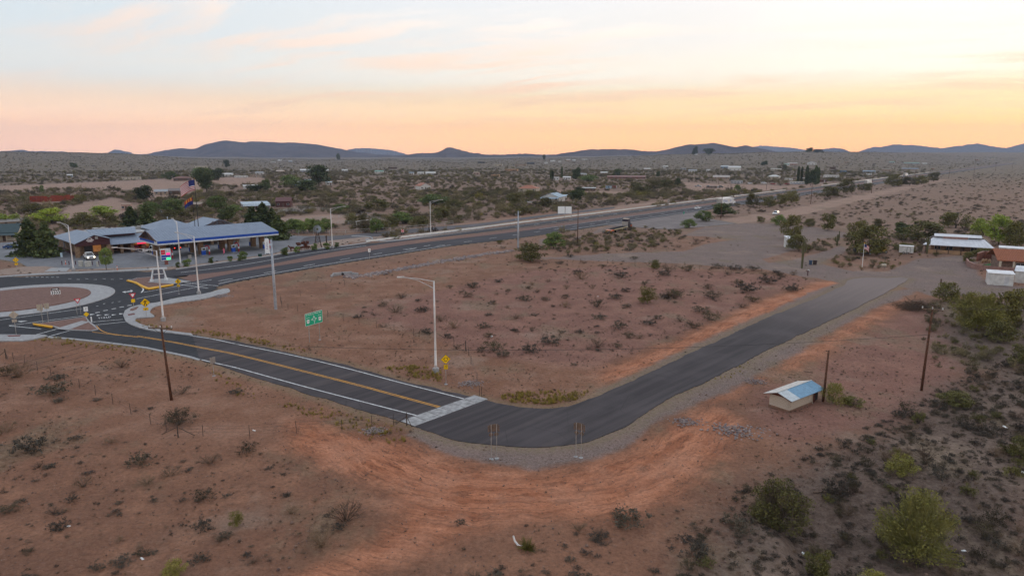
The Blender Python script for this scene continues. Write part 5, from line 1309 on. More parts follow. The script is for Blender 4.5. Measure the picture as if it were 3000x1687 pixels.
# ------------------------------------------------------------------ petrol station
M_roof = mat('grey_blue_metal_roof', (.235, .275, .345), .55, .1, var=.05, vs=.6)
M_stone = mat('tan_stone', (.30, .20, .125), .9, col2=(.19, .115, .07), vs=2.5, bump=.5, bs=4)
M_maroon = mat('dark_maroon_timber', (.075, .022, .024), .75, var=.15)
M_blue = mat('blue_fascia', (.008, .075, .42), .4)
M_wh = mat('white_trim', (.66, .68, .70), .5)
M_shade = mat('soffit', (.12, .11, .12), .8)  # dark tone carries the shade under the canopy and behind the gable trusses
M_int = mat('shop_window', (.05, .035, .025), .15, spec=.6)
M_lit = mat('lit_shop_window', (.4, .2, .08), .3, emit=(1, .38, .10), es=.16)
M_redn = mat('red_neon', (.6, .02, .05), .3, emit=(1, .05, .12), es=.9)
GA = Vector((-93.85, 179.81, 0)); GR = R(45)
def gl_(x, y, z=0): return GA + Vector(((x - y) * .70711, (x + y) * .70711, z))
def rib_roof(name, quad, parent, m=M_roof, t=.12, ribs=0):
    """a sloping roof plane with standing seams"""
    o = MB().slab(quad, t).build(name, m, parent)
    if ribs:
        a, b, c, d = [Vector(q) for q in quad]; mb = MB()
        for i in range(1, ribs):
            f = i / ribs; mb.cyl(a.lerp(b, f) + Vector((0, 0, .02)), d.lerp(c, f) + Vector((0, 0, .02)), .035, .035, 4)
        s_ = mb.build('standing_seams', m, o); s_['kind'] = 'stuff'
    return o
cn = thing('fuel_canopy', GA, GR, 'long fuel canopy with grey gabled roof and blue white fascia', 'canopy')
CL, CW, ZE, ZR = 33.4, 13.3, 5.2, 7.7
rib_roof('front_roof', [(-.3, -.2, ZE), (CL + .3, -.2, ZE), (CL - 1.5, CW / 2, ZR), (-.9, CW / 2, ZR)], cn, ribs=42)
rib_roof('rear_roof', [(CL + .3, CW + .2, ZE), (-.3, CW + .2, ZE), (-.9, CW / 2, ZR), (CL - 1.5, CW / 2, ZR)], cn, ribs=42)
MB().add([(CL + .3, -.2, ZE), (CL + .3, CW + .2, ZE), (CL - 1.5, CW / 2, ZR)], [(0, 1, 2)]).build('end_roof', M_roof, cn)
for nm, m_, z0, z1, e in (('blue_fascia', M_blue, 4.50, 5.16, .0), ('white_fascia', M_wh, 4.12, 4.48, .04)):
    mb = MB(); mb.b0(-.3 - e, CL + .3 + e, -.26 - e, -.10, z0, z1).b0(-.3 - e, CL + .3 + e, CW + .10, CW + .26 + e, z0, z1).b0(-.34 - e, -.2, -.10, CW + .10, z0, z1).b0(CL + .2, CL + .34 + e, -.10, CW + .10, z0, z1)
    mb.build(nm, m_, cn)
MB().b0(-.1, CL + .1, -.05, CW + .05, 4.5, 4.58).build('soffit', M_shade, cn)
MB().b0(-.42, -.36, -.6, 1.6, 4.4, 5.15).build('logo_panel', M_wh, cn)
tr = MB()
for k in range(6):
    y_ = .8 + k * (CW - 1.6) / 5; tr.cyl((-.5, y_, ZE), (-.5, CW / 2 + (y_ - CW / 2) * .45, ZE + (ZR - ZE) * (1 - abs((CW / 2 + (y_ - CW / 2) * .45) - CW / 2) / (CW / 2)) - .1), .11, .11, 5)
tr.cyl((-.55, 0, ZE), (-.7, CW / 2, ZR - .12), .14, .14, 5).cyl((-.55, CW, ZE), (-.7, CW / 2, ZR - .12), .14, .14, 5).cyl((-.5, 0, ZE + .1), (-.5, CW, ZE + .1), .13, .13, 5)
tr.build('gable_truss', mat('truss_timber', (.12, .06, .045), .8), cn)
MB().add([(.6, .3, ZE - .1), (.6, CW - .3, ZE - .1), (.2, CW / 2, ZR - .3)], [(0, 1, 2)]).build('gable_infill', M_shade, cn)  # dark sheet painted as the shade behind the open truss
for i, x_ in enumerate((2.2, 12.1, 20.5, 30.0)):
    for y_ in (3.4, 9.2):
        c = MB().b0(x_ - .62, x_ + .62, y_ - .62, y_ + .62, 0, 4.5)
        c.build('stone_column', M_stone, cn)
    nm = ('leftmost', 'second', 'third', 'rightmost')[i]
    isl = struct(MB().prism([tuple(gl_(a, b)[:2]) for a, b in ((x_ - .9, .8), (x_ + .9, .8), (x_ + .9, 12), (x_ - .9, 12))], .02, .16).build('pump_island', M_conc2))
    for k, y_ in enumerate((1.7, 11.0)):
        pu = thing('fuel_pump', gl_(x_ + .1, y_, .16), GR, 'blue and white fuel pump at the %s canopy island, %s side' % (nm, ('near', 'far')[k]), 'fuel pump', 'fuel pumps under the canopy')
        MB().b0(-.5, .5, -.32, .32, 0, 1.25).build('cabinet', M_blue, pu); MB().b0(-.52, .52, -.34, .34, 1.25, 2.05).build('head', M_wh, pu); MB().b0(-.35, .35, -.36, -.34, 1.35, 1.85).build('display', M_glass, pu)
        MB().tube([(.52, 0, 1.9), (.75, 0, 1.2), (.6, 0, .5), (.54, 0, 1.0)], .03, 4).build('hose', M_tyre, pu)
    ar = thing('red_arch', gl_(x_ + 1.25, 1.5, .1), GR, 'red arched frame beside the %s canopy island' % nm, 'arch', 'red arches at the pump islands')
    MB().tube([(-.7, 0, 2.35), (-.3, 0, 2.6), (.15, 0, 2.5), (.35, 0, 2.1), (.35, 0, 0)], .16, 6).build('arch', mat('arch_red', (.42, .015, .03), .5), ar)
    MB().b0(.19, .53, -.17, .17, .9, 1.5).build('white_panel', M_wh, ar)

st = thing('shop_building', GA, GR, 'stone fuel shop with grey metal roofs and maroon gable', 'building')
MB().b0(-5.5, 34, 28.2, 52, 0, 3.6).build('wall', M_stone, st)
MB().b0(-13.4, -5.5, 25.2, 50, 0, 3.9).build('wing_wall', M_stone, st)
MB().b0(-13.44, -13.40, 25.4, 49.8, 0, 1.0).build('plinth', M_maroon, st)
for y_ in (31, 38, 45): MB().b0(-13.46, -13.40, y_ - .6, y_ + .6, 1.2, 2.9).build('window', M_int, st)
# left wing gable roof
rib_roof('wing_roof_left', [(-14.8, 20.0, 3.95), (-9.8, 20.0, 6.1), (-9.8, 38, 6.1), (-14.8, 45, 3.95)][::-1], st, ribs=0)
rib_roof('wing_roof_right', [(-9.8, 20.0, 6.1), (-5.6, 20.0, 4.7), (-5.0, 38, 4.7), (-9.8, 38, 6.1)][::-1], st)
rib_roof('wing_roof_rear', [(-9.8, 38, 6.1), (-5, 38, 4.7), (-5, 50.5, 3.95), (-14.8, 45, 3.95)][::-1], st)
gp = MB().add([(-14.4, 20.4, 3.85), (-6.0, 20.4, 3.85), (-6.0, 20.4, 4.7), (-9.8, 20.4, 5.95), (-14.4, 20.4, 4.0)], [(0, 1, 2, 3, 4)]).build('gable_panel', M_maroon, st)
MB().b0(-14.4, -6.0, 20.3, 20.7, 3.15, 3.84).build('gable_beam', M_maroon, st)
lg = mat('logo_white', (.70, .62, .60), .5)
rg = MB()
for k in range(8):
    t0, t1 = R(k * 22.5), R((k + 1) * 22.5); rg.face([(-10.9 + .62 * math.cos(t0), 20.36, 4.85 + .5 * math.sin(t0)), (-10.9 + .62 * math.cos(t1), 20.36, 4.85 + .5 * math.sin(t1)), (-10.9 + .36 * math.cos(t1), 20.36, 4.85 + .28 * math.sin(t1)), (-10.9 + .36 * math.cos(t0), 20.36, 4.85 + .28 * math.sin(t0))])
rg.build('logo_arch', lg, gp); MB().b0(-11.8, -10.0, 20.34, 20.36, 4.5, 4.78).build('logo_bar', lg, gp); MB().b0(-11.5, -10.3, 20.34, 20.36, 4.2, 4.42).build('logo_bar', lg, gp)
MB().b0(-9.6, -8.9, 20.33, 20.37, 4.85, 5.55).build('gable_vent', M_sback, gp)
for x_ in (-14.0, -6.4): MB().b0(x_ - .5, x_ + .5, 20.6, 21.6, 0, 3.15).build('stone_pier', M_stone, st)
MB().b0(-11.4, -9.4, 25.14, 25.2, 0, 2.6).build('door', M_int, st); MB().b0(-9.2, -7.2, 25.14, 25.2, .8, 2.6).build('window', M_lit, st)
# main front roof with porch
rib_roof('porch_roof', [(-6.2, 21.4, 2.85), (33, 21.4, 2.85), (33, 29, 4.75), (-4.6, 29, 4.75)], st, ribs=40)
for i, x_ in enumerate((-5.2, -2.6, .2, 3.2, 7, 11, 15, 19, 23, 27, 31)): MB().b0(x_ - .4, x_ + .4, 22.6, 23.4, 0, 2.9).build('porch_column', M_stone, st)
for i, x_ in enumerate(np.arange(-4.5, 33, 2.9)):
    w_ = MB().b0(x_, x_ + 2.1, 28.12, 28.2, .5, 2.6).build('window', M_lit if i in (2, 3) else M_int, st)
    MB().b0(x_ + 1.0, x_ + 1.1, 28.08, 28.12, .5, 2.6).build('mullion', M_maroon, w_)
MB().b0(1.2, 3.6, 21.5, 21.7, 2.35, 2.75).build('neon_sign', M_redn, st)
MB().b0(-7.2, 2.5, 27.0, 27.4, 4.55, 5.15).build('clerestory_band', M_maroon, st)
rib_roof('clerestory_roof', [(-8.2, 26.2, 5.2), (2.6, 26.2, 5.2), (4.6, 33.5, 6.3), (-8.6, 33.5, 6.3)], st, ribs=12)
MB().b0(-5.5, 34, 33.4, 52, 3.6, 4.5).build('parapet', M_stone, st); MB().b0(-5.2, 33.7, 33.8, 51.7, 4.5, 4.55).build('flat_roof', mat('pale_flat_roof', (.45, .44, .43), .8), st)
for i, (x_, y_, w_, d_, h_) in enumerate(((-3.5, 40, 3.2, 2.4, 1.5), (-.2, 42, 2.0, 2.0, 1.0), (3.2, 42, 3.0, 2.0, .9), (7.5, 43, 2.4, 2.0, .9), (11, 46, 2.0, 1.8, .8))):
    u = MB().b0(x_ - w_ / 2, x_ + w_ / 2, y_ - d_ / 2, y_ + d_ / 2, 4.5, 4.55 + h_).build('rooftop_unit', M_sback, st); MB().lathe([(.4, 4.55 + h_), (.4, 4.65 + h_)], 10, (x_, y_)).build('fan', M_dark, u)
# hip roof block and rear gable block
MB().b0(9.6, 21.4, 32.0, 44.0, 4.2, 5.05).build('hip_wall', M_maroon, st)
hp = MB().add([(8.6, 31, 5.0), (22.4, 31, 5.0), (22.4, 45, 5.0), (8.6, 45, 5.0), (14.2, 38, 7.4), (16.8, 38, 7.4)], [(0, 1, 5, 4), (1, 2, 5), (2, 3, 4, 5), (3, 0, 4)]).build('hip_roof', M_roof, st)
MB().lathe([(.12, 7.3), (.12, 7.9), (.25, 8.0), (.02, 8.3)], 8, (15.5, 38)).build('finial', M_wh, hp)
MB().b0(23.5, 33.5, 31, 45, 3.6, 5.0).build('gable_wall', M_maroon, st)
rib_roof('gable_roof', [(22.6, 30, 5.0), (28.5, 30, 7.1), (28.5, 43, 7.1), (22.6, 43, 5.0)][::-1], st); rib_roof('gable_roof', [(28.5, 30, 7.1), (34.4, 30, 5.0), (34.4, 43, 5.0), (28.5, 43, 7.1)][::-1], st)
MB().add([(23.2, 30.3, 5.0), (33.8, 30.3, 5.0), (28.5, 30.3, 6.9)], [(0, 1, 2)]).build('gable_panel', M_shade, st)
tr = MB()
for k in range(5): tr.cyl((24.5 + k * 2, 30.1, 5.0), (28.5 + (k - 2) * .9, 30.1, 6.6), .12, .12, 5)
tr.build('gable_truss', mat('truss_timber', (.12, .06, .045), .8), st)

# flags
def flag_mesh(w, h, kind, seed):
    nx, ny = 14, 13; vs = []; fs = []; mi = []; r_ = np.random.default_rng(seed)
    for j in range(ny + 1):
        for i in range(nx + 1):
            u, v = i / nx, j / ny
            vs.append((u * w * .72, .22 * w * math.sin(u * 7 + v * 1.5) * u, -v * h - u * u * h * .55 - u * .1 * h))
    for j in range(ny):
        for i in range(nx):
            k = j * (nx + 1) + i; fs.append((k, k + 1, k + nx + 2, k + nx + 1))
            if kind == 'us': mi.append(2 if (i < 6 and j < 7) else (0 if j % 2 == 0 else 1))
            else: mi.append((0 if (i // 2) % 2 == 0 else 1) if j < 6 else 2)
    me = bpy.data.meshes.new('cloth'); me.from_pydata(vs, [], fs); me.polygons.foreach_set('material_index', mi); me.polygons.foreach_set('use_smooth', [True] * len(fs)); return me
M_fr_ = mat('flag_red', (.42, .02, .03), .8); M_fw = mat('flag_white', (.75, .72, .70), .8); M_fb = mat('flag_blue', (.02, .03, .16), .8); M_fy = mat('flag_yellow', (.75, .36, .03), .8); M_fcu = mat('flag_copper', (.45, .14, .03), .8)
def flagpole(p, h, r, cloth, w, hh, rz, label, fl, kind, base=False, pm_=None):
    o = thing('flagpole', p, 0, label, 'flagpole'); MB().lathe([(r * 1.5, -.1), (r * 1.5, .1), (r, .2), (r * .55, h)], 8).build('pole', pm_ or M_dark, o); MB().lathe([(.02, h), (.12, h + .1), (.12, h + .2), (.02, h + .3)], 8).build('finial', M_fy, o)
    if base: MB().lathe([(.30, -.1), (.30, .55), (.25, .6)], 10).build('plinth', M_stone, o)
    f = thing('flag', Vector(p) + Vector((0, 0, h - .2)), rz, fl, 'flag'); me = flag_mesh(w, hh, kind, 3)
    c = obj('cloth', me, [M_fr_, M_fw, M_fb] if kind == 'us' else [M_fr_, M_fy, M_fb], f); return o
q1 = P(586, 716); flagpole(q1, 20.3, .13, None, 5.6, 3.2, R(200), 'taller dark flagpole behind the fuel canopy', 'striped red and white flag with blue canton on the taller pole', 'us')
q2 = P(576, 716); flagpole(q2, 14.8, .12, None, 3.2, 2.1, R(200), 'shorter dark flagpole behind the fuel canopy', 'orange and blue state flag on the shorter pole', 'az')

# station furniture
p, rz = face(488, 775); o = thing('price_sign', p, rz + .25, 'fuel price sign with red and green lit numbers before the canopy', 'price sign')
MB().b0(-1.2, 1.2, -.22, .22, 1.1, 4.1).build('cabinet', M_wh, o); MB().b0(-.35, .35, -.3, .3, 0, 1.1).build('stone_base', mat('red_brick', (.26, .09, .07), .9), o)
for z_, m_, x0, x1 in ((3.55, M_sred, -1.1, -.15), (2.95, M_sred, -1.1, -.15), (3.5, M_wh, -.05, 1.05), (2.75, mat('lit_red_number', (.7, .02, .15), .4, emit=(1, .03, .25), es=1.0), .1, 1.0), (2.2, M_blue, -1.1, 1.05), (1.55, M_blue, -1.1, -.05), (1.5, mat('lit_green_number', (.02, .7, .2), .4, emit=(.05, 1, .35), es=1.0), .1, 1.0)):
    MB().b0(x0, x1, -.25, -.222, z_ - .26, z_ + .26).build('price_panel', m_, o)
p, rz = face(784, 744); o = thing('inflatable_banner', p, rz, 'tall rounded white banner with purple writing at the canopy end', 'banner')
MB().ext_y([(x_, z_) for x_, z_ in rrect(1.25, 4.2, .55)], -.22, .22).build('panel', M_swhite, o).location.z = 2.3; pur = mat('purple_print', (.18, .05, .25), .6)
l_ = word(o, 'Bradshaw', .55, 0, -.235, 2.4, pur); l_.rotation_euler = (math.pi / 2, math.pi / 2 * -1, 0)
MB().b0(-.7, -.45, -.3, .3, 0, .5).build('weight', M_swhite, o); MB().b0(.45, .7, -.3, .3, 0, .5).build('weight', M_swhite, o)
p, rz = face(655, 748); o = thing('feather_flag', p, rz, 'small pink feather flag between the pump islands', 'flag')
MB().cyl((0, 0, 0), (0, 0, 2.1), .025, .02, 5).build('pole', M_dark, o); MB().ext_y([(0, .3), (.4, .9), (.38, 1.7), (.1, 2.05), (0, 2.0)], -.01, .01).build('cloth', mat('pink_cloth', (.75, .16, .24), .8), o)
for i, (x_, w_, h_) in enumerate(((238, 1.15, 1.5), (259, 1.5, 1.4), (286, .5, 1.3))):
    o = thing('stone_planter', P(x_, 781), 0, ('narrow', 'wide', 'slim')[i] + ' pale cylindrical planter by the drive', 'planter'); MB().lathe([(w_ * .48, 0), (w_ * .5, h_ * .9), (w_ * .44, h_), (w_ * .40, h_ - .1)], 14).build('drum', mat('pale_drum', (.48, .47, .43), .8), o); MB().lathe([(w_ * .40, h_ - .12), (w_ * .3, h_ - .05)], 12).build('soil', M_tangr, o)
M_boll = mat('maroon_bollard', (.09, .02, .035), .6)
for i, x_ in enumerate((182, 203, 222, 231, 271, 290)):
    o = thing('bollard', P(x_, 776), 0, '%s from the left of the short maroon bollards by the planters' % ORD[i], 'bollard', 'bollards by the planters'); MB().lathe([(.11, 0), (.11, .95), (.05, 1.02)], 8).build('post', M_boll, o); MB().lathe([(.118, .62), (.118, .78)], 8).build('band', M_dark, o)
for x_, y_, h_, lb, mm in ((344, 793, 1.2, 'orange delineator post at the kerb before the shop', Por), (193, 775, 1.1, 'orange striped marker near the left planters', Por)):
    o = thing('delineator', P(x_, y_), 0, lb, 'marker'); MB().lathe([(.25, 0), (.22, .06), (.09, .1), (.08, h_)], 8).build('post', mm, o); MB().lathe([(.09, h_ * .6), (.09, h_ * .8)], 8).build('band', M_swhite, o)
p, rz = face(182, 763); o = thing('drive_sign', p, rz, 'small pale blue sign at the shop drive', 'road sign'); posts(o, (0,), 1.6, foot=False); plate(o, 'panel', rect(.5, 1.2), 0, 1.5, mat('pale_blue_sign', (.45, .58, .65), .5), .02)
for x_, y_, lb in ((496 + 60, 756, 'small pale ventilation box on the planting strip'), (762, 752, 'dark green utility box on the planting strip')):
    o = thing('utility_box', P(x_, y_), .7, lb, 'utility box'); MB().b0(-.4, .4, -.3, .3, 0, .75).build('cabinet', M_sback if 'pale' in lb else mat('green_box', (.02, .06, .05), .6), o); MB().b0(-.44, .44, -.34, .34, .75, .82).build('lid', M_sback if 'pale' in lb else mat('green_box', (.02, .06, .05), .6), o)
q = P(513, 732); car('suv', q, face_cam(q, math.pi + .3), Pb, 'black car with red tail lights under the fuel canopy', lit='tail')
q = P(452, 738); car('pickup', q, GR + .1, Pw, 'white pickup truck parked behind the leftmost canopy column', cat='truck')
q = P(418, 733); car('suv', q, GR, Por, 'orange car parked under the shop porch')
q = P(38, 728); car('sedan', q, .4, Pbl, 'dark blue car beside the dark-roofed house at far left')
# gateway sign on the splitter island
a_, b_ = P(445, 827), P(488, 824); c_ = (a_ + b_) / 2; o = thing('gateway_monument', Vector((c_.x, c_.y, .18)), math.atan2(b_.y - a_.y, b_.x - a_.x), 'white framed gateway monument on the concrete pad', 'monument'); hwid = (b_ - a_).length / 2
for s_ in (-1, 1):
    MB().cyl((s_ * (hwid + .1), -.25, 0), (s_ * (hwid - .45), .1, 2.7), .2, .17, 6).build('leg', M_wh, o); MB().b0(s_ * hwid - .35, s_ * hwid + .35, -.5, .4, 0, .45).build('plinth', M_wh, o)
MB().box(0, .1, 2.78, hwid * 2 + .7, .45, .28).build('beam', M_wh, o); b = MB().b0(-hwid + .45, hwid - .45, -.05, .2, .5, 1.5).build('lower_panel', mat('grey_plaque', (.12, .12, .15), .6), o)
MB().b0(-hwid + .5, hwid - .5, .0, .2, 1.75, 2.5).build('upper_panel', mat('grey_plaque', (.12, .12, .15), .6), o); MB().b0(-hwid + .4, hwid - .4, -.08, .22, 1.5, 1.62).build('crossbar', M_wh, o)
# windmill
wm = P(932, 726); k = mpp(wm); o = thing('windmill', wm, math.atan2(wm.x, wm.y) * -1 + .1, 'old wind pump with many-bladed wheel on a lattice tower', 'windmill'); HT = 5.7
rust = mat('rusty_brown_steel', (.075, .045, .035), .8, .3, var=.2)
for sx_ in (-1, 1):
    for sy_ in (-1, 1): MB().cyl((sx_ * 1.05, sy_ * 1.05, 0), (sx_ * .16, sy_ * .16, HT - .3), .07, .05, 5).build('leg', rust, o)
lv = [0.6, 1.9, 3.0, 3.9, 4.6]
for z0, z1 in zip(lv[:-1], lv[1:]):
    f0, f1 = 1.05 - .89 * z0 / (HT - .3), 1.05 - .89 * z1 / (HT - .3); mb = MB()
    for (a, b_), (c, d) in (((-1, -1), (1, -1)), ((1, -1), (1, 1)), ((1, 1), (-1, 1)), ((-1, 1), (-1, -1))):
        mb.cyl((a * f0, b_ * f0, z0), (c * f1, d * f1, z1), .03, .03, 4).cyl((c * f0, d * f0, z0), (a * f1, b_ * f1, z1), .03, .03, 4).cyl((a * f0, b_ * f0, z0), (c * f0, d * f0, z0), .035, .035, 4)
    mb.build('bracing', rust, o)
wl = bpy.data.objects.new('wheel', None); wl = MB().cyl((0, -.35, HT), (0, -.15, HT), .14, .14, 8).build('wheel', rust, o)
M_bl = mat('galvanised_blade', (.30, .33, .38), .45, .5)
for i in range(16):
    a = R(i * 22.5); u = Vector((math.cos(a), 0, math.sin(a))); v = Vector((-math.sin(a), 0, math.cos(a))); c = Vector((0, -.28, HT))
    MB().quad(c + u * .35 - v * .07, c + u * 1.2 - v * .17 + Vector((0, -.06, 0)), c + u * 1.2 + v * .17 + Vector((0, .06, 0)), c + u * .35 + v * .07).build('blade', M_bl, wl)
MB().tube([(1.15 * math.cos(R(t)), -.27, HT + 1.15 * math.sin(R(t))) for t in range(0, 361, 20)], .025, 4).build('rim', M_bl, wl)
MB().cyl((0, -.1, HT), (0, 1.3, HT), .04, .04, 5).build('tail_boom', rust, o); MB().ext_x([(1.2, HT - .15), (2.0, HT - .4), (2.0, HT + .4), (1.2, HT + .15)], -.015, .015).build('tail_vane', M_bl, o)
# wagon and mule sculpture
rus2 = mat('orange_rust', (.13, .045, .028), .85, .2, var=.25)
o = thing('wagon_sculpture', P(888, 734), R(40), 'rusty loaded wagon sculpture left of the windmill', 'sculpture')
MB().b0(-1.9, 1.9, -.7, .7, .75, 1.25).build('wagon_box', rus2, o)
for x_ in (-1.3, 1.3):
    for s_ in (-.85, .85):
        w_ = MB().tube([(x_ + .62 * math.cos(R(t)), s_, .62 + .62 * math.sin(R(t))) for t in range(0, 361, 30)], .06, 4).build('wheel', rus2, o)
        for t in range(0, 180, 36): MB().cyl((x_ - .6 * math.cos(R(t)), s_, .62 - .6 * math.sin(R(t))), (x_ + .6 * math.cos(R(t)), s_, .62 + .6 * math.sin(R(t))), .03, .03, 4).build('spoke', rus2, w_)
for i in range(12): MB().box(random.uniform(-1.5, 1.5), random.uniform(-.4, .4), 1.5 + random.uniform(0, .9), random.uniform(.5, 1.1), random.uniform(.4, .8), random.uniform(.4, .8), random.uniform(0, 3)).build('load', rus2, o)
MB().cyl((1.9, 0, .8), (4.2, 0, .7), .05, .05, 5).build('shaft', rus2, o)
def skin_mesh(name, verts, edges, radii, m, parent, sub=1):
    me = bpy.data.meshes.new(name); me.from_pydata(verts, edges, []); ob = obj(name, me, m, parent)
    md = ob.modifiers.new('skin', 'SKIN'); sv = me.skin_vertices[0].data
    for i, r_ in enumerate(radii): sv[i].radius = (r_, r_); sv[i].use_root = (i == 0)
    if sub: ob.modifiers.new('sub', 'SUBSURF').levels = sub; ob.modifiers['sub'].render_levels = sub
    return ob
o = thing('mule_sculpture', P(858, 737), R(40 + 180), 'rusty metal mule sculpture before the wagon', 'sculpture')
skin_mesh('body', [(0, 0, 1.1), (.55, 0, 1.15), (.95, 0, 1.45), (1.15, 0, 1.75), (1.5, 0, 1.6), (-.55, 0, 1.15), (.55, .18, .75), (.52, .18, .4), (.55, .18, .05), (.55, -.18, .75), (.6, -.18, .4), (.55, -.18, .05), (-.5, .2, .8), (-.62, .2, .42), (-.55, .2, .05), (-.5, -.2, .8), (-.62, -.2, .42), (-.55, -.2, .05), (-.8, 0, .7), (1.12, .08, 1.98), (1.12, -.08, 1.98)],
          [(0, 1), (1, 2), (2, 3), (3, 4), (0, 5), (1, 6), (6, 7), (7, 8), (1, 9), (9, 10), (10, 11), (5, 12), (12, 13), (13, 14), (5, 15), (15, 16), (16, 17), (5, 18), (3, 19), (3, 20)],
          [.33, .30, .18, .14, .09, .30, .12, .08, .07, .12, .08, .07, .15, .08, .07, .15, .08, .07, .04, .03, .03], rus2, o)
o = thing('carved_post', P(957, 714), .3, 'dark carved post beside the windmill', 'post'); MB().lathe([(.2, 0), (.2, 1.9), (.28, 2.0), (.28, 2.3), (.1, 2.6)], 8).build('shaft', rust, o); MB().b0(-.35, .35, -.35, .35, 0, .25).build('base', M_conc2, o)
GB = 'clipped round bushes before the fuel station'
for x_, y_, w_, h_, lb in ((549, 781, 25, 22, 'clipped round bush nearest the street lamp by the gateway sign'), (620, 771, 20, 18, 'clipped round bush below the second pump island'), (675, 766, 17, 16, 'small clipped round bush left of the paired bushes'), (702, 764, 20, 17, 'left bush of the touching pair'), (713, 760, 22, 24, 'taller right bush of the touching pair'),
        (836, 747, 26, 23, 'clipped round bush right of the steel pole'), (872, 740, 18, 18, 'clipped round bush before the wagon sculpture'), (921, 733, 19, 20, 'clipped round bush before the windmill'), (957, 730, 21, 19, 'clipped round bush left of the right-hand lamp'), (986, 724, 17, 14, 'clipped round bush right of the right-hand lamp'), (522, 784, 12, 17, 'small pale bush left of the clipped round bush')):
    tree('round', x_, y_, w_, h_, lb, 'round_bush', 'bush', GB)

# ------------------------------------------------------------------ houses, sheds and trailers
_hm = {}
def hm(c, r=.8):
    k = tuple(c)
    if k not in _hm: _hm[k] = mat('wall_%d' % len(_hm), c, r, var=.10, vs=1.2)
    return _hm[k]
WHT, CRM, TAN, ADB, BRN, GRY, RED, TIL, BLU, GRN, DRK, PNK = (.62, .60, .57), (.50, .43, .34), (.36, .27, .20), (.42, .25, .14), (.12, .075, .055), (.34, .34, .35), (.20, .055, .04), (.36, .13, .07), (.26, .34, .42), (.20, .34, .28), (.05, .05, .055), (.42, .27, .22)
M_win = mat('window_glass', (.03, .035, .045), .12, spec=.6)
M_frm = mat('window_frame', (.55, .53, .50), .6)
def house(px, py, w, label, kind='gable', wall=WHT, roof=GRY, d=None, h=2.7, rise=None, rz=None, name='house', cat='house', group=None, nwin=3, porch=False, wm_=None):
    p = P(px, py); k = mpp(p); W_ = w * k; D_ = d or max(3.5, min(W_ * .6, 9)); r0 = (math.atan2(p.x, p.y) * -1 + (rz if rz is not None else random.uniform(-.25, .25)))
    W_ = W_ / (math.cos(abs(r0 - math.atan2(p.x, p.y) * -1)) + D_ / W_ * math.sin(abs(r0 - math.atan2(p.x, p.y) * -1)))
    o = thing(name, p, r0, label, cat, group); wm = hm(wall); rm = hm(roof, .6); rise = rise if rise is not None else min(1.6, W_ * .12)
    MB().b0(-W_ / 2, W_ / 2, 0, D_, -.4, h).build('wall', wm, o); e = .45
    if kind == 'gable':
        for s_ in (0, 1):
            y0, y1 = (-e, D_ / 2) if s_ == 0 else (D_ + e, D_ / 2)
            q = [(-W_ / 2 - e, y0, h - .05), (W_ / 2 + e, y0, h - .05), (W_ / 2 + e, y1, h + rise), (-W_ / 2 - e, y1, h + rise)]
            MB().slab(q if s_ == 0 else q[::-1], .14).build('roof', rm, o)
        for s_ in (-1, 1): MB().add([(s_ * W_ / 2, .05, h - .02), (s_ * W_ / 2, D_ - .05, h - .02), (s_ * W_ / 2, D_ / 2, h + rise - .15)], [(0, 1, 2)]).build('gable', wm, o)
    elif kind == 'front':      # gable end towards the viewer
        for s_ in (-1, 1):
            q = [(s_ * (W_ / 2 + e), -e, h - .05), (s_ * (W_ / 2 + e), D_ + e, h - .05), (0, D_ + e, h + rise), (0, -e, h + rise)]
            MB().slab(q if s_ > 0 else q[::-1], .14).build('roof', rm, o)
        MB().add([(-W_ / 2, -.0, h - .02), (W_ / 2, 0, h - .02), (0, 0, h + rise - .12)], [(0, 1, 2)]).build('gable', wm, o)
    elif kind == 'hip':
        a = min(D_ / 2, W_ * .35)
        MB().add([(-W_ / 2 - e, -e, h - .03), (W_ / 2 + e, -e, h - .03), (W_ / 2 + e, D_ + e, h - .03), (-W_ / 2 - e, D_ + e, h - .03), (-W_ / 2 + a, D_ / 2, h + rise), (W_ / 2 - a, D_ / 2, h + rise)], [(0, 1, 5, 4), (1, 2, 5), (2, 3, 4, 5), (3, 0, 4), (3, 2, 1, 0)]).build('roof', rm, o)
    elif kind == 'flat':
        MB().b0(-W_ / 2 - .1, W_ / 2 + .1, -.1, D_ + .1, h, h + .35).build('parapet', wm, o); MB().b0(-W_ / 2 + .2, W_ / 2 - .2, .2, D_ - .2, h + .34, h + .37).build('roof', rm, o)
    elif kind == 'shed':
        MB().slab([(-W_ / 2 - e, -e, h - .05), (W_ / 2 + e, -e, h - .05), (W_ / 2 + e, D_ + e, h + rise), (-W_ / 2 - e, D_ + e, h + rise)], .12).build('roof', rm, o)
    for i in range(nwin):
        x_ = -W_ / 2 + W_ * (i + .5) / nwin
        if i == nwin // 2 and nwin > 1: MB().b0(x_ - .45, x_ + .45, -.05, 0, 0, 2.05).build('door', hm(BRN), o)
        else:
            f = MB().b0(x_ - .65, x_ + .65, -.05, 0, 1.0, 2.05).build('window', M_frm, o); MB().b0(x_ - .55, x_ + .55, -.07, -.05, 1.1, 1.95).build('pane', M_win, f)
    if porch:
        MB().slab([(-W_ / 2 - .2, -2.6, h - .7), (W_ / 2 + .2, -2.6, h - .7), (W_ / 2 + .2, -.3, h - .2), (-W_ / 2 - .2, -.3, h - .2)], .1).build('porch_roof', rm, o)
        for i in range(4): x_ = -W_ / 2 + .2 + (W_ - .4) * i / 3; MB().cyl((x_, -2.4, -.2), (x_, -2.4, h - .72), .09, .09, 6).build('porch_post', wm, o)
    return o
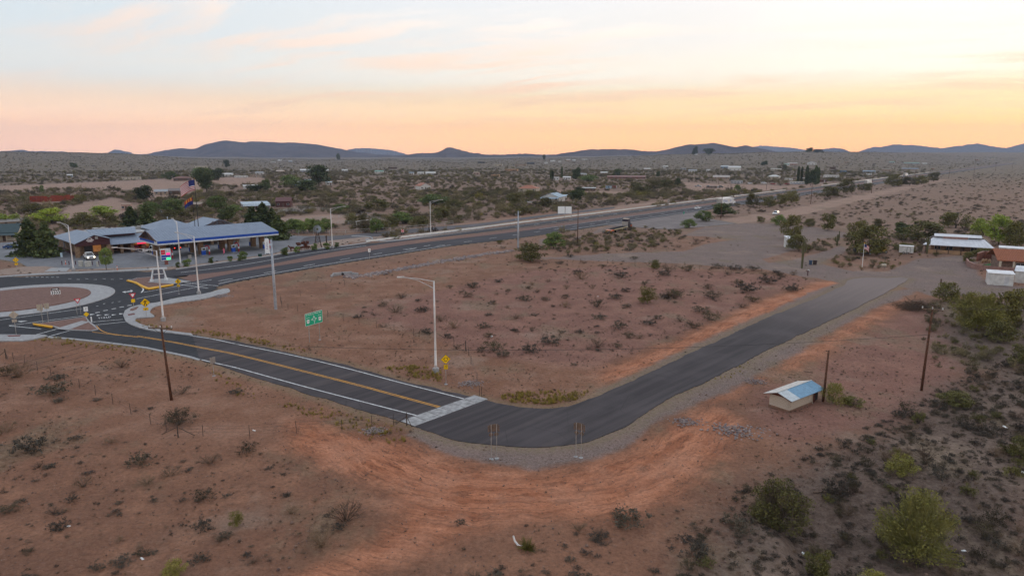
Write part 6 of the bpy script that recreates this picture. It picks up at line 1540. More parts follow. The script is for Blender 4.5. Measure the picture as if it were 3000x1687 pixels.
def far_house(rows, label, group):
    for i, (x_, y_, w_, kd, wc, rc) in enumerate(sorted(rows)): house(x_, y_, w_, '%s from the left of the %s' % (ORD[i], label), kd, wc, rc, group=group, nwin=2, name='far_house')
# middle distance, one by one
house(14, 706, 80, 'cream house with dark teal roof at the far left edge', 'gable', CRM, (.03, .055, .06), 10, 2.8, 2.4, -.25, porch=True)
house(20, 668, 90, 'brown flat-roofed house behind the bright bush at the left edge', 'shed', TAN, (.22, .19, .17), 7, 2.4, .6, .1)
house(370, 616, 27, 'small tan adobe hut behind the shop trees', 'flat', PNK, TAN, 4, 2.6)
house(566, 612, 42, 'low brown adobe house beneath the green trees', 'shed', BRN, (.25, .18, .13), 7, 2.3, .7)
house(752, 613, 78, 'pale blue metal-roofed carport house behind the pines', 'shed', GRY, (.44, .50, .55), 8, 2.6, .9, .15, porch=True)
house(830, 607, 46, 'dark red barn behind the cattle panels', 'gable', (.10, .035, .03), (.13, .05, .045), 8, 3.2, 1.8)
house(472, 572, 36, 'grey gabled house left of the brown one on the slope', 'gable', TAN, GRY, 7, 2.5, 1.4)
house(516, 570, 42, 'brown gabled house on the slope below the flag', 'gable', BRN, (.20, .16, .15), 8, 2.6, 1.5)
house(736, 553, 42, 'white flat-roofed house among bushes right of the flag', 'shed', WHT, WHT, 6, 2.4, .5)
house(385, 527, 50, 'long low cream house on the far slope', 'flat', CRM, TAN, 8, 2.6, nwin=5)
house(535, 530, 48, 'red-brown roofed house on the far slope left of the flag', 'hip', BRN, (.19, .085, .06), 9, 2.7, 1.8)
house(665, 517, 32, 'white gabled house right of the tall dark trees', 'gable', WHT, WHT, 8, 2.7, 1.3)
house(205, 519, 14, 'tiny pale blue cabin alone in the far scrub', 'gable', BLU, WHT, 5, 2.4, 1)
house(1247, 556, 42, 'white gabled house with orange tiled roof in the scrub', 'front', WHT, TIL, 11, 3.0, 2.2, .35)
house(1545, 563, 62, 'orange tiled hip-roofed house left of the blue-roofed house', 'hip', CRM, TIL, 11, 2.7, 2.2)
h_ = house(1612, 592, 66, 'white house with pale blue metal roof and deep porch', 'front', WHT, (.34, .43, .50), 13, 2.9, 2.2, -.3, porch=True)
house(1643, 585, 30, 'blue-roofed carport at the right of the porch house', 'shed', GRY, (.34, .43, .50), 6, 2.4, .4, -.2)
for i, (x_, y_, w_) in enumerate(((1620, 598, 70),)):
    o = fence('garden_wall', [(1545, 594), (1600, 598), (1660, 598), (1690, 594)], 'low white garden wall before the blue-roofed house', h=.9, r=.2, m=hm(WHT), wires=(.45,), wr=.32, step=4, cat='wall')
house(1625, 528, 26, 'small white house with dark doorway beside the cypresses', 'flat', WHT, WHT, 6, 3.0)
house(1660, 527, 22, 'white carport house right of the cypresses', 'gable', WHT, WHT, 6, 2.7, 1.0)
house(1835, 524, 110, 'very long low red-roofed stable', 'gable', (.20, .10, .08), (.30, .16, .14), 9, 2.3, 1.1, .05, nwin=9, name='stable', cat='stable')
house(1497, 502, 40, 'ochre adobe house with a wide dark opening', 'flat', ADB, ADB, 8, 3.0)
house(1450, 519, 26, 'orange adobe house low in the scrub', 'flat', ADB, ADB, 7, 2.6)
house(2152, 500, 36, 'large white metal barn on the far rise', 'gable', WHT, WHT, 14, 4.6, 2.2, .1, name='barn', cat='barn')
house(2122, 493, 24, 'pale metal-roofed house left of the white barn', 'gable', BLU, (.5, .53, .55), 8, 2.8, 1.5)
house(2030, 505, 24, 'small white farmhouse left of the barn', 'gable', WHT, GRY, 8, 2.9, 1.2)
house(2112, 526, 48, 'tan roofed bungalow above the parked lorries', 'gable', TAN, (.42, .36, .32), 10, 2.6, 1.8)
house(2265, 524, 36, 'white hip-roofed bungalow above the parked van', 'hip', CRM, WHT, 9, 2.5, 1.8)
house(2272, 500, 30, 'long pale mobile home with yellow front', 'shed', CRM, WHT, 5, 2.6, .4)
house(2322, 484, 28, 'pinkish roofed house upper left of the cypresses', 'gable', PNK, (.45, .38, .34), 8, 2.8, 1.4)
house(2380, 483, 26, 'white gabled house behind the cypresses', 'front', WHT, GRY, 8, 3.2, 2.4)
house(2440, 496, 16, 'tall brown shed right of the cypresses', 'flat', BRN, CRM, 5, 3.4)
house(2545, 507, 34, 'blue-roofed open shelter right of the cypresses', 'shed', GRY, BLU, 7, 2.6, .7)
house(2595, 502, 26, 'tan block store house with white top', 'flat', TAN, WHT, 6, 3.0)
house(2665, 499, 42, 'pale blue-roofed long house near the far highway', 'gable', TAN, BLU, 8, 2.5, 1)
house(2670, 481, 40, 'pale green-roofed long house on the far rise', 'gable', GRY, GRN, 9, 2.5, 1.3)
house(2612, 478, 14, 'tiny green-roofed house on the far rise', 'gable', GRY, GRN, 7, 2.5, 1.2)
house(2708, 482, 12, 'tiny white house at the right of the far rise', 'gable', WHT, WHT, 6, 2.6, 1)
house(2305, 431 + 55, 14, 'white cabin left of the pinkish house', 'gable', WHT, GRN, 6, 2.6, 1)
house(590, 492, 36, 'long cream house alone on the far left hillside', 'flat', CRM, CRM, 8, 2.8)
house(2725, 445, 30, 'long flat house on the right skyline', 'hip', TAN, BRN, 9, 2.6, 1.4)
far_house([(868, 543, 22, 'gable', BLU, (.5, .56, .6)), (902, 536, 18, 'gable', WHT, BLU), (965, 543, 18, 'shed', WHT, (.5, .56, .6)), (1000, 540, 20, 'gable', TAN, TAN)], 'small pale-roofed houses among trees left of centre', 'small houses among trees left of centre')
far_house([(820, 507, 24, 'gable', TAN, (.5, .4, .33)), (1010, 503, 16, 'gable', WHT, WHT), (1110, 508, 26, 'gable', WHT, GRN), (1205, 512, 14, 'gable', WHT, BLU), (1232, 512, 18, 'gable', WHT, WHT), (1260, 513, 30, 'gable', WHT, WHT), (950, 505, 24, 'gable', WHT, WHT), (900, 504, 40, 'shed', GRY, WHT), (1395, 512, 18, 'gable', PNK, TAN), (1345, 498, 20, 'flat', TAN, WHT), (1150, 495, 26, 'flat', BRN, BRN), (760, 512, 22, 'gable', WHT, GRY)],
          'tiny pale houses in the far scrub left of centre', 'far houses left of centre')
far_house([(1410, 478, 22, 'flat', DRK, DRK), (1555, 481, 22, 'gable', DRK, DRK), (1525, 486, 34, 'flat', TAN, TAN), (1460, 486, 24, 'flat', CRM, TAN)], 'low houses on the middle rise', 'low houses on the middle rise')
far_house([(1620, 474, 14, 'gable', WHT, WHT), (1640, 476, 8, 'gable', WHT, WHT), (1665, 471, 12, 'gable', PNK, WHT), (1682, 472, 10, 'gable', WHT, WHT), (1712, 469, 16, 'flat', WHT, WHT), (1600, 480, 8, 'gable', WHT, WHT)], 'tiny white houses on the central skyline', 'white houses on the central skyline')
far_house([(820, 472, 12, 'gable', WHT, WHT), (800, 477, 14, 'flat', WHT, WHT), (850, 474, 10, 'gable', BLU, WHT)], 'tiny white houses on the left skyline knoll', 'white houses on the left knoll')
far_house([(1950, 492, 14, 'gable', WHT, WHT), (1895, 500, 20, 'gable', TAN, WHT), (2075, 503, 10, 'gable', WHT, WHT), (2002, 498, 16, 'flat', GRY, WHT), (1770, 512, 20, 'shed', TAN, WHT), (1710, 516, 18, 'shed', WHT, GRY)], 'tiny pale houses beyond the long stable', 'far houses beyond the long stable')
far_house([(2040, 455, 10, 'gable', WHT, WHT), (2860, 470, 10, 'flat', PNK, WHT), (2905, 468, 14, 'flat', CRM, WHT), (2480, 478, 12, 'flat', TAN, WHT)], 'tiny pale roofs on the right skyline slope', 'roofs on the right skyline slope')
# rusty corral wall at the far left
crl = fence('corral_wall', [(88, 592), (120, 592), (150, 591), (185, 589), (218, 587)], 'rust red sheet-metal corral wall on the left slope', h=3.4, r=.12, m=mat('rust_sheet', (.30, .055, .025), .9, col2=(.16, .035, .022), vs=.8), wires=(), step=4, cat='wall')
cp = [P(a, b) for a, b in ((88, 592), (120, 592), (150, 591), (185, 589), (218, 587))]
for a, b in zip(cp[:-1], cp[1:]):
    L_ = (b - a).length; n_ = int(L_ / 2.5) + 1
    for i in range(n_):
        c = a.lerp(b, (i + .5) / n_) - cp[0]; hh = random.uniform(2.7, 3.9); MB().box(c.x, c.y, hh / 2 + c.z, L_ / n_ + .02, .08, hh, math.atan2(b.y - a.y, b.x - a.x)).build('sheet_panel', _M['rust_sheet'], crl)
o = fence('corral_wall', [(-30, 592), (0, 592), (40, 593)], 'low rust red wall at the left frame edge', h=1.5, r=.2, m=_M['rust_sheet'], wires=(.7, 1.2), wr=.35, step=4, cat='wall')
# parked trailers and vehicles on the right
def trailer(px, py, w, label, c=WHT, h=2.6, rz=0.0, name='trailer', group=None, stripe_=None):
    p = P(px, py); W_ = w * mpp(p); o = thing(name, p, math.atan2(p.x, p.y) * -1 + rz, label, 'trailer', group)
    MB().ext_y([(-W_ / 2, .55), (W_ / 2, .55), (W_ / 2, h), (W_ / 2 - .25, h + .2), (-W_ / 2 + .25, h + .2), (-W_ / 2, h)], 0, 2.3).build('body', hm(c, .5), o)
    for x_ in (-W_ * .12, W_ * .12): wheel(o, x_, .1, .36); wheel(o, x_, 2.2, .36)
    for i in range(max(1, int(W_ / 2.5))): x_ = -W_ / 2 + (i + .5) * W_ / max(1, int(W_ / 2.5)); MB().b0(x_ - .4, x_ + .4, -.03, 0, 1.5, 2.1).build('window', M_win, o)
    MB().b0(W_ * .28, W_ * .28 + .75, -.03, 0, .65, 2.3).build('door', hm((.5, .5, .5)), o)
    if stripe_: MB().b0(-W_ / 2 + .1, W_ / 2 - .1, -.025, 0, .9, 1.2).build('stripe', hm(stripe_), o)
    MB().cyl((-W_ / 2, 1.1, .6), (-W_ / 2 - 1.2, 1.1, .45), .06, .06, 5).build('drawbar', M_dark, o)
    return o
trailer(2310, 530, 22, 'white camper left of the cypresses'); trailer(2335, 541, 40, 'white and blue caravan in front of the cypresses', stripe_=(.1, .2, .4)); trailer(2350, 528, 20, 'white motorhome behind the caravan')
trailer(2435, 522, 42, 'long white semi-trailer right of the cypresses', h=3.4); trailer(2470, 506, 18, 'blue motorhome right of the cypresses', (.10, .20, .32)); trailer(2545, 515, 14, 'small white trailer near the blue shelter')
trailer(2405, 535, 30, 'rusty brown flat trailer right of the caravan', (.13, .06, .045)); trailer(2158, 540, 34, 'grey box truck body on the parked row', GRY, 3.4); trailer(2090, 553, 40, 'brown flat trailer at the left of the parked row', (.16, .12, .10), 1.9)
trailer(1783, 555, 18, 'blue storage container in the scrub', BLU, 2.4); trailer(1801, 553, 14, 'dark red storage container beside the blue one', RED, 2.3)
trailer(698, 522, 20, 'white trailer leftmost in the far parked row', WHT); trailer(718, 522, 16, 'white trailer in the middle of the far parked row', WHT); trailer(745, 520, 22, 'tan trailer at the right of the far parked row', TAN)
house(1725, 560, 38, 'long flat metal shelter right of the round trees', 'shed', BRN, (.48, .5, .5), 5, 2.3, .3)
for x_, y_, kd, mm, lb in ((2196, 539, 'sedan', Pw, 'white car parked right of the grey box truck'), (2238, 539, 'van', Pw, 'white van parked below the hip-roofed bungalow'), (2265, 541, 'sedan', Pr_, 'dark red car right of the parked van'), (2305, 541, 'sedan', Pr_, 'dark red car before the white camper'), (2110, 550, 'pickup', Pn, 'dark pickup among the parked trailers'), (2076, 548, 'sedan', Ps, 'silver car at the left of the parked row'),
                       (477, 624, 'sedan', Ps, 'silver blue car under the green trees behind the shop'), (648, 603, 'van', Pw, 'white boat-shaped van beside the carport house'), (2732, 497, 'pickup', Por, 'small orange pickup beside the far highway'), (2560, 503, 'sedan', Pb, 'dark car by the blue shelter'), (2380, 528, 'pickup', Pw, 'white pickup near the long semi-trailer'), (635, 566, 'pickup', Pn, 'dark pickup beside the tall trees below the flag'), (2045, 548, 'pickup', Ps, 'silver pickup left of the parked row')):
    q = P(x_, y_); car(kd, q, random.choice((0, math.pi)) + math.atan2(q.x, q.y) * -1 + random.uniform(-.3, .3), mm, lb, cat='van' if kd == 'van' else 'truck' if kd == 'pickup' else 'car')

# ------------------------------------------------------------------ homestead on the right
M_metal = mat('white_metal_roof', (.60, .60, .63), .4, .2, var=.06, vs=.8)
p = P(2800, 742); rz = math.atan2(p.x, p.y) * -1 + .06; o = thing('ranch_house', p, rz, 'ranch house with wide white metal roof and stone chimney band', 'house'); k = mpp(p)
MB().b0(-6.3, 6.8, 0, 9, -.2, 2.5).build('wall', hm((.34, .22, .15)), o); MB().b0(-7.2, 7.6, -3.0, -2.7, -.2, 1.0).build('low_wall', hm(ADB), o)
rib_roof('front_roof', [(-8.4, -3.6, 2.45), (8.6, -3.6, 2.45), (6.6, 3.0, 4.0), (-5.8, 3.0, 4.0)], o, M_metal, .12, 16)
rib_roof('rear_roof', [(8.6, 10, 2.5), (-7.6, 10, 2.5), (-5.2, 5, 4.6), (6.0, 5, 4.6)], o, M_metal, .12, 16); rib_roof('upper_roof', [(-5.6, 2.4, 4.4), (6.0, 2.4, 4.4), (6.0, 5.2, 4.9), (-5.6, 5.2, 4.9)], o, M_metal)
MB().b0(-3.4, 2.6, 2.2, 2.6, 3.4, 4.4).build('brick_band', mat('pink_brick', (.30, .17, .14), .9), o)
for x_ in (-7.6, -4.8, -2, 1, 4, 7.6): MB().b0(x_ - .12, x_ + .12, -3.2, -2.96, -.2, 2.5).build('porch_post', hm(BRN), o)
for x_ in (-4.6, -1.6, 4.2):
    f = MB().b0(x_ - .8, x_ + .8, -.06, 0, .8, 2.0).build('window', M_frm, o); MB().b0(x_ - .7, x_ + .7, -.08, -.06, .9, 1.9).build('pane', M_win, f)
MB().b0(1.0, 1.95, -.06, 0, 0, 2.1).build('door', hm(BRN), o)
p = P(3010, 800); rz = math.atan2(p.x, p.y) * -1 + .25; o = thing('tiled_house', p, rz, 'stone house with orange tiled roof at the right edge', 'house')
MB().b0(-5.6, 8, 0, 9, -.2, 3.0).build('wall', mat('rubble_wall', (.27, .18, .14), .9, col2=(.16, .10, .08), vs=2, bump=.5, bs=3), o)
M_tile = mat('clay_tile', (.40, .15, .075), .8, col2=(.28, .10, .055), vs=3)
def tile_roof(o, x0, x1, y0, z0, y1, z1):
    rf = MB().slab([(x0, y0, z0), (x1, y0, z0), (x1, y1, z1), (x0, y1, z1)], .12).build('roof', M_tile, o); n_ = int((x1 - x0) / .35)
    me = MB().cyl((0, y0, z0 + .03), (0, y1, z1 + .03), .09, .08, 6).mesh('tile_row'); me.materials.append(M_tile)
    for i in range(n_): c = bpy.data.objects.new('tile_row', me); COL.objects.link(c); c.parent = rf; c.location = (x0 + (i + .5) * (x1 - x0) / n_, 0, 0)
tile_roof(o, -6.6, 8.6, -1.4, 2.9, 4.6, 5.0)
MB().slab([(8.6, 10.4, 2.9), (-6.6, 10.4, 2.9), (-6.6, 4.6, 5.0), (8.6, 4.6, 5.0)], .12).build('rear_roof', M_tile, o)
for x_ in (-5.9, -3.2): MB().b0(x_ - .2, x_ + .2, -1.3, -.9, -.2, 2.8).build('porch_post', hm(CRM), o)
f = MB().b0(-2.6, -.6, -.07, 0, .7, 2.3).build('window', M_frm, o); MB().b0(-2.5, -1.65, -.09, -.07, .8, 2.2).build('pane', M_win, f); MB().b0(-1.55, -.7, -.09, -.07, .8, 2.2).build('pane', M_win, f)
# brick garden wall, lawn
M_brick = mat('pink_brick', (.30, .17, .14), .9); M_lawn = mat('lawn', (.035, .14, .02), .9, col2=(.02, .075, .012), vs=3, bump=.5)
struct(MB().prism(xy([(2868, 779), (2900, 772), (2946, 784), (2942, 789), (2905, 787)]), -.1, .06).build('lawn', M_lawn))
def brick_wall(pl, hh, label, m=M_brick, cols=True):
    pts = [P(a, b) for a, b in pl]; o = thing('garden_wall', pts[0], 0, label, 'wall')
    for a, b in zip(pts[:-1], pts[1:]):
        L_ = (b - a).length; ang = math.atan2(b.y - a.y, b.x - a.x); c0 = (a + b) / 2 - pts[0]
        MB().box(c0.x, c0.y, hh / 2 - .1, L_ + .1, .3, hh, ang).build('wall_section', m, o); MB().box(c0.x, c0.y, hh - .05, L_ + .2, .4, .12, ang).build('coping', mat('brick_coping', (.36, .20, .16), .9), o)
    return o
brick_wall([(2830, 770), (2836, 780), (2855, 789), (2880, 793), (2915, 797), (2968, 800)], 1.3, 'curved pink brick wall round the small lawn')
wl_ = brick_wall([(2862, 764), (2880, 758), (2905, 760), (2908, 770)], 2.1, 'tall rounded red wall with niches behind the lawn', mat('red_plaster', (.24, .09, .06), .9))
for i, (x_, y_) in enumerate(((2879, 770), (2888, 770), (2898, 771))):
    q = P(x_, y_); o = thing('clay_pot', q, 0, ('left', 'middle', 'right')[i] + ' one of three ochre clay pots before the red wall', 'pot', 'clay pots before the red wall'); MB().lathe([(.18, 0), (.34, .4), (.30, .8), (.16, 1.0), (.22, 1.1)], 10).build('pot', hm(ADB), o); MB().lathe([(.17, 1.02), (.1, 1.05)], 8).build('soil', L_bark, o)
def shed(px, py, w, d, h, label, c=WHT, rz=0.0, roof='flat', rise=.3, name='shed'):
    p = P(px, py); o = thing(name, p, math.atan2(p.x, p.y) * -1 + rz, label, 'shed'); m = hm(c)
    MB().b0(-w / 2, w / 2, 0, d, -.1, h).build('wall', m, o)
    if roof == 'flat': MB().slab([(-w / 2 - .15, -.15, h + .05), (w / 2 + .15, -.15, h + .05), (w / 2 + .15, d + .15, h + rise), (-w / 2 - .15, d + .15, h + rise)], .1).build('roof', hm((.72, .72, .74), .4), o)
    else:
        for s_ in (0, 1):
            q = [(-w / 2 - .2, -.2, h), (w / 2 + .2, -.2, h), (w / 2 + .2, d / 2, h + rise), (-w / 2 - .2, d / 2, h + rise)]
            if s_: q = [(a, d - b, c_) for a, b, c_ in q][::-1]
            MB().slab(q, .08).build('roof', hm((.72, .72, .74), .4), o)
    MB().b0(w * .15, w * .15 + .8, -.04, 0, 0, 1.9).build('door', hm((.55, .55, .56)), o)
    for i in range(int(w / .6)): MB().b0(-w / 2 + .3 + i * .6 - .02, -w / 2 + .3 + i * .6 + .02, -.02, 0, 0, h).build('rib', m, o)
    return o
shed(2930, 835, 4.6, 3.2, 2.5, 'white box shed in front of the tiled house', rz=.15); shed(3000, 830, 3.6, 3.5, 2.6, 'white gabled shed at the right frame edge', roof='gable', rise=1.0, rz=-.1)
shed(2990, 757, 10, 2.6, 2.6, 'long white trailer home behind the tiled house', rz=.05); shed(2320, 727, 2.7, 3.8, 3.0, 'leaning white shed behind the bare-topped tree', rz=.3)
p = P(2654, 745); o = thing('cargo_trailer', p, math.atan2(p.x, p.y) * -1 + .05, 'small white enclosed cargo trailer with dark-framed door', 'trailer'); MB().b0(-1.75, 1.75, 0, 2.1, .45, 2.25).build('box', hm(WHT, .4), o); MB().b0(-1.8, 1.8, -.05, 2.15, 2.25, 2.35).build('roof', hm((.7, .7, .7), .4), o)
d_ = MB().b0(.1, 1.0, -.05, 0, .55, 2.0).build('door', M_dark, o); MB().b0(.18, .92, -.07, -.05, .62, 1.94).build('door_panel', hm(WHT), d_)
for x_ in (-.6, .3): wheel(o, x_, .05, .34)
MB().cyl((-1.75, 1, .5), (-2.9, 1, .4), .05, .05, 5).build('drawbar', M_dark, o)
# saguaros
M_sag = mat('saguaro_skin', (.115, .105, .045), .9, col2=(.075, .07, .032), vs=2)
def ribbed(mb, pts, r_, n=14):
    rings = []
    for i, (p, rr) in enumerate(zip(pts, r_)):
        for k in range(n): t = 6.283 * k / n; q = rr * (1 if k % 2 else .82); rings.append((p[0] + q * math.cos(t), p[1] + q * math.sin(t), p[2]))
    fs = [(i * n + k, i * n + (k + 1) % n, (i + 1) * n + (k + 1) % n, (i + 1) * n + k) for i in range(len(pts) - 1) for k in range(n)]
    mb.add(rings, fs + [tuple((len(pts) - 1) * n + k for k in range(n))]); return mb
def saguaro(px, py, h, label, arms=()):
    o = thing('saguaro', P(px, py), 0, label, 'cactus')
    ribbed(MB(), [(0, 0, -.1), (0, 0, h * .2), (0, 0, h * .6), (0, 0, h * .92), (0, 0, h * .98), (0, 0, h)], [.20, .27, .29, .26, .18, .05]).build('trunk', M_sag, o)
    for (a, z0, z1, l_) in arms:
        dx, dy = math.cos(a), math.sin(a)
        mb = MB(); mb.cyl((dx * .15, dy * .15, z0), (dx * l_, dy * l_, z0 + .25), .15, .17, 10); ribbed(mb, [(dx * l_, dy * l_, z0 + .1), (dx * l_, dy * l_, (z0 + z1) / 2), (dx * l_, dy * l_, z1 - .1), (dx * l_, dy * l_, z1)], [.17, .18, .14, .04], 10); mb.build('arm', M_sag, o)
    return o
saguaro(2349, 786, 6.9, 'tall saguaro with a leafy crown behind it beside the track', ((.3, 4.0, 5.4, .65),))
saguaro(2452, 720, 3.6, 'stocky saguaro with upright arms beside the gravel', ((.2, 1.5, 4.6, .5), (3.0, 1.2, 2.9, .55))); saguaro(2715, 743, 4.9, 'forked saguaro before the ranch house', ((.2, 2.6, 4.4, .6), (3.3, 3.2, 4.5, .6)))
p = P(2525, 789); flagpole(p, 6.4, .07, None, 1.9, 1.2, R(-5), 'white flagpole with brown base on the gravel island', 'striped flag with blue canton on the gravel island', 'us', True, M_swhite)
for x_, y_, c, lb in ((2374, 776, (.05, .08, .14), 'blue wheeled bin beside the tall saguaro'), (2387, 776, (.06, .035, .03), 'brown wheeled bin beside the blue one')):
    o = thing('wheeled_bin', P(x_, y_), random.uniform(-.3, .3), lb, 'bin'); m = hm(c); MB().add([(-.3, -.3, .08), (.3, -.3, .08), (.3, .3, .08), (-.3, .3, .08), (-.38, -.4, 1.1), (.38, -.4, 1.1), (.38, .4, 1.1), (-.38, .4, 1.1)], [(3, 2, 1, 0), (4, 5, 6, 7), (0, 1, 5, 4), (1, 2, 6, 5), (2, 3, 7, 6), (3, 0, 4, 7)]).build('body', m, o); MB().box(0, 0, 1.15, .82, .88, .08).build('lid', m, o)
    for s_ in (-.28, .28): MB().cyl((s_ - .04, .36, .12), (s_ + .04, .36, .12), .12, .12, 8).build('wheel', M_tyre, o)
o = thing('mailbox', P(2366, 807), .2, 'dark red mailbox post with white box at the track', 'mailbox'); MB().box(0, 0, .5, .14, .14, 1.1).build('post', hm((.09, .02, .025)), o); MB().box(-.1, 0, 1.05, .9, .18, .14).build('board', hm((.09, .02, .025)), o); MB().cyl((.2, -.25, 1.22), (.2, .25, 1.22), .15, .15, 10).build('box', hm(WHT), o)
o = thing('stone_post', P(2756, 832), .2, 'short brown gatepost at the edge of the gravel yard', 'post'); MB().lathe([(.18, -.1), (.17, 1.1), (.13, 1.15)], 7).build('post', hm(BRN), o); MB().lathe([(.22, -.1), (.2, .12)], 7).build('footing', M_stone, o)
o = thing('yellow_loader', P(2585, 742), .1, 'small yellow machine under the olive trees', 'machine'); MB().b0(-1.6, 1.0, -.6, .6, .5, 1.1).build('body', hm((.40, .24, .02)), o); MB().b0(-.4, .7, -.5, .5, 1.1, 1.9).build('cab', hm((.3, .2, .03)), o); MB().b0(-2.4, -1.9, -.8, .8, .2, .9).build('bucket', hm((.40, .24, .02)), o)
for x_ in (-1.0, .6): wheel(o, x_, -.6, .45, .3); wheel(o, x_, .6, .45, .3)
for x_, y_, c, lb in ((2526, 742, (.45, .47, .48), 'pale white tank under the olive trees'), (2545, 744, (.30, .40, .45), 'pale blue tank under the olive trees'), (2505, 742, (.05, .05, .05), 'dark drum under the olive trees')):
    o = thing('storage_tank', P(x_, y_), 0, lb, 'tank'); MB().lathe([(.6, 0), (.62, .1), (.62, 1.15), (.45, 1.3), (.1, 1.35)], 12).build('drum', hm(c), o); MB().lathe([(.15, 1.34), (.15, 1.42)], 8).build('cap', M_dark, o)
o = thing('propane_tank', P(2588, 783), .1, 'pale cream tank on the gravel island', 'tank'); MB().cyl((-.6, 0, .5), (.6, 0, .5), .38, .38, 12).build('tank', hm(CRM), o)
for x_ in (-.4, .4): MB().box(x_, 0, .12, .12, .5, .25).build('saddle', M_conc2, o)
# pump house
a_, b_, c_ = P(2258, 1186), P(2312, 1208), P(2402, 1172); o = thing('pump_house', Vector((b_.x, b_.y, 0)), math.atan2(c_.y - b_.y, c_.x - b_.x), 'small white block pump house with patched blue tin roof', 'shed')
LX, LY = (c_ - b_).length * .98, min(2.7, (a_ - b_).length); blk = mat('painted_block', (.56, .47, .38), .9, col2=(.46, .37, .29), vs=1.5, bump=.25, bs=3); HH = 1.5
bw = .4; bh = .2
wc = MB().b0(.06, LX - 1.5, .06, LY - .06, -.1, HH - .02).build('wall', blk, o)
me = MB().b0(.005, bw - .005, 0, .06, .005, bh - .006).mesh('block'); me.materials.append(blk); me2 = MB().b0(0, .06, .005, bw - .005, .005, bh - .006).mesh('block'); me2.materials.append(blk)
for r0 in range(8):
    for i in range(9):
        x_ = i * bw + (r0 % 2) * .2
        if x_ + bw <= LX - 1.45: c = bpy.data.objects.new('block', me); COL.objects.link(c); c.parent = wc; c.location = (x_ + .02, 0, r0 * bh - .06)
    for i in range(7):
        y_ = i * bw + (r0 % 2) * .2 - .2
        if y_ >= 0 and y_ + bw <= LY: c = bpy.data.objects.new('block', me2); COL.objects.link(c); c.parent = wc; c.location = (0, y_, r0 * bh - .06)
MB().b0(LX - 1.48, LX - 1.0, .02, .08, 0, HH).build('door', mat('red_brown_door', (.10, .03, .022), .8), o); MB().b0(LX - .98, LX + .05, .25, LY, 0, HH).build('bay_shade_block', M_dark, o); MB().b0(LX - 1.62, LX - 1.50, -.02, .0, 0, HH).build('jamb', hm(CRM), o)  # solid dark block stands in for the shade inside the open bay
Mrs = [mat('tin_pale', (.46, .50, .52), .35, .5, var=.08), mat('tin_blue', (.13, .27, .40), .35, .4, var=.08), mat('tin_blue_dark', (.10, .24, .37), .35, .4, var=.1), mat('tin_white', (.58, .58, .57), .4, .3)]
xs = np.linspace(-.45, LX + .25, 5); zz = HH + .55
for i in range(4):
    MB().slab([(xs[i], -.45, HH - .02), (xs[i + 1], -.45, HH - .02), (xs[i + 1], LY / 2, zz), (xs[i], LY / 2, zz)], .04).build('tin_sheet', Mrs[(0, 1, 1, 2)[i]], o)
    MB().slab([(xs[i], LY / 2, zz), (xs[i + 1], LY / 2, zz), (xs[i + 1], LY + .45, HH - .02), (xs[i], LY + .45, HH - .02)], .04).build('tin_sheet', Mrs[3], o)
MB().add([(-.02, 0, HH), (-.02, LY, HH), (-.02, LY / 2, zz - .1)], [(0, 1, 2)]).build('gable', mat('red_brown_board', (.13, .05, .035), .9), o)
for q0, q1 in (((-.40, -.42, HH - .1), (-.40, LY / 2, zz - .06)), ((-.40, LY + .42, HH - .1), (-.40, LY / 2, zz - .06))): MB().cyl(q0, q1, .06, .06, 4).build('barge_board', mat('red_brown_board', (.13, .05, .035), .9), o)
st_ = mat('dirt_splash', (.22, .12, .08), .95)
MB().b0(-.012, LX - 1.5, -.012, -.002, -.1, .22).build('dirt_splash', st_, o); MB().b0(-.012, -.002, 0, LY, -.1, .22).build('dirt_splash', st_, o)
MB().cyl((-.45, LY / 2, zz + .02), (LX + .25, LY / 2, zz + .02), .05, .05, 6).build('ridge_cap', Mrs[3], o)

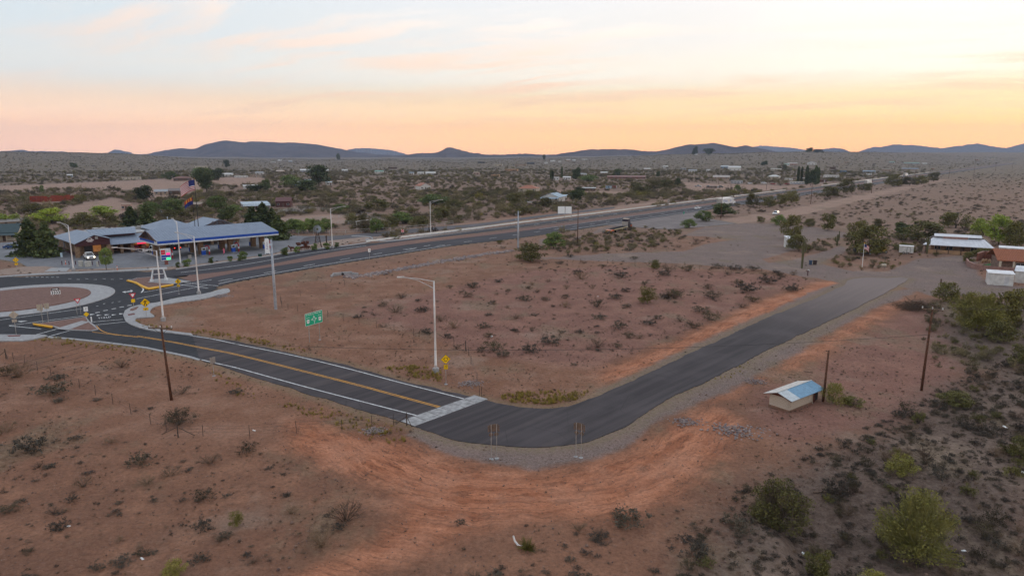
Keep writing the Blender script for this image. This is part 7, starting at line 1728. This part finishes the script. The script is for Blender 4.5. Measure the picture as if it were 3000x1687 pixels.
# ------------------------------------------------------------------ trees and large bushes, one by one
for a in [
    ('pine', 92, 748, 78, 105, 'broad dark conifer left of the shop'), ('pine', 140, 752, 66, 100, 'feathery pine touching the shop corner'),
    ('umb', 312, 793, 42, 64, 'small tree on the forecourt strip before the shop'),
    ('brt', 20, 662, 90, 36, 'bright green bush at the left edge above the teal roof'), ('brt', 152, 655, 95, 44, 'bright yellow-green bush behind the conifers'),
    ('mesq', 245, 662, 66, 40, 'olive bush behind the shop ridge, left one'), ('mesq', 305, 660, 80, 36, 'olive bush behind the shop ridge, middle one'), ('mesq', 95, 625, 60, 28, 'grey-green bush behind the bright bush'), ('brt', 300, 632, 105, 28, 'wide pale green thicket on the bare slope'),
    ('pine', 386, 668, 52, 62, 'dark round-topped conifer behind the shop roof'), ('pine', 432, 668, 48, 66, 'dark conifer just right of the round-topped one'),
    ('green', 440, 632, 56, 40, 'green tree above the two dark conifers'), ('green', 505, 630, 75, 46, 'spreading green tree behind the silver car'), ('mesq', 525, 650, 78, 34, 'yellow-olive bush behind the hip roof'),
    ('umb', 634, 622, 68, 46, 'umbrella-shaped green tree right of the flagpoles'), ('dark', 668, 648, 52, 44, 'dark green tree behind the rear gable'), ('green', 690, 624, 36, 24, 'small green tree beside the umbrella tree'),
    ('pine', 742, 690, 64, 82, 'tall pine at the left of the cluster behind the canopy'), ('pine', 775, 690, 70, 92, 'tallest pine of the cluster behind the canopy'), ('pine', 818, 702, 56, 70, 'pine at the right end of the canopy'), ('pine', 800, 688, 44, 76, 'pine in the gap of the canopy cluster'),
    ('dark', 426, 590, 48, 46, 'dark rounded tree on the slope left of the flags'), ('dark', 606, 562, 60, 66, 'tall dark tree directly right of the big flag'), ('dark', 640, 528, 36, 34, 'dark tree at the top right of the flag'), ('dark', 935, 545, 66, 58, 'very large dark gum tree left of centre'),
    ('green', 850, 548, 56, 34, 'green tree left of the large dark gum'), ('dark', 895, 565, 70, 36, 'dark green bushes below the large gum'), ('dark', 760, 565, 56, 24, 'dark low bush before the white flat house'), ('green', 780, 556, 30, 30, 'grey-green round tree beside the white flat house'),
    ('green', 500, 527, 46, 24, 'green bush at the left of the red-brown roof'), ('green', 590, 520, 60, 28, 'green trees behind the red-brown roof'), ('mesq', 180, 588, 44, 22, 'green bush before the rust corral wall'), ('mesq', 62, 596, 36, 22, 'dark bush at the left end of the corral wall'), ('mesq', 236, 590, 34, 20, 'dark bush at the right end of the corral wall'),
    ('green', 123, 565, 14, 22, 'small palm-like tree above the corral wall'), ('dark', 215, 493, 22, 16, 'dark tree on the far left slope'), ('dark', 665, 492, 18, 22, 'dark pointed tree on the far left hillside'),
    ('green', 1270, 600, 90, 30, 'pale olive thicket above the right arena fence'), ('mesq', 1095, 612, 86, 28, 'wide olive bush above the arena'), ('mesq', 1030, 655, 44, 30, 'olive bush by the arena gateway'), ('green', 1103, 682, 44, 42, 'bright green tree beside the arena gateway'), ('mesq', 1060, 690 - 30, 40, 32, 'olive bush left of the gateway frame'), ('mesq', 1150, 665, 50, 30, 'olive bush right of the gateway frame'),
    ('green', 1000, 622, 50, 24, 'low bush left of the gateway frame'), ('green', 1180, 655, 70, 32, 'green bush at the frontage road'), ('mesq', 1230, 662, 60, 30, 'olive bush at the lamp on the frontage road'), ('mesq', 1285, 645, 70, 36, 'brownish bush right of the frontage lamp'), ('mesq', 1330, 612, 60, 28, 'olive bush above the frontage lamp'),
    ('green', 1622, 728, 66, 46, 'round bright green bush right of the steel pole'), ('mesq', 1556, 764, 96, 54, 'wide olive bush at the foot of the steel pole'),
    ('dark', 1690, 592, 46, 34, 'round dark tree right of the blue-roofed house'), ('dark', 1696, 572, 30, 24, 'dark tree behind the round one'), ('mesq', 1560, 582, 50, 26, 'olive bush left of the blue-roofed house'), ('mesq', 1600, 606, 40, 28, 'grey-green bush before the blue-roofed house'), ('mesq', 1510, 598, 60, 34, 'olive bush below the tiled house'),
    ('dark', 1690, 530, 26, 38, 'tall dark tree beside the white carport house'), ('dark', 1808, 518, 26, 22, 'round dark tree at the left of the stable'), ('green', 1725, 532, 60, 18, 'green thicket left of the stable'), ('mesq', 1860, 560, 46, 26, 'olive tree right of the storage containers'), ('mesq', 1915, 557, 50, 28, 'green tree below the stable'), ('dark', 1985, 545, 20, 22, 'dark round tree right below the stable'), ('dark', 1928, 520, 12, 18, 'small dark tree on the stable roof line'),
    ('mesq', 1960, 552, 60, 26, 'olive thicket below the stable'), ('mesq', 1880, 568, 60, 24, 'olive bush before the grey pond'), ('green', 2160, 560, 22, 18, 'green bush below the box truck'), ('dark', 2240, 486, 20, 14, 'dark round bush above the bungalow'), ('mesq', 2292, 498, 30, 16, 'olive tree left of the cypresses'),
    ('dark', 2036, 456, 16, 26, 'tall gum tree on the central skyline'), ('dark', 2075, 454, 34, 18, 'dark grove on the central skyline'), ('dark', 2372, 447, 20, 14, 'dark tree on the right skyline'), ('dark', 2395, 448, 34, 10, 'low dark trees right of the skyline tree'), ('dark', 992, 470, 11, 20, 'tall tree on the left skyline knoll'), ('dark', 1594, 470, 10, 16, 'thin tree on the middle skyline'),
    ('green', 2060, 648, 54, 30, 'green bush at the left of the lorry'), ('dark', 2118, 634, 70, 36, 'dark green bush in front of the lorry'), ('green', 2018, 668, 42, 26, 'small green bush by the turnout'),
    ('mesq', 2208, 606, 44, 40, 'first bush of the near highway row'), ('mesq', 2250, 607, 44, 34, 'second bush of the near highway row'), ('mesq', 2285, 602, 40, 34, 'third bush of the near highway row'), ('mesq', 2318, 594, 46, 36, 'fourth bush of the near highway row'),
    ('mesq', 2425, 578, 60, 32, 'first bush of the middle highway row'), ('mesq', 2478, 566, 50, 42, 'tall bush of the middle highway row'), ('mesq', 2534, 560, 46, 24, 'last bush of the middle highway row'), ('mesq', 2616, 546, 48, 36, 'first bush of the far highway row'), ('mesq', 2665, 544, 50, 26, 'second bush of the far highway row'), ('mesq', 2700, 540, 44, 26, 'third bush of the far highway row'), ('mesq', 2735, 532, 34, 28, 'last bush of the far highway row'),
    ('mesq', 2318, 700, 62, 72, 'open-topped olive tree behind the white shed'), ('mesq', 2340, 735, 70, 50, 'olive bush beside the white shed'), ('green', 2282, 660, 40, 30, 'small green tree on the desert edge'), ('mesq', 2425, 675, 50, 50, 'rounded olive tree right of the open-topped one'), ('mesq', 2370, 664, 34, 24, 'small olive bush between the two olive trees'), ('mesq', 2228, 652, 26, 18, 'small bush at the white car on the dirt track'),
    ('mesq', 2545, 745, 118, 88, 'large olive tree behind the flag on the gravel'), ('mesq', 2510, 700, 56, 56, 'paler olive tree left of the large one'), ('mesq', 2572, 672, 34, 32, 'olive tree behind the large one'),
    ('mesq', 2690, 705, 130, 58, 'wide dark olive thicket left of the ranch house'), ('dark', 2640, 690, 44, 38, 'dark olive bush at the left end of the thicket'), ('mesq', 2800, 668, 90, 46, 'grey-green trees behind the ranch house'), ('brt', 2880, 690, 70, 50, 'yellow-green tree right behind the ranch house'), ('brt', 2925, 715, 96, 84, 'tall bright yellow-green tree right of the ranch house'), ('mesq', 2975, 725, 80, 78, 'olive tree at the right frame edge'), ('mesq', 2845, 735, 54, 60, 'bare-branched tree before the ranch house'), ('mesq', 2880, 752, 60, 26, 'low bush below the bright tree'), ('mesq', 2838, 770, 34, 34, 'bush at the left of the brick wall'), ('mesq', 2650, 735, 60, 24, 'low brown bush left of the cargo trailer'),
    ('palo_fine', 2870, 962, 150, 105, 'large yellow-olive palo verde below the gravel yard'), ('mesq', 2770, 882, 70, 58, 'twiggy olive bush at the gravel edge'), ('mesq', 2945, 950, 100, 110, 'olive bush at the right frame edge below the yard'), ('mesq', 2930, 1000, 90, 60, 'dark olive bush below the palo verde'), ('mesq', 2985, 1065, 70, 56, 'small olive bush at the far right edge'),
    ('palo', 2440, 1182, 72, 62, 'yellow-green bush behind the pump house'), ('mesq', 2500, 1188, 60, 26, 'low brown bush right of the pump house'),
    ('mesq_fine', 2282, 1525, 165, 140, 'large dark olive bush in the lower right'), ('palo_fine', 2690, 1585, 215, 200, 'sprawling yellow-green palo verde in the lower right'), ('palo', 2640, 1390, 90, 60, 'yellow-green bush above the sprawling palo verde'), ('mesq', 2400, 1640, 80, 90, 'dark bush in the wash below the olive bush'), ('mesq', 2990, 1345, 70, 70, 'yellow-green bush at the right edge'), ('palo', 2560, 1700, 120, 80, 'dark olive bush at the bottom edge'), ('mesq', 2800, 1185, 90, 40, 'low olive bush right of the tall pole'),
    ('palo', 1897, 888, 64, 50, 'single pale green bush in the middle of the lot'), ('mesq', 1918, 788, 34, 28, 'yellowish bush at the back fence of the lot'), ('palo', 692, 1538, 46, 46, 'small green bush among dead twigs at lower left'), ('palo', 512, 1682, 72, 44, 'yellowish bush at the bottom left edge'),
    ('cypress', 2337, 540, 6, 50, 'leftmost slim cypress of the row'), ('cypress', 2347, 540, 6, 48, 'second slim cypress of the row'), ('cypress', 2362, 542, 8, 54, 'third cypress of the row'), ('cypress', 2388, 542, 9, 54, 'fourth cypress of the row'), ('cypress', 2396, 540, 7, 47, 'rightmost slim cypress of the row'), ('dark', 2375, 544, 30, 46, 'dark bushy tree inside the cypress row'),
    ('cypress', 1614, 528, 5, 30, 'left slim cypress beside the white flat house'), ('cypress', 1619, 528, 5, 28, 'second slim cypress beside the white flat house'), ('cypress', 1646, 522, 5, 32, 'tall slim cypress before the white carport house'),
]:
    kd, x_, y_, w_, h_, lb = a
    tree(kd, x_, y_, w_, h_, lb, 'bush' if 'bush' in lb or 'thicket' in lb else 'tree', 'bush' if 'bush' in lb or 'thicket' in lb else 'tree')
for i, x_ in enumerate(range(838, 960, 17)):
    tree('green', x_, 683 - (i % 3) * 2, 40, 32 + (i * 7) % 10, '%s bush from the left in the hedge behind the windmill' % ORD[i], 'hedge_bush', 'bush', 'hedge bushes left of the windmill')
# the green plant by the white pipe in the bottom middle
o = thing('yucca', P(1545, 1612), 0, 'small bright spiky plant beside white bleached wood', 'plant'); r_ = np.random.default_rng(5)
a = r_.uniform(0, 6.28, 130); el = r_.uniform(.1, 1.4, 130); L_ = r_.uniform(.5, 1.05, 130)
tp = np.c_[np.cos(a) * np.cos(el) * L_, np.sin(a) * np.cos(el) * L_, np.sin(el) * L_ * 1.15 + .05]
v, q = sticks(np.c_[np.cos(a) * .1, np.sin(a) * .1, r_.uniform(0, .3, 130)], tp, .03, .006); obj('leaves', fast_mesh('leaves', v, q, [L_palo]), None, o)
o = thing('bleached_branch', P(1518, 1598), .4, 'curved white bleached branch left of the spiky plant', 'branch'); MB().tube([(0, 0, .05), (-.2, .15, .35), (-.3, .2, .75)], .07, 6).build('limb', M_swhite, o); MB().tube([(0, 0, .06), (.25, -.2, .05), (.5, -.25, .08)], .045, 6).build('limb', M_swhite, o)

# ------------------------------------------------------------------ single shrubs of the near ground
def shrub(px, py, w, kind, label, group, h=None, name='desert_shrub'):
    p = P(px, py); k = mpp(p); s = w * k / 1.08; o = bpy.data.objects.new(name, random.choice(SHR[kind])); COL.objects.link(o)
    o.location = p - Vector((0, 0, .03)); o.rotation_euler = (0, 0, random.uniform(0, 6.28)); hh = (h * k) if h else s * random.uniform(.5, .85)
    o.scale = (s, s, hh); tag(o, label, 'shrub', group)
C7 = [(320, 510, 60), (410, 555, 110), (130, 595, 60), (250, 578, 50), (320, 665, 80), (455, 448, 90), (610, 550, 80), (820, 370, 50), (955, 435, 70), (1000, 365, 80), (1170, 425, 40), (1190, 328, 50), (750, 615, 110), (650, 710, 70), (800, 745, 60), (850, 670, 110), (1080, 670, 70), (1110, 740, 70), (1110, 578, 50), (1140, 490, 60), (1320, 600, 90), (1310, 700, 50), (1390, 465, 80), (1440, 345, 60), (1415, 380, 50), (1475, 405, 40), (1560, 325, 50), (1445, 690, 50), (1435, 850, 110), (1450, 580, 50), (1580, 785, 120), (1540, 465, 70), (1700, 375, 50), (1690, 450, 60), (1690, 515, 80), (1660, 710, 50), (1800, 710, 50), (1780, 255, 60), (1810, 303, 110), (1900, 375, 60), (1930, 512, 100), (1945, 600, 90), (1935, 815, 110), (2080, 815, 70), (2100, 670, 80), (2150, 395, 60), (2150, 515, 50), (2170, 748, 90), (2250, 748, 70), (2120, 285, 100), (2070, 445, 80), (2320, 650, 80), (2390, 605, 70), (2290, 345, 60), (2450, 445, 80), (2530, 435, 70), (2440, 275, 70), (1210, 885, 90), (1150, 840, 130), (870, 828, 70), (1650, 190, 60), (1720, 135, 50), (1830, 185, 50), (1975, 212, 50), (2210, 155, 60), (1060, 850, 70), (580, 470, 40), (1260, 400, 40), (900, 405, 30), (1250, 520, 40)]
for x_, y_, w_ in C7: shrub(1000 + x_ / 2.576, 700 + y_ / 2.576, w_ / 2.576, random.choice(('creosote', 'bursage', 'dead', 'bursage')), 'low grey-brown shrub scattered on the vacant lot', 'shrubs on the vacant lot')
C8 = [(1060, 385, 100), (1130, 440, 110), (1345, 350, 80), (1415, 315, 90), (1390, 245, 110), (1140, 285, 110), (1110, 222, 60), (880, 290, 100), (820, 290, 70), (920, 450, 60), (1010, 495, 100), (840, 110, 90), (970, 105, 90), (1300, 92, 80), (1420, 100, 80), (1520, 185, 90), (1600, 160, 80), (1690, 240, 90), (1320, 200, 80), (1580, 120, 60), (1700, 130, 50), (1250, 130, 60), (1180, 85, 70), (1500, 130, 60)]
for x_, y_, w_ in C8: shrub(1600 + x_ / 2.342, 750 + y_ / 2.342, w_ / 2.342, random.choice(('creosote', 'dead', 'bursage')), 'low dark shrub near the right end of the vacant lot', 'shrubs at the right of the lot')
CL_ = [(30, 200, 200), (230, 340, 210), (700, 640, 130), (1180, 460, 160), (1230, 630, 130), (1430, 560, 140), (1760, 450, 150), (2080, 360, 140), (1710, 740, 150), (450, 870, 120), (80, 850, 140), (2440, 870, 120), (500, 1000, 120), (1500, 120, 200), (1680, 1270, 120), (1190, 1220, 120), (2130, 1280, 110), (1700, 990, 130), (2400, 720, 60), (2550, 1200, 60), (330, 480, 90), (930, 280, 120), (600, 760, 80), (1000, 1100, 80), (240, 1200, 90), (1850, 1100, 110), (1880, 1060, 90), (820, 1330, 100)]
for x_, y_, w_ in CL_: shrub(x_ / 2.862, 1200 + y_ / 2.862, w_ / 2.862, random.choice(('bursage', 'dead', 'dead', 'creosote')), 'flattened dark shrub on the reddish left foreground', 'shrubs of the left foreground')
for i, (x_, y_, w_) in enumerate(sorted(((60, 910, 160), (200, 915, 250), (590, 955, 150), (540, 1120, 260), (1930, 1110, 170), (1900, 1400, 260), (2500, 1100, 110), (1290, 815, 130), (1150, 1100, 60)))): shrub(x_ / 3.623, 850 + y_ / 3.623, w_ / 3.623, random.choice(('dead', 'creosote', 'bursage')), '%s from the left of the dry shrubs near the left wire fence' % ORD[i], 'shrubs near the left fence')
for i, (x_, y_, w_) in enumerate(sorted(((290, 450, 250), (60, 300, 60), (2440, 480, 200), (2050, 520, 110), (100, 640, 200), (2200, 560, 90), (2350, 420, 80), (1150, 470, 70)))): shrub(900 + x_ / 2.576, 1350 + y_ / 2.576, w_ / 2.576, random.choice(('dead', 'bursage')), '%s from the left of the dead shrubs near the bottom middle' % ORD[i], 'shrubs of the bottom middle')
rp = xy([(2180, 1420), (2420, 1300), (2600, 1230), (2760, 1130), (3040, 1020), (3040, 1720), (1960, 1720), (2050, 1560)]); rpb = np.array(rp); n_ = 0
while n_ < 120:
    q = np.array([[random.uniform(rpb[:, 0].min(), rpb[:, 0].max()), random.uniform(rpb[:, 1].min(), rpb[:, 1].max())]])
    if sdf(q, rp)[0] < .2: continue
    o = bpy.data.objects.new('desert_shrub', random.choice(SHR[random.choice(('bursage', 'bursage', 'creosote', 'dead', 'mesquite'))])); COL.objects.link(o); s = random.uniform(.55, 1.25) * (1.3 if n_ % 9 == 0 else 1)
    o.location = (q[0, 0], q[0, 1], float(T(q[0, 0], q[0, 1])) - .04); o.rotation_euler = (0, 0, random.uniform(0, 6.28)); o.scale = (s, s, s * random.uniform(.75, 1.2)); n_ += 1
    tag(o, 'dark low shrub in the dense lower right scrub', 'shrub', 'shrubs of the lower right scrub')

# ------------------------------------------------------------------ small growth and stones nobody could count
SHR['weed'] = []
for i in range(3):
    r_ = np.random.default_rng(900 + i); n = 70; a = r_.uniform(0, 6.28, n); k = r_.uniform(.05, .8, n); hh = r_.uniform(.4, 1, n)
    v, q = sticks(np.c_[np.cos(a) * k * .5, np.sin(a) * k * .5, np.zeros(n) - .03], np.c_[np.cos(a) * k, np.sin(a) * k, hh], .016, .004); v2, q2 = leaves(np.c_[np.cos(a) * k, np.sin(a) * k, hh], .07, r_); v, q, _ = merge([(v, q), (v2, q2)])
    SHR['weed'].append(fast_mesh('weed', v, q, [L_grass]))
SHR['tuft'] = []
for i in range(3):
    r_ = np.random.default_rng(940 + i); n = 40; a = r_.uniform(0, 6.28, n); k = r_.uniform(.1, 1, n)
    v, q = sticks(np.zeros((n, 3)) - [0, 0, .03], np.c_[np.cos(a) * k, np.sin(a) * k, r_.uniform(.25, .8, n)], .03, .008); SHR['tuft'].append(fast_mesh('tuft', v, q, [L_dead]))
SHR['rock'] = []
M_rock = leaf_mat('grey_stone', (.20, .17, .165), (.32, .28, .27), (.26, .2, .19), .3, .9)
M_rock2 = leaf_mat('brown_stone', (.15, .10, .085), (.27, .195, .165), (.12, .075, .06), .4, .95)
def rock_mesh(seed, m):
    bm = bmesh.new(); bmesh.ops.create_icosphere(bm, subdivisions=1, radius=1); r_ = np.random.default_rng(seed)
    for v in bm.verts: v.co *= r_.uniform(.65, 1.15); v.co.z *= .75
    me = bpy.data.meshes.new('stone'); bm.to_mesh(me); bm.free(); me.materials.append(m); return me
SHR['rock'] = [rock_mesh(60 + i, M_rock) for i in range(4)]; SHR['pebble'] = [rock_mesh(80 + i, M_rock2) for i in range(4)]
def in_poly(n, poly):
    b = np.array(poly); p = np.c_[rng.uniform(b[:, 0].min(), b[:, 0].max(), n), rng.uniform(b[:, 1].min(), b[:, 1].max(), n)]; return p[sdf(p, poly) > 0]
roads_only = [side_poly, ring_poly, front_poly, lot_poly, circle(CEN, 17)]
def off_road(p, m=.15):
    ok = np.ones(len(p), bool)
    for pl in roads_only: ok &= sdf(p, pl) < -m
    la = p @ AN; ok &= ~((la > -172) & (la < -142.5) & (p @ AX > 60)); return p[ok]
wp = np.concatenate([in_poly(900, xy([(1455, 1165), (1520, 1150), (1640, 1148), (1735, 1150), (1690, 1172), (1600, 1186), (1500, 1180)])), in_poly(700, xy([(1200, 1070), (1290, 1085), (1300, 1120), (1215, 1110), (1120, 1080)])), in_poly(1300, xy([(600, 965), (720, 988), (900, 1024), (900, 1036), (720, 1002), (560, 975)])),
                     in_poly(900, xy([(800, 1180), (900, 1190), (1040, 1215), (1170, 1250), (1190, 1300), (1100, 1300), (950, 1240)])), in_poly(260, xy([(600, 1080), (720, 1130), (760, 1170), (690, 1160), (620, 1110)])), in_poly(240, xy([(2100, 1050), (2250, 1050), (2150, 1110), (2060, 1130)])), in_poly(260, xy([(395, 940), (460, 955), (560, 972), (480, 975), (420, 965)])), in_poly(500, xy([(130, 985), (250, 1003), (420, 1023), (400, 1035), (200, 1015), (90, 1002)])), in_poly(120, circle((-104, 133), 4))])
wp = off_road(wp); wp = wp[rng.uniform(0, 1, len(wp)) < .15 + .85 * dens(wp, 5, 91)]; s_ = rng.uniform(.10, .34, len(wp))
scatter('roadside_weeds', with_z(wp, .05), np.c_[s_, s_ * rng.uniform(.7, 1.3, len(wp))], [('weed', 0), ('weed', 1), ('weed', 2)], 'yellow dry weeds along the road verges', 'weeds')
tp_ = np.concatenate([polar_pts(9000, 36, 110, -42, 42), polar_pts(7000, 100, 260, -40, 42)]); tp_ = off_road(tp_, .4)
orm = np.full(len(tp_), -9.0)
for pl in Z_OR[:4]: orm = np.maximum(orm, sdf(tp_, xy(pl)))
for pl in Z_GR: orm = np.maximum(orm, sdf(tp_, xy(pl)))
tp_ = tp_[(orm < -.5) | (rng.uniform(0, 1, len(tp_)) < .10)]; tp_ = tp_[rng.uniform(0, 1, len(tp_)) < .12 + .88 * dens(tp_, 14, 93)]
s_ = rng.uniform(.07, .26, len(tp_)) * (1 + .8 * sst(100, 220, np.hypot(tp_[:, 0], tp_[:, 1])))
scatter('dry_ground_litter', with_z(tp_, .0), np.c_[s_, s_], [('tuft', 0), ('tuft', 1), ('tuft', 2), ('bursage', 0), ('bursage', 2), ('dead', 0)], 'dry twigs and tiny tufts littering the desert ground', 'litter', [.2, .2, .2, .14, .12, .14])
gx = in_poly(9000, rp); gx = gx[rng.uniform(0, 1, len(gx)) < .2 + .8 * dens(gx, 7, 97)]; s_ = rng.uniform(.12, .48, len(gx))
scatter('low_scrub', with_z(gx, -.02), np.c_[s_ * 1.1, s_], [('bursage', 0), ('bursage', 1), ('bursage', 2), ('dead', 1), ('creosote', 0)], 'fine dark undergrowth between the lower right shrubs', 'scrub')
lp = np.concatenate([in_poly(1500, xy(Z_LOT[0])), in_poly(500, xy([(1560, 775), (1800, 765), (2100, 780), (2400, 805), (2400, 830), (2100, 815), (1800, 795), (1560, 795)]))]); lp = lp[rng.uniform(0, 1, len(lp)) < .05 + .6 * dens(lp, 9, 101) ** 2]; s_ = rng.uniform(.16, .55, len(lp))
scatter('lot_undergrowth', with_z(lp, -.02), np.c_[s_ * 1.3, s_ * .8], [('bursage', 0), ('bursage', 1), ('dead', 1), ('dead', 2), ('creosote', 0)], 'tiny grey undergrowth between the shrubs of the vacant lot', 'scrub')
fp = off_road(np.concatenate([in_poly(2600, xy([(-200, 1240), (300, 1270), (650, 1330), (900, 1400), (1060, 1480), (950, 1600), (600, 1720), (-200, 1720)])), in_poly(900, xy([(-100, 1060), (250, 1060), (560, 1110), (620, 1250), (300, 1200), (-100, 1180)])), in_poly(1000, xy([(1250, 1720), (1600, 1540), (1900, 1540), (2080, 1440), (2150, 1500), (2000, 1720)]))]), .5); fp = fp[rng.uniform(0, 1, len(fp)) < .42 * dens(fp, 10, 103) ** 3]; s_ = rng.uniform(.10, .40, len(fp)) * np.where(rng.uniform(0, 1, len(fp)) < .12, 2.0, 1.0)
scatter('foreground_undergrowth', with_z(fp, -.02), np.c_[s_ * 1.4, s_ * .55], [('bursage', 0), ('bursage', 1), ('bursage', 2), ('dead', 1), ('dead', 0)], 'dark flattened undergrowth in patches over the foreground dirt', 'scrub')
yp = off_road(np.concatenate([in_poly(900, xy([(2720, 870), (3040, 860), (3040, 1080), (2780, 1130), (2700, 1000)])), in_poly(700, xy([(1600, 700), (1900, 665), (2000, 680), (1900, 735), (1640, 745)])), in_poly(900, xy([(2240, 745), (2330, 735), (2470, 790), (2640, 790), (2640, 770), (2500, 745), (2700, 750), (2850, 735), (2850, 690), (2300, 690)]))]))
gz = np.full(len(yp), -9.0)
for pl in Z_GR: gz = np.maximum(gz, sdf(yp, xy(pl)))
yp = yp[gz < 0]; s_ = rng.uniform(.35, 1.1, len(yp)) * (1 + .3 * sst(90, 200, np.hypot(yp[:, 0], yp[:, 1])))
yp = yp[:len(s_)]; kp = rng.uniform(0, 1, len(yp)) < .65; yp, s_ = yp[kp], s_[kp]
scatter('yard_scrub', with_z(yp, -.02), np.c_[s_, s_], KS, 'olive and brown scrub round the right-hand homestead', 'scrub', KW)
# rock-lined ditch
dl = smooth_line(xy([(1012, 806), (1045, 812), (1080, 806), (1140, 795), (1220, 780), (1300, 766), (1400, 749), (1495, 735)]), 8); dq = resample(dl, .12)
dp = np.array(offset_line(dq, 0)) + rng.normal(0, .75, (len(dq), 2)); dp = np.repeat(dp, 2, 0) + rng.normal(0, .5, (2 * len(dp), 2)); s_ = rng.uniform(.16, .42, len(dp))
scatter('riprap', with_z(dp, .05), np.c_[s_, s_ * .8], [('rock', i) for i in range(4)], 'grey riprap stones lining the roadside ditch', 'stones')
pb = off_road(np.concatenate([polar_pts(9000, 36, 120, -42, 42), in_poly(6000, xy(Z_GR[0])), in_poly(2500, rp)])); s_ = rng.uniform(.025, .085, len(pb)) * np.where(rng.uniform(0, 1, len(pb)) < .05, 2.0, 1)
scatter('loose_stones', with_z(pb, .01), np.c_[s_, s_], [('pebble', i) for i in range(4)], 'small loose stones strewn over the dirt', 'stones')
pr = []
for (x_, y_, rx, n_, sm) in ((2158, 1262, 2.4, 260, .13), (650, 868, 1.6, 260, .16), (1380, 1124, 1.3, 220, .10), (1095, 1263, 1.2, 200, .10), (2010, 1236, 1.3, 160, .10), (2215, 1118, 1.3, 160, .09)):
    c = P(x_, y_); q = rng.normal(0, 1, (n_, 2)) * [rx * .55, rx * .4]; zz = np.maximum(0, .5 * sm * 5 * (1 - np.hypot(q[:, 0], q[:, 1]) / rx)) * rng.uniform(0, 1, n_); pr.append(np.c_[q + [c.x, c.y], zz + c.z + .03, np.full(n_, sm)])
pr = np.concatenate(pr); s_ = pr[:, 3] * rng.uniform(.5, 1.2, len(pr))
scatter('cobble_heaps', pr[:, :3], np.c_[s_, s_], [('rock', i) for i in range(4)], 'heaps of pale cobbles beside the roads and pump house', 'stones')
# culvert head, brush pile, logs, litter
o = thing('culvert_head', P(1003, 806), .5, 'concrete culvert head at the end of the rock ditch', 'culvert'); MB().b0(-2.2, 2.2, -.3, .3, -.1, .7).build('headwall', M_conc2, o)
for s_ in (-1, 1): MB().box(s_ * 2.6, -1.0, .25, .3, 2.4, .6, s_ * .5).build('wing_wall', M_conc2, o)
MB().cyl((0, -.35, .3), (0, .2, .3), .32, .32, 12).build('pipe', M_dark, o)
o = thing('brush_pile', P(2688, 905), .2, 'heap of dead branches at the end of the right-hand berm', 'brush pile'); r_ = np.random.default_rng(77); n = 420
c = r_.normal(0, 1, (n, 3)) * [1.5, 1.1, .5]; c[:, 2] = np.abs(c[:, 2]) + .1; d = r_.normal(0, 1, (n, 3)) * [.9, .9, .45]; v, q = sticks(c - d, c + d, .035, .012); v[:, 2] = np.maximum(v[:, 2], -.05); obj('branches', fast_mesh('branches', v, q, [L_dead]), None, o)
MB().box(.3, .4, 1.35, 2.6, .22, .14, .1).build('plank', M_wood2, o); MB().box(.6, -.5, .75, 1.8, .2, .14, -.1).build('plank', M_wood2, o)
for x_, y_, L_, rz, lb in ((2672, 1268, 2.0, -.4, 'dark fallen branch right of the tall pole foot'), (2455, 1432, 4.2, .0, 'long brown board lying in the lower right scrub'), (2368, 1092, 1.1, -.7, 'short bent stick on the bare dirt above the pump house')):
    o = thing('fallen_log', P(x_, y_), rz, lb, 'log'); MB().cyl((-L_ / 2, 0, .1), (L_ / 2, 0, .12), .07, .05, 6).build('limb', M_wood2, o); MB().cyl((L_ * .2, 0, .12), (L_ * .35, .35, .25), .04, .02, 5).build('stub', M_wood2, o)
for i, (x_, y_, s_) in enumerate(sorted(((2945, 1252, .25), (2990, 1382, .5), (204, 1546, .25), (418, 1638, .14), (745, 1262, .14), (1440, 986, .2), (2830, 1568, .15), (1752, 869, .12), (2355, 1580, .2)))):
    o = bpy.data.objects.new('litter_scrap', (MB().box(0, 0, .05, s_ * 2, s_ * 1.2, .05, .4).box(s_ * .4, .1, .1, s_ * .8, s_ * .8, .06, 1.0)).mesh('litter_scrap')); COL.objects.link(o); o.data.materials.append(M_swhite); o.location = P(x_, y_); o.rotation_euler = (.15, .1, random.uniform(0, 3)); tag(o, '%s from the left of the white litter scraps on the dirt' % ORD[i], 'litter', 'white scraps on the dirt')
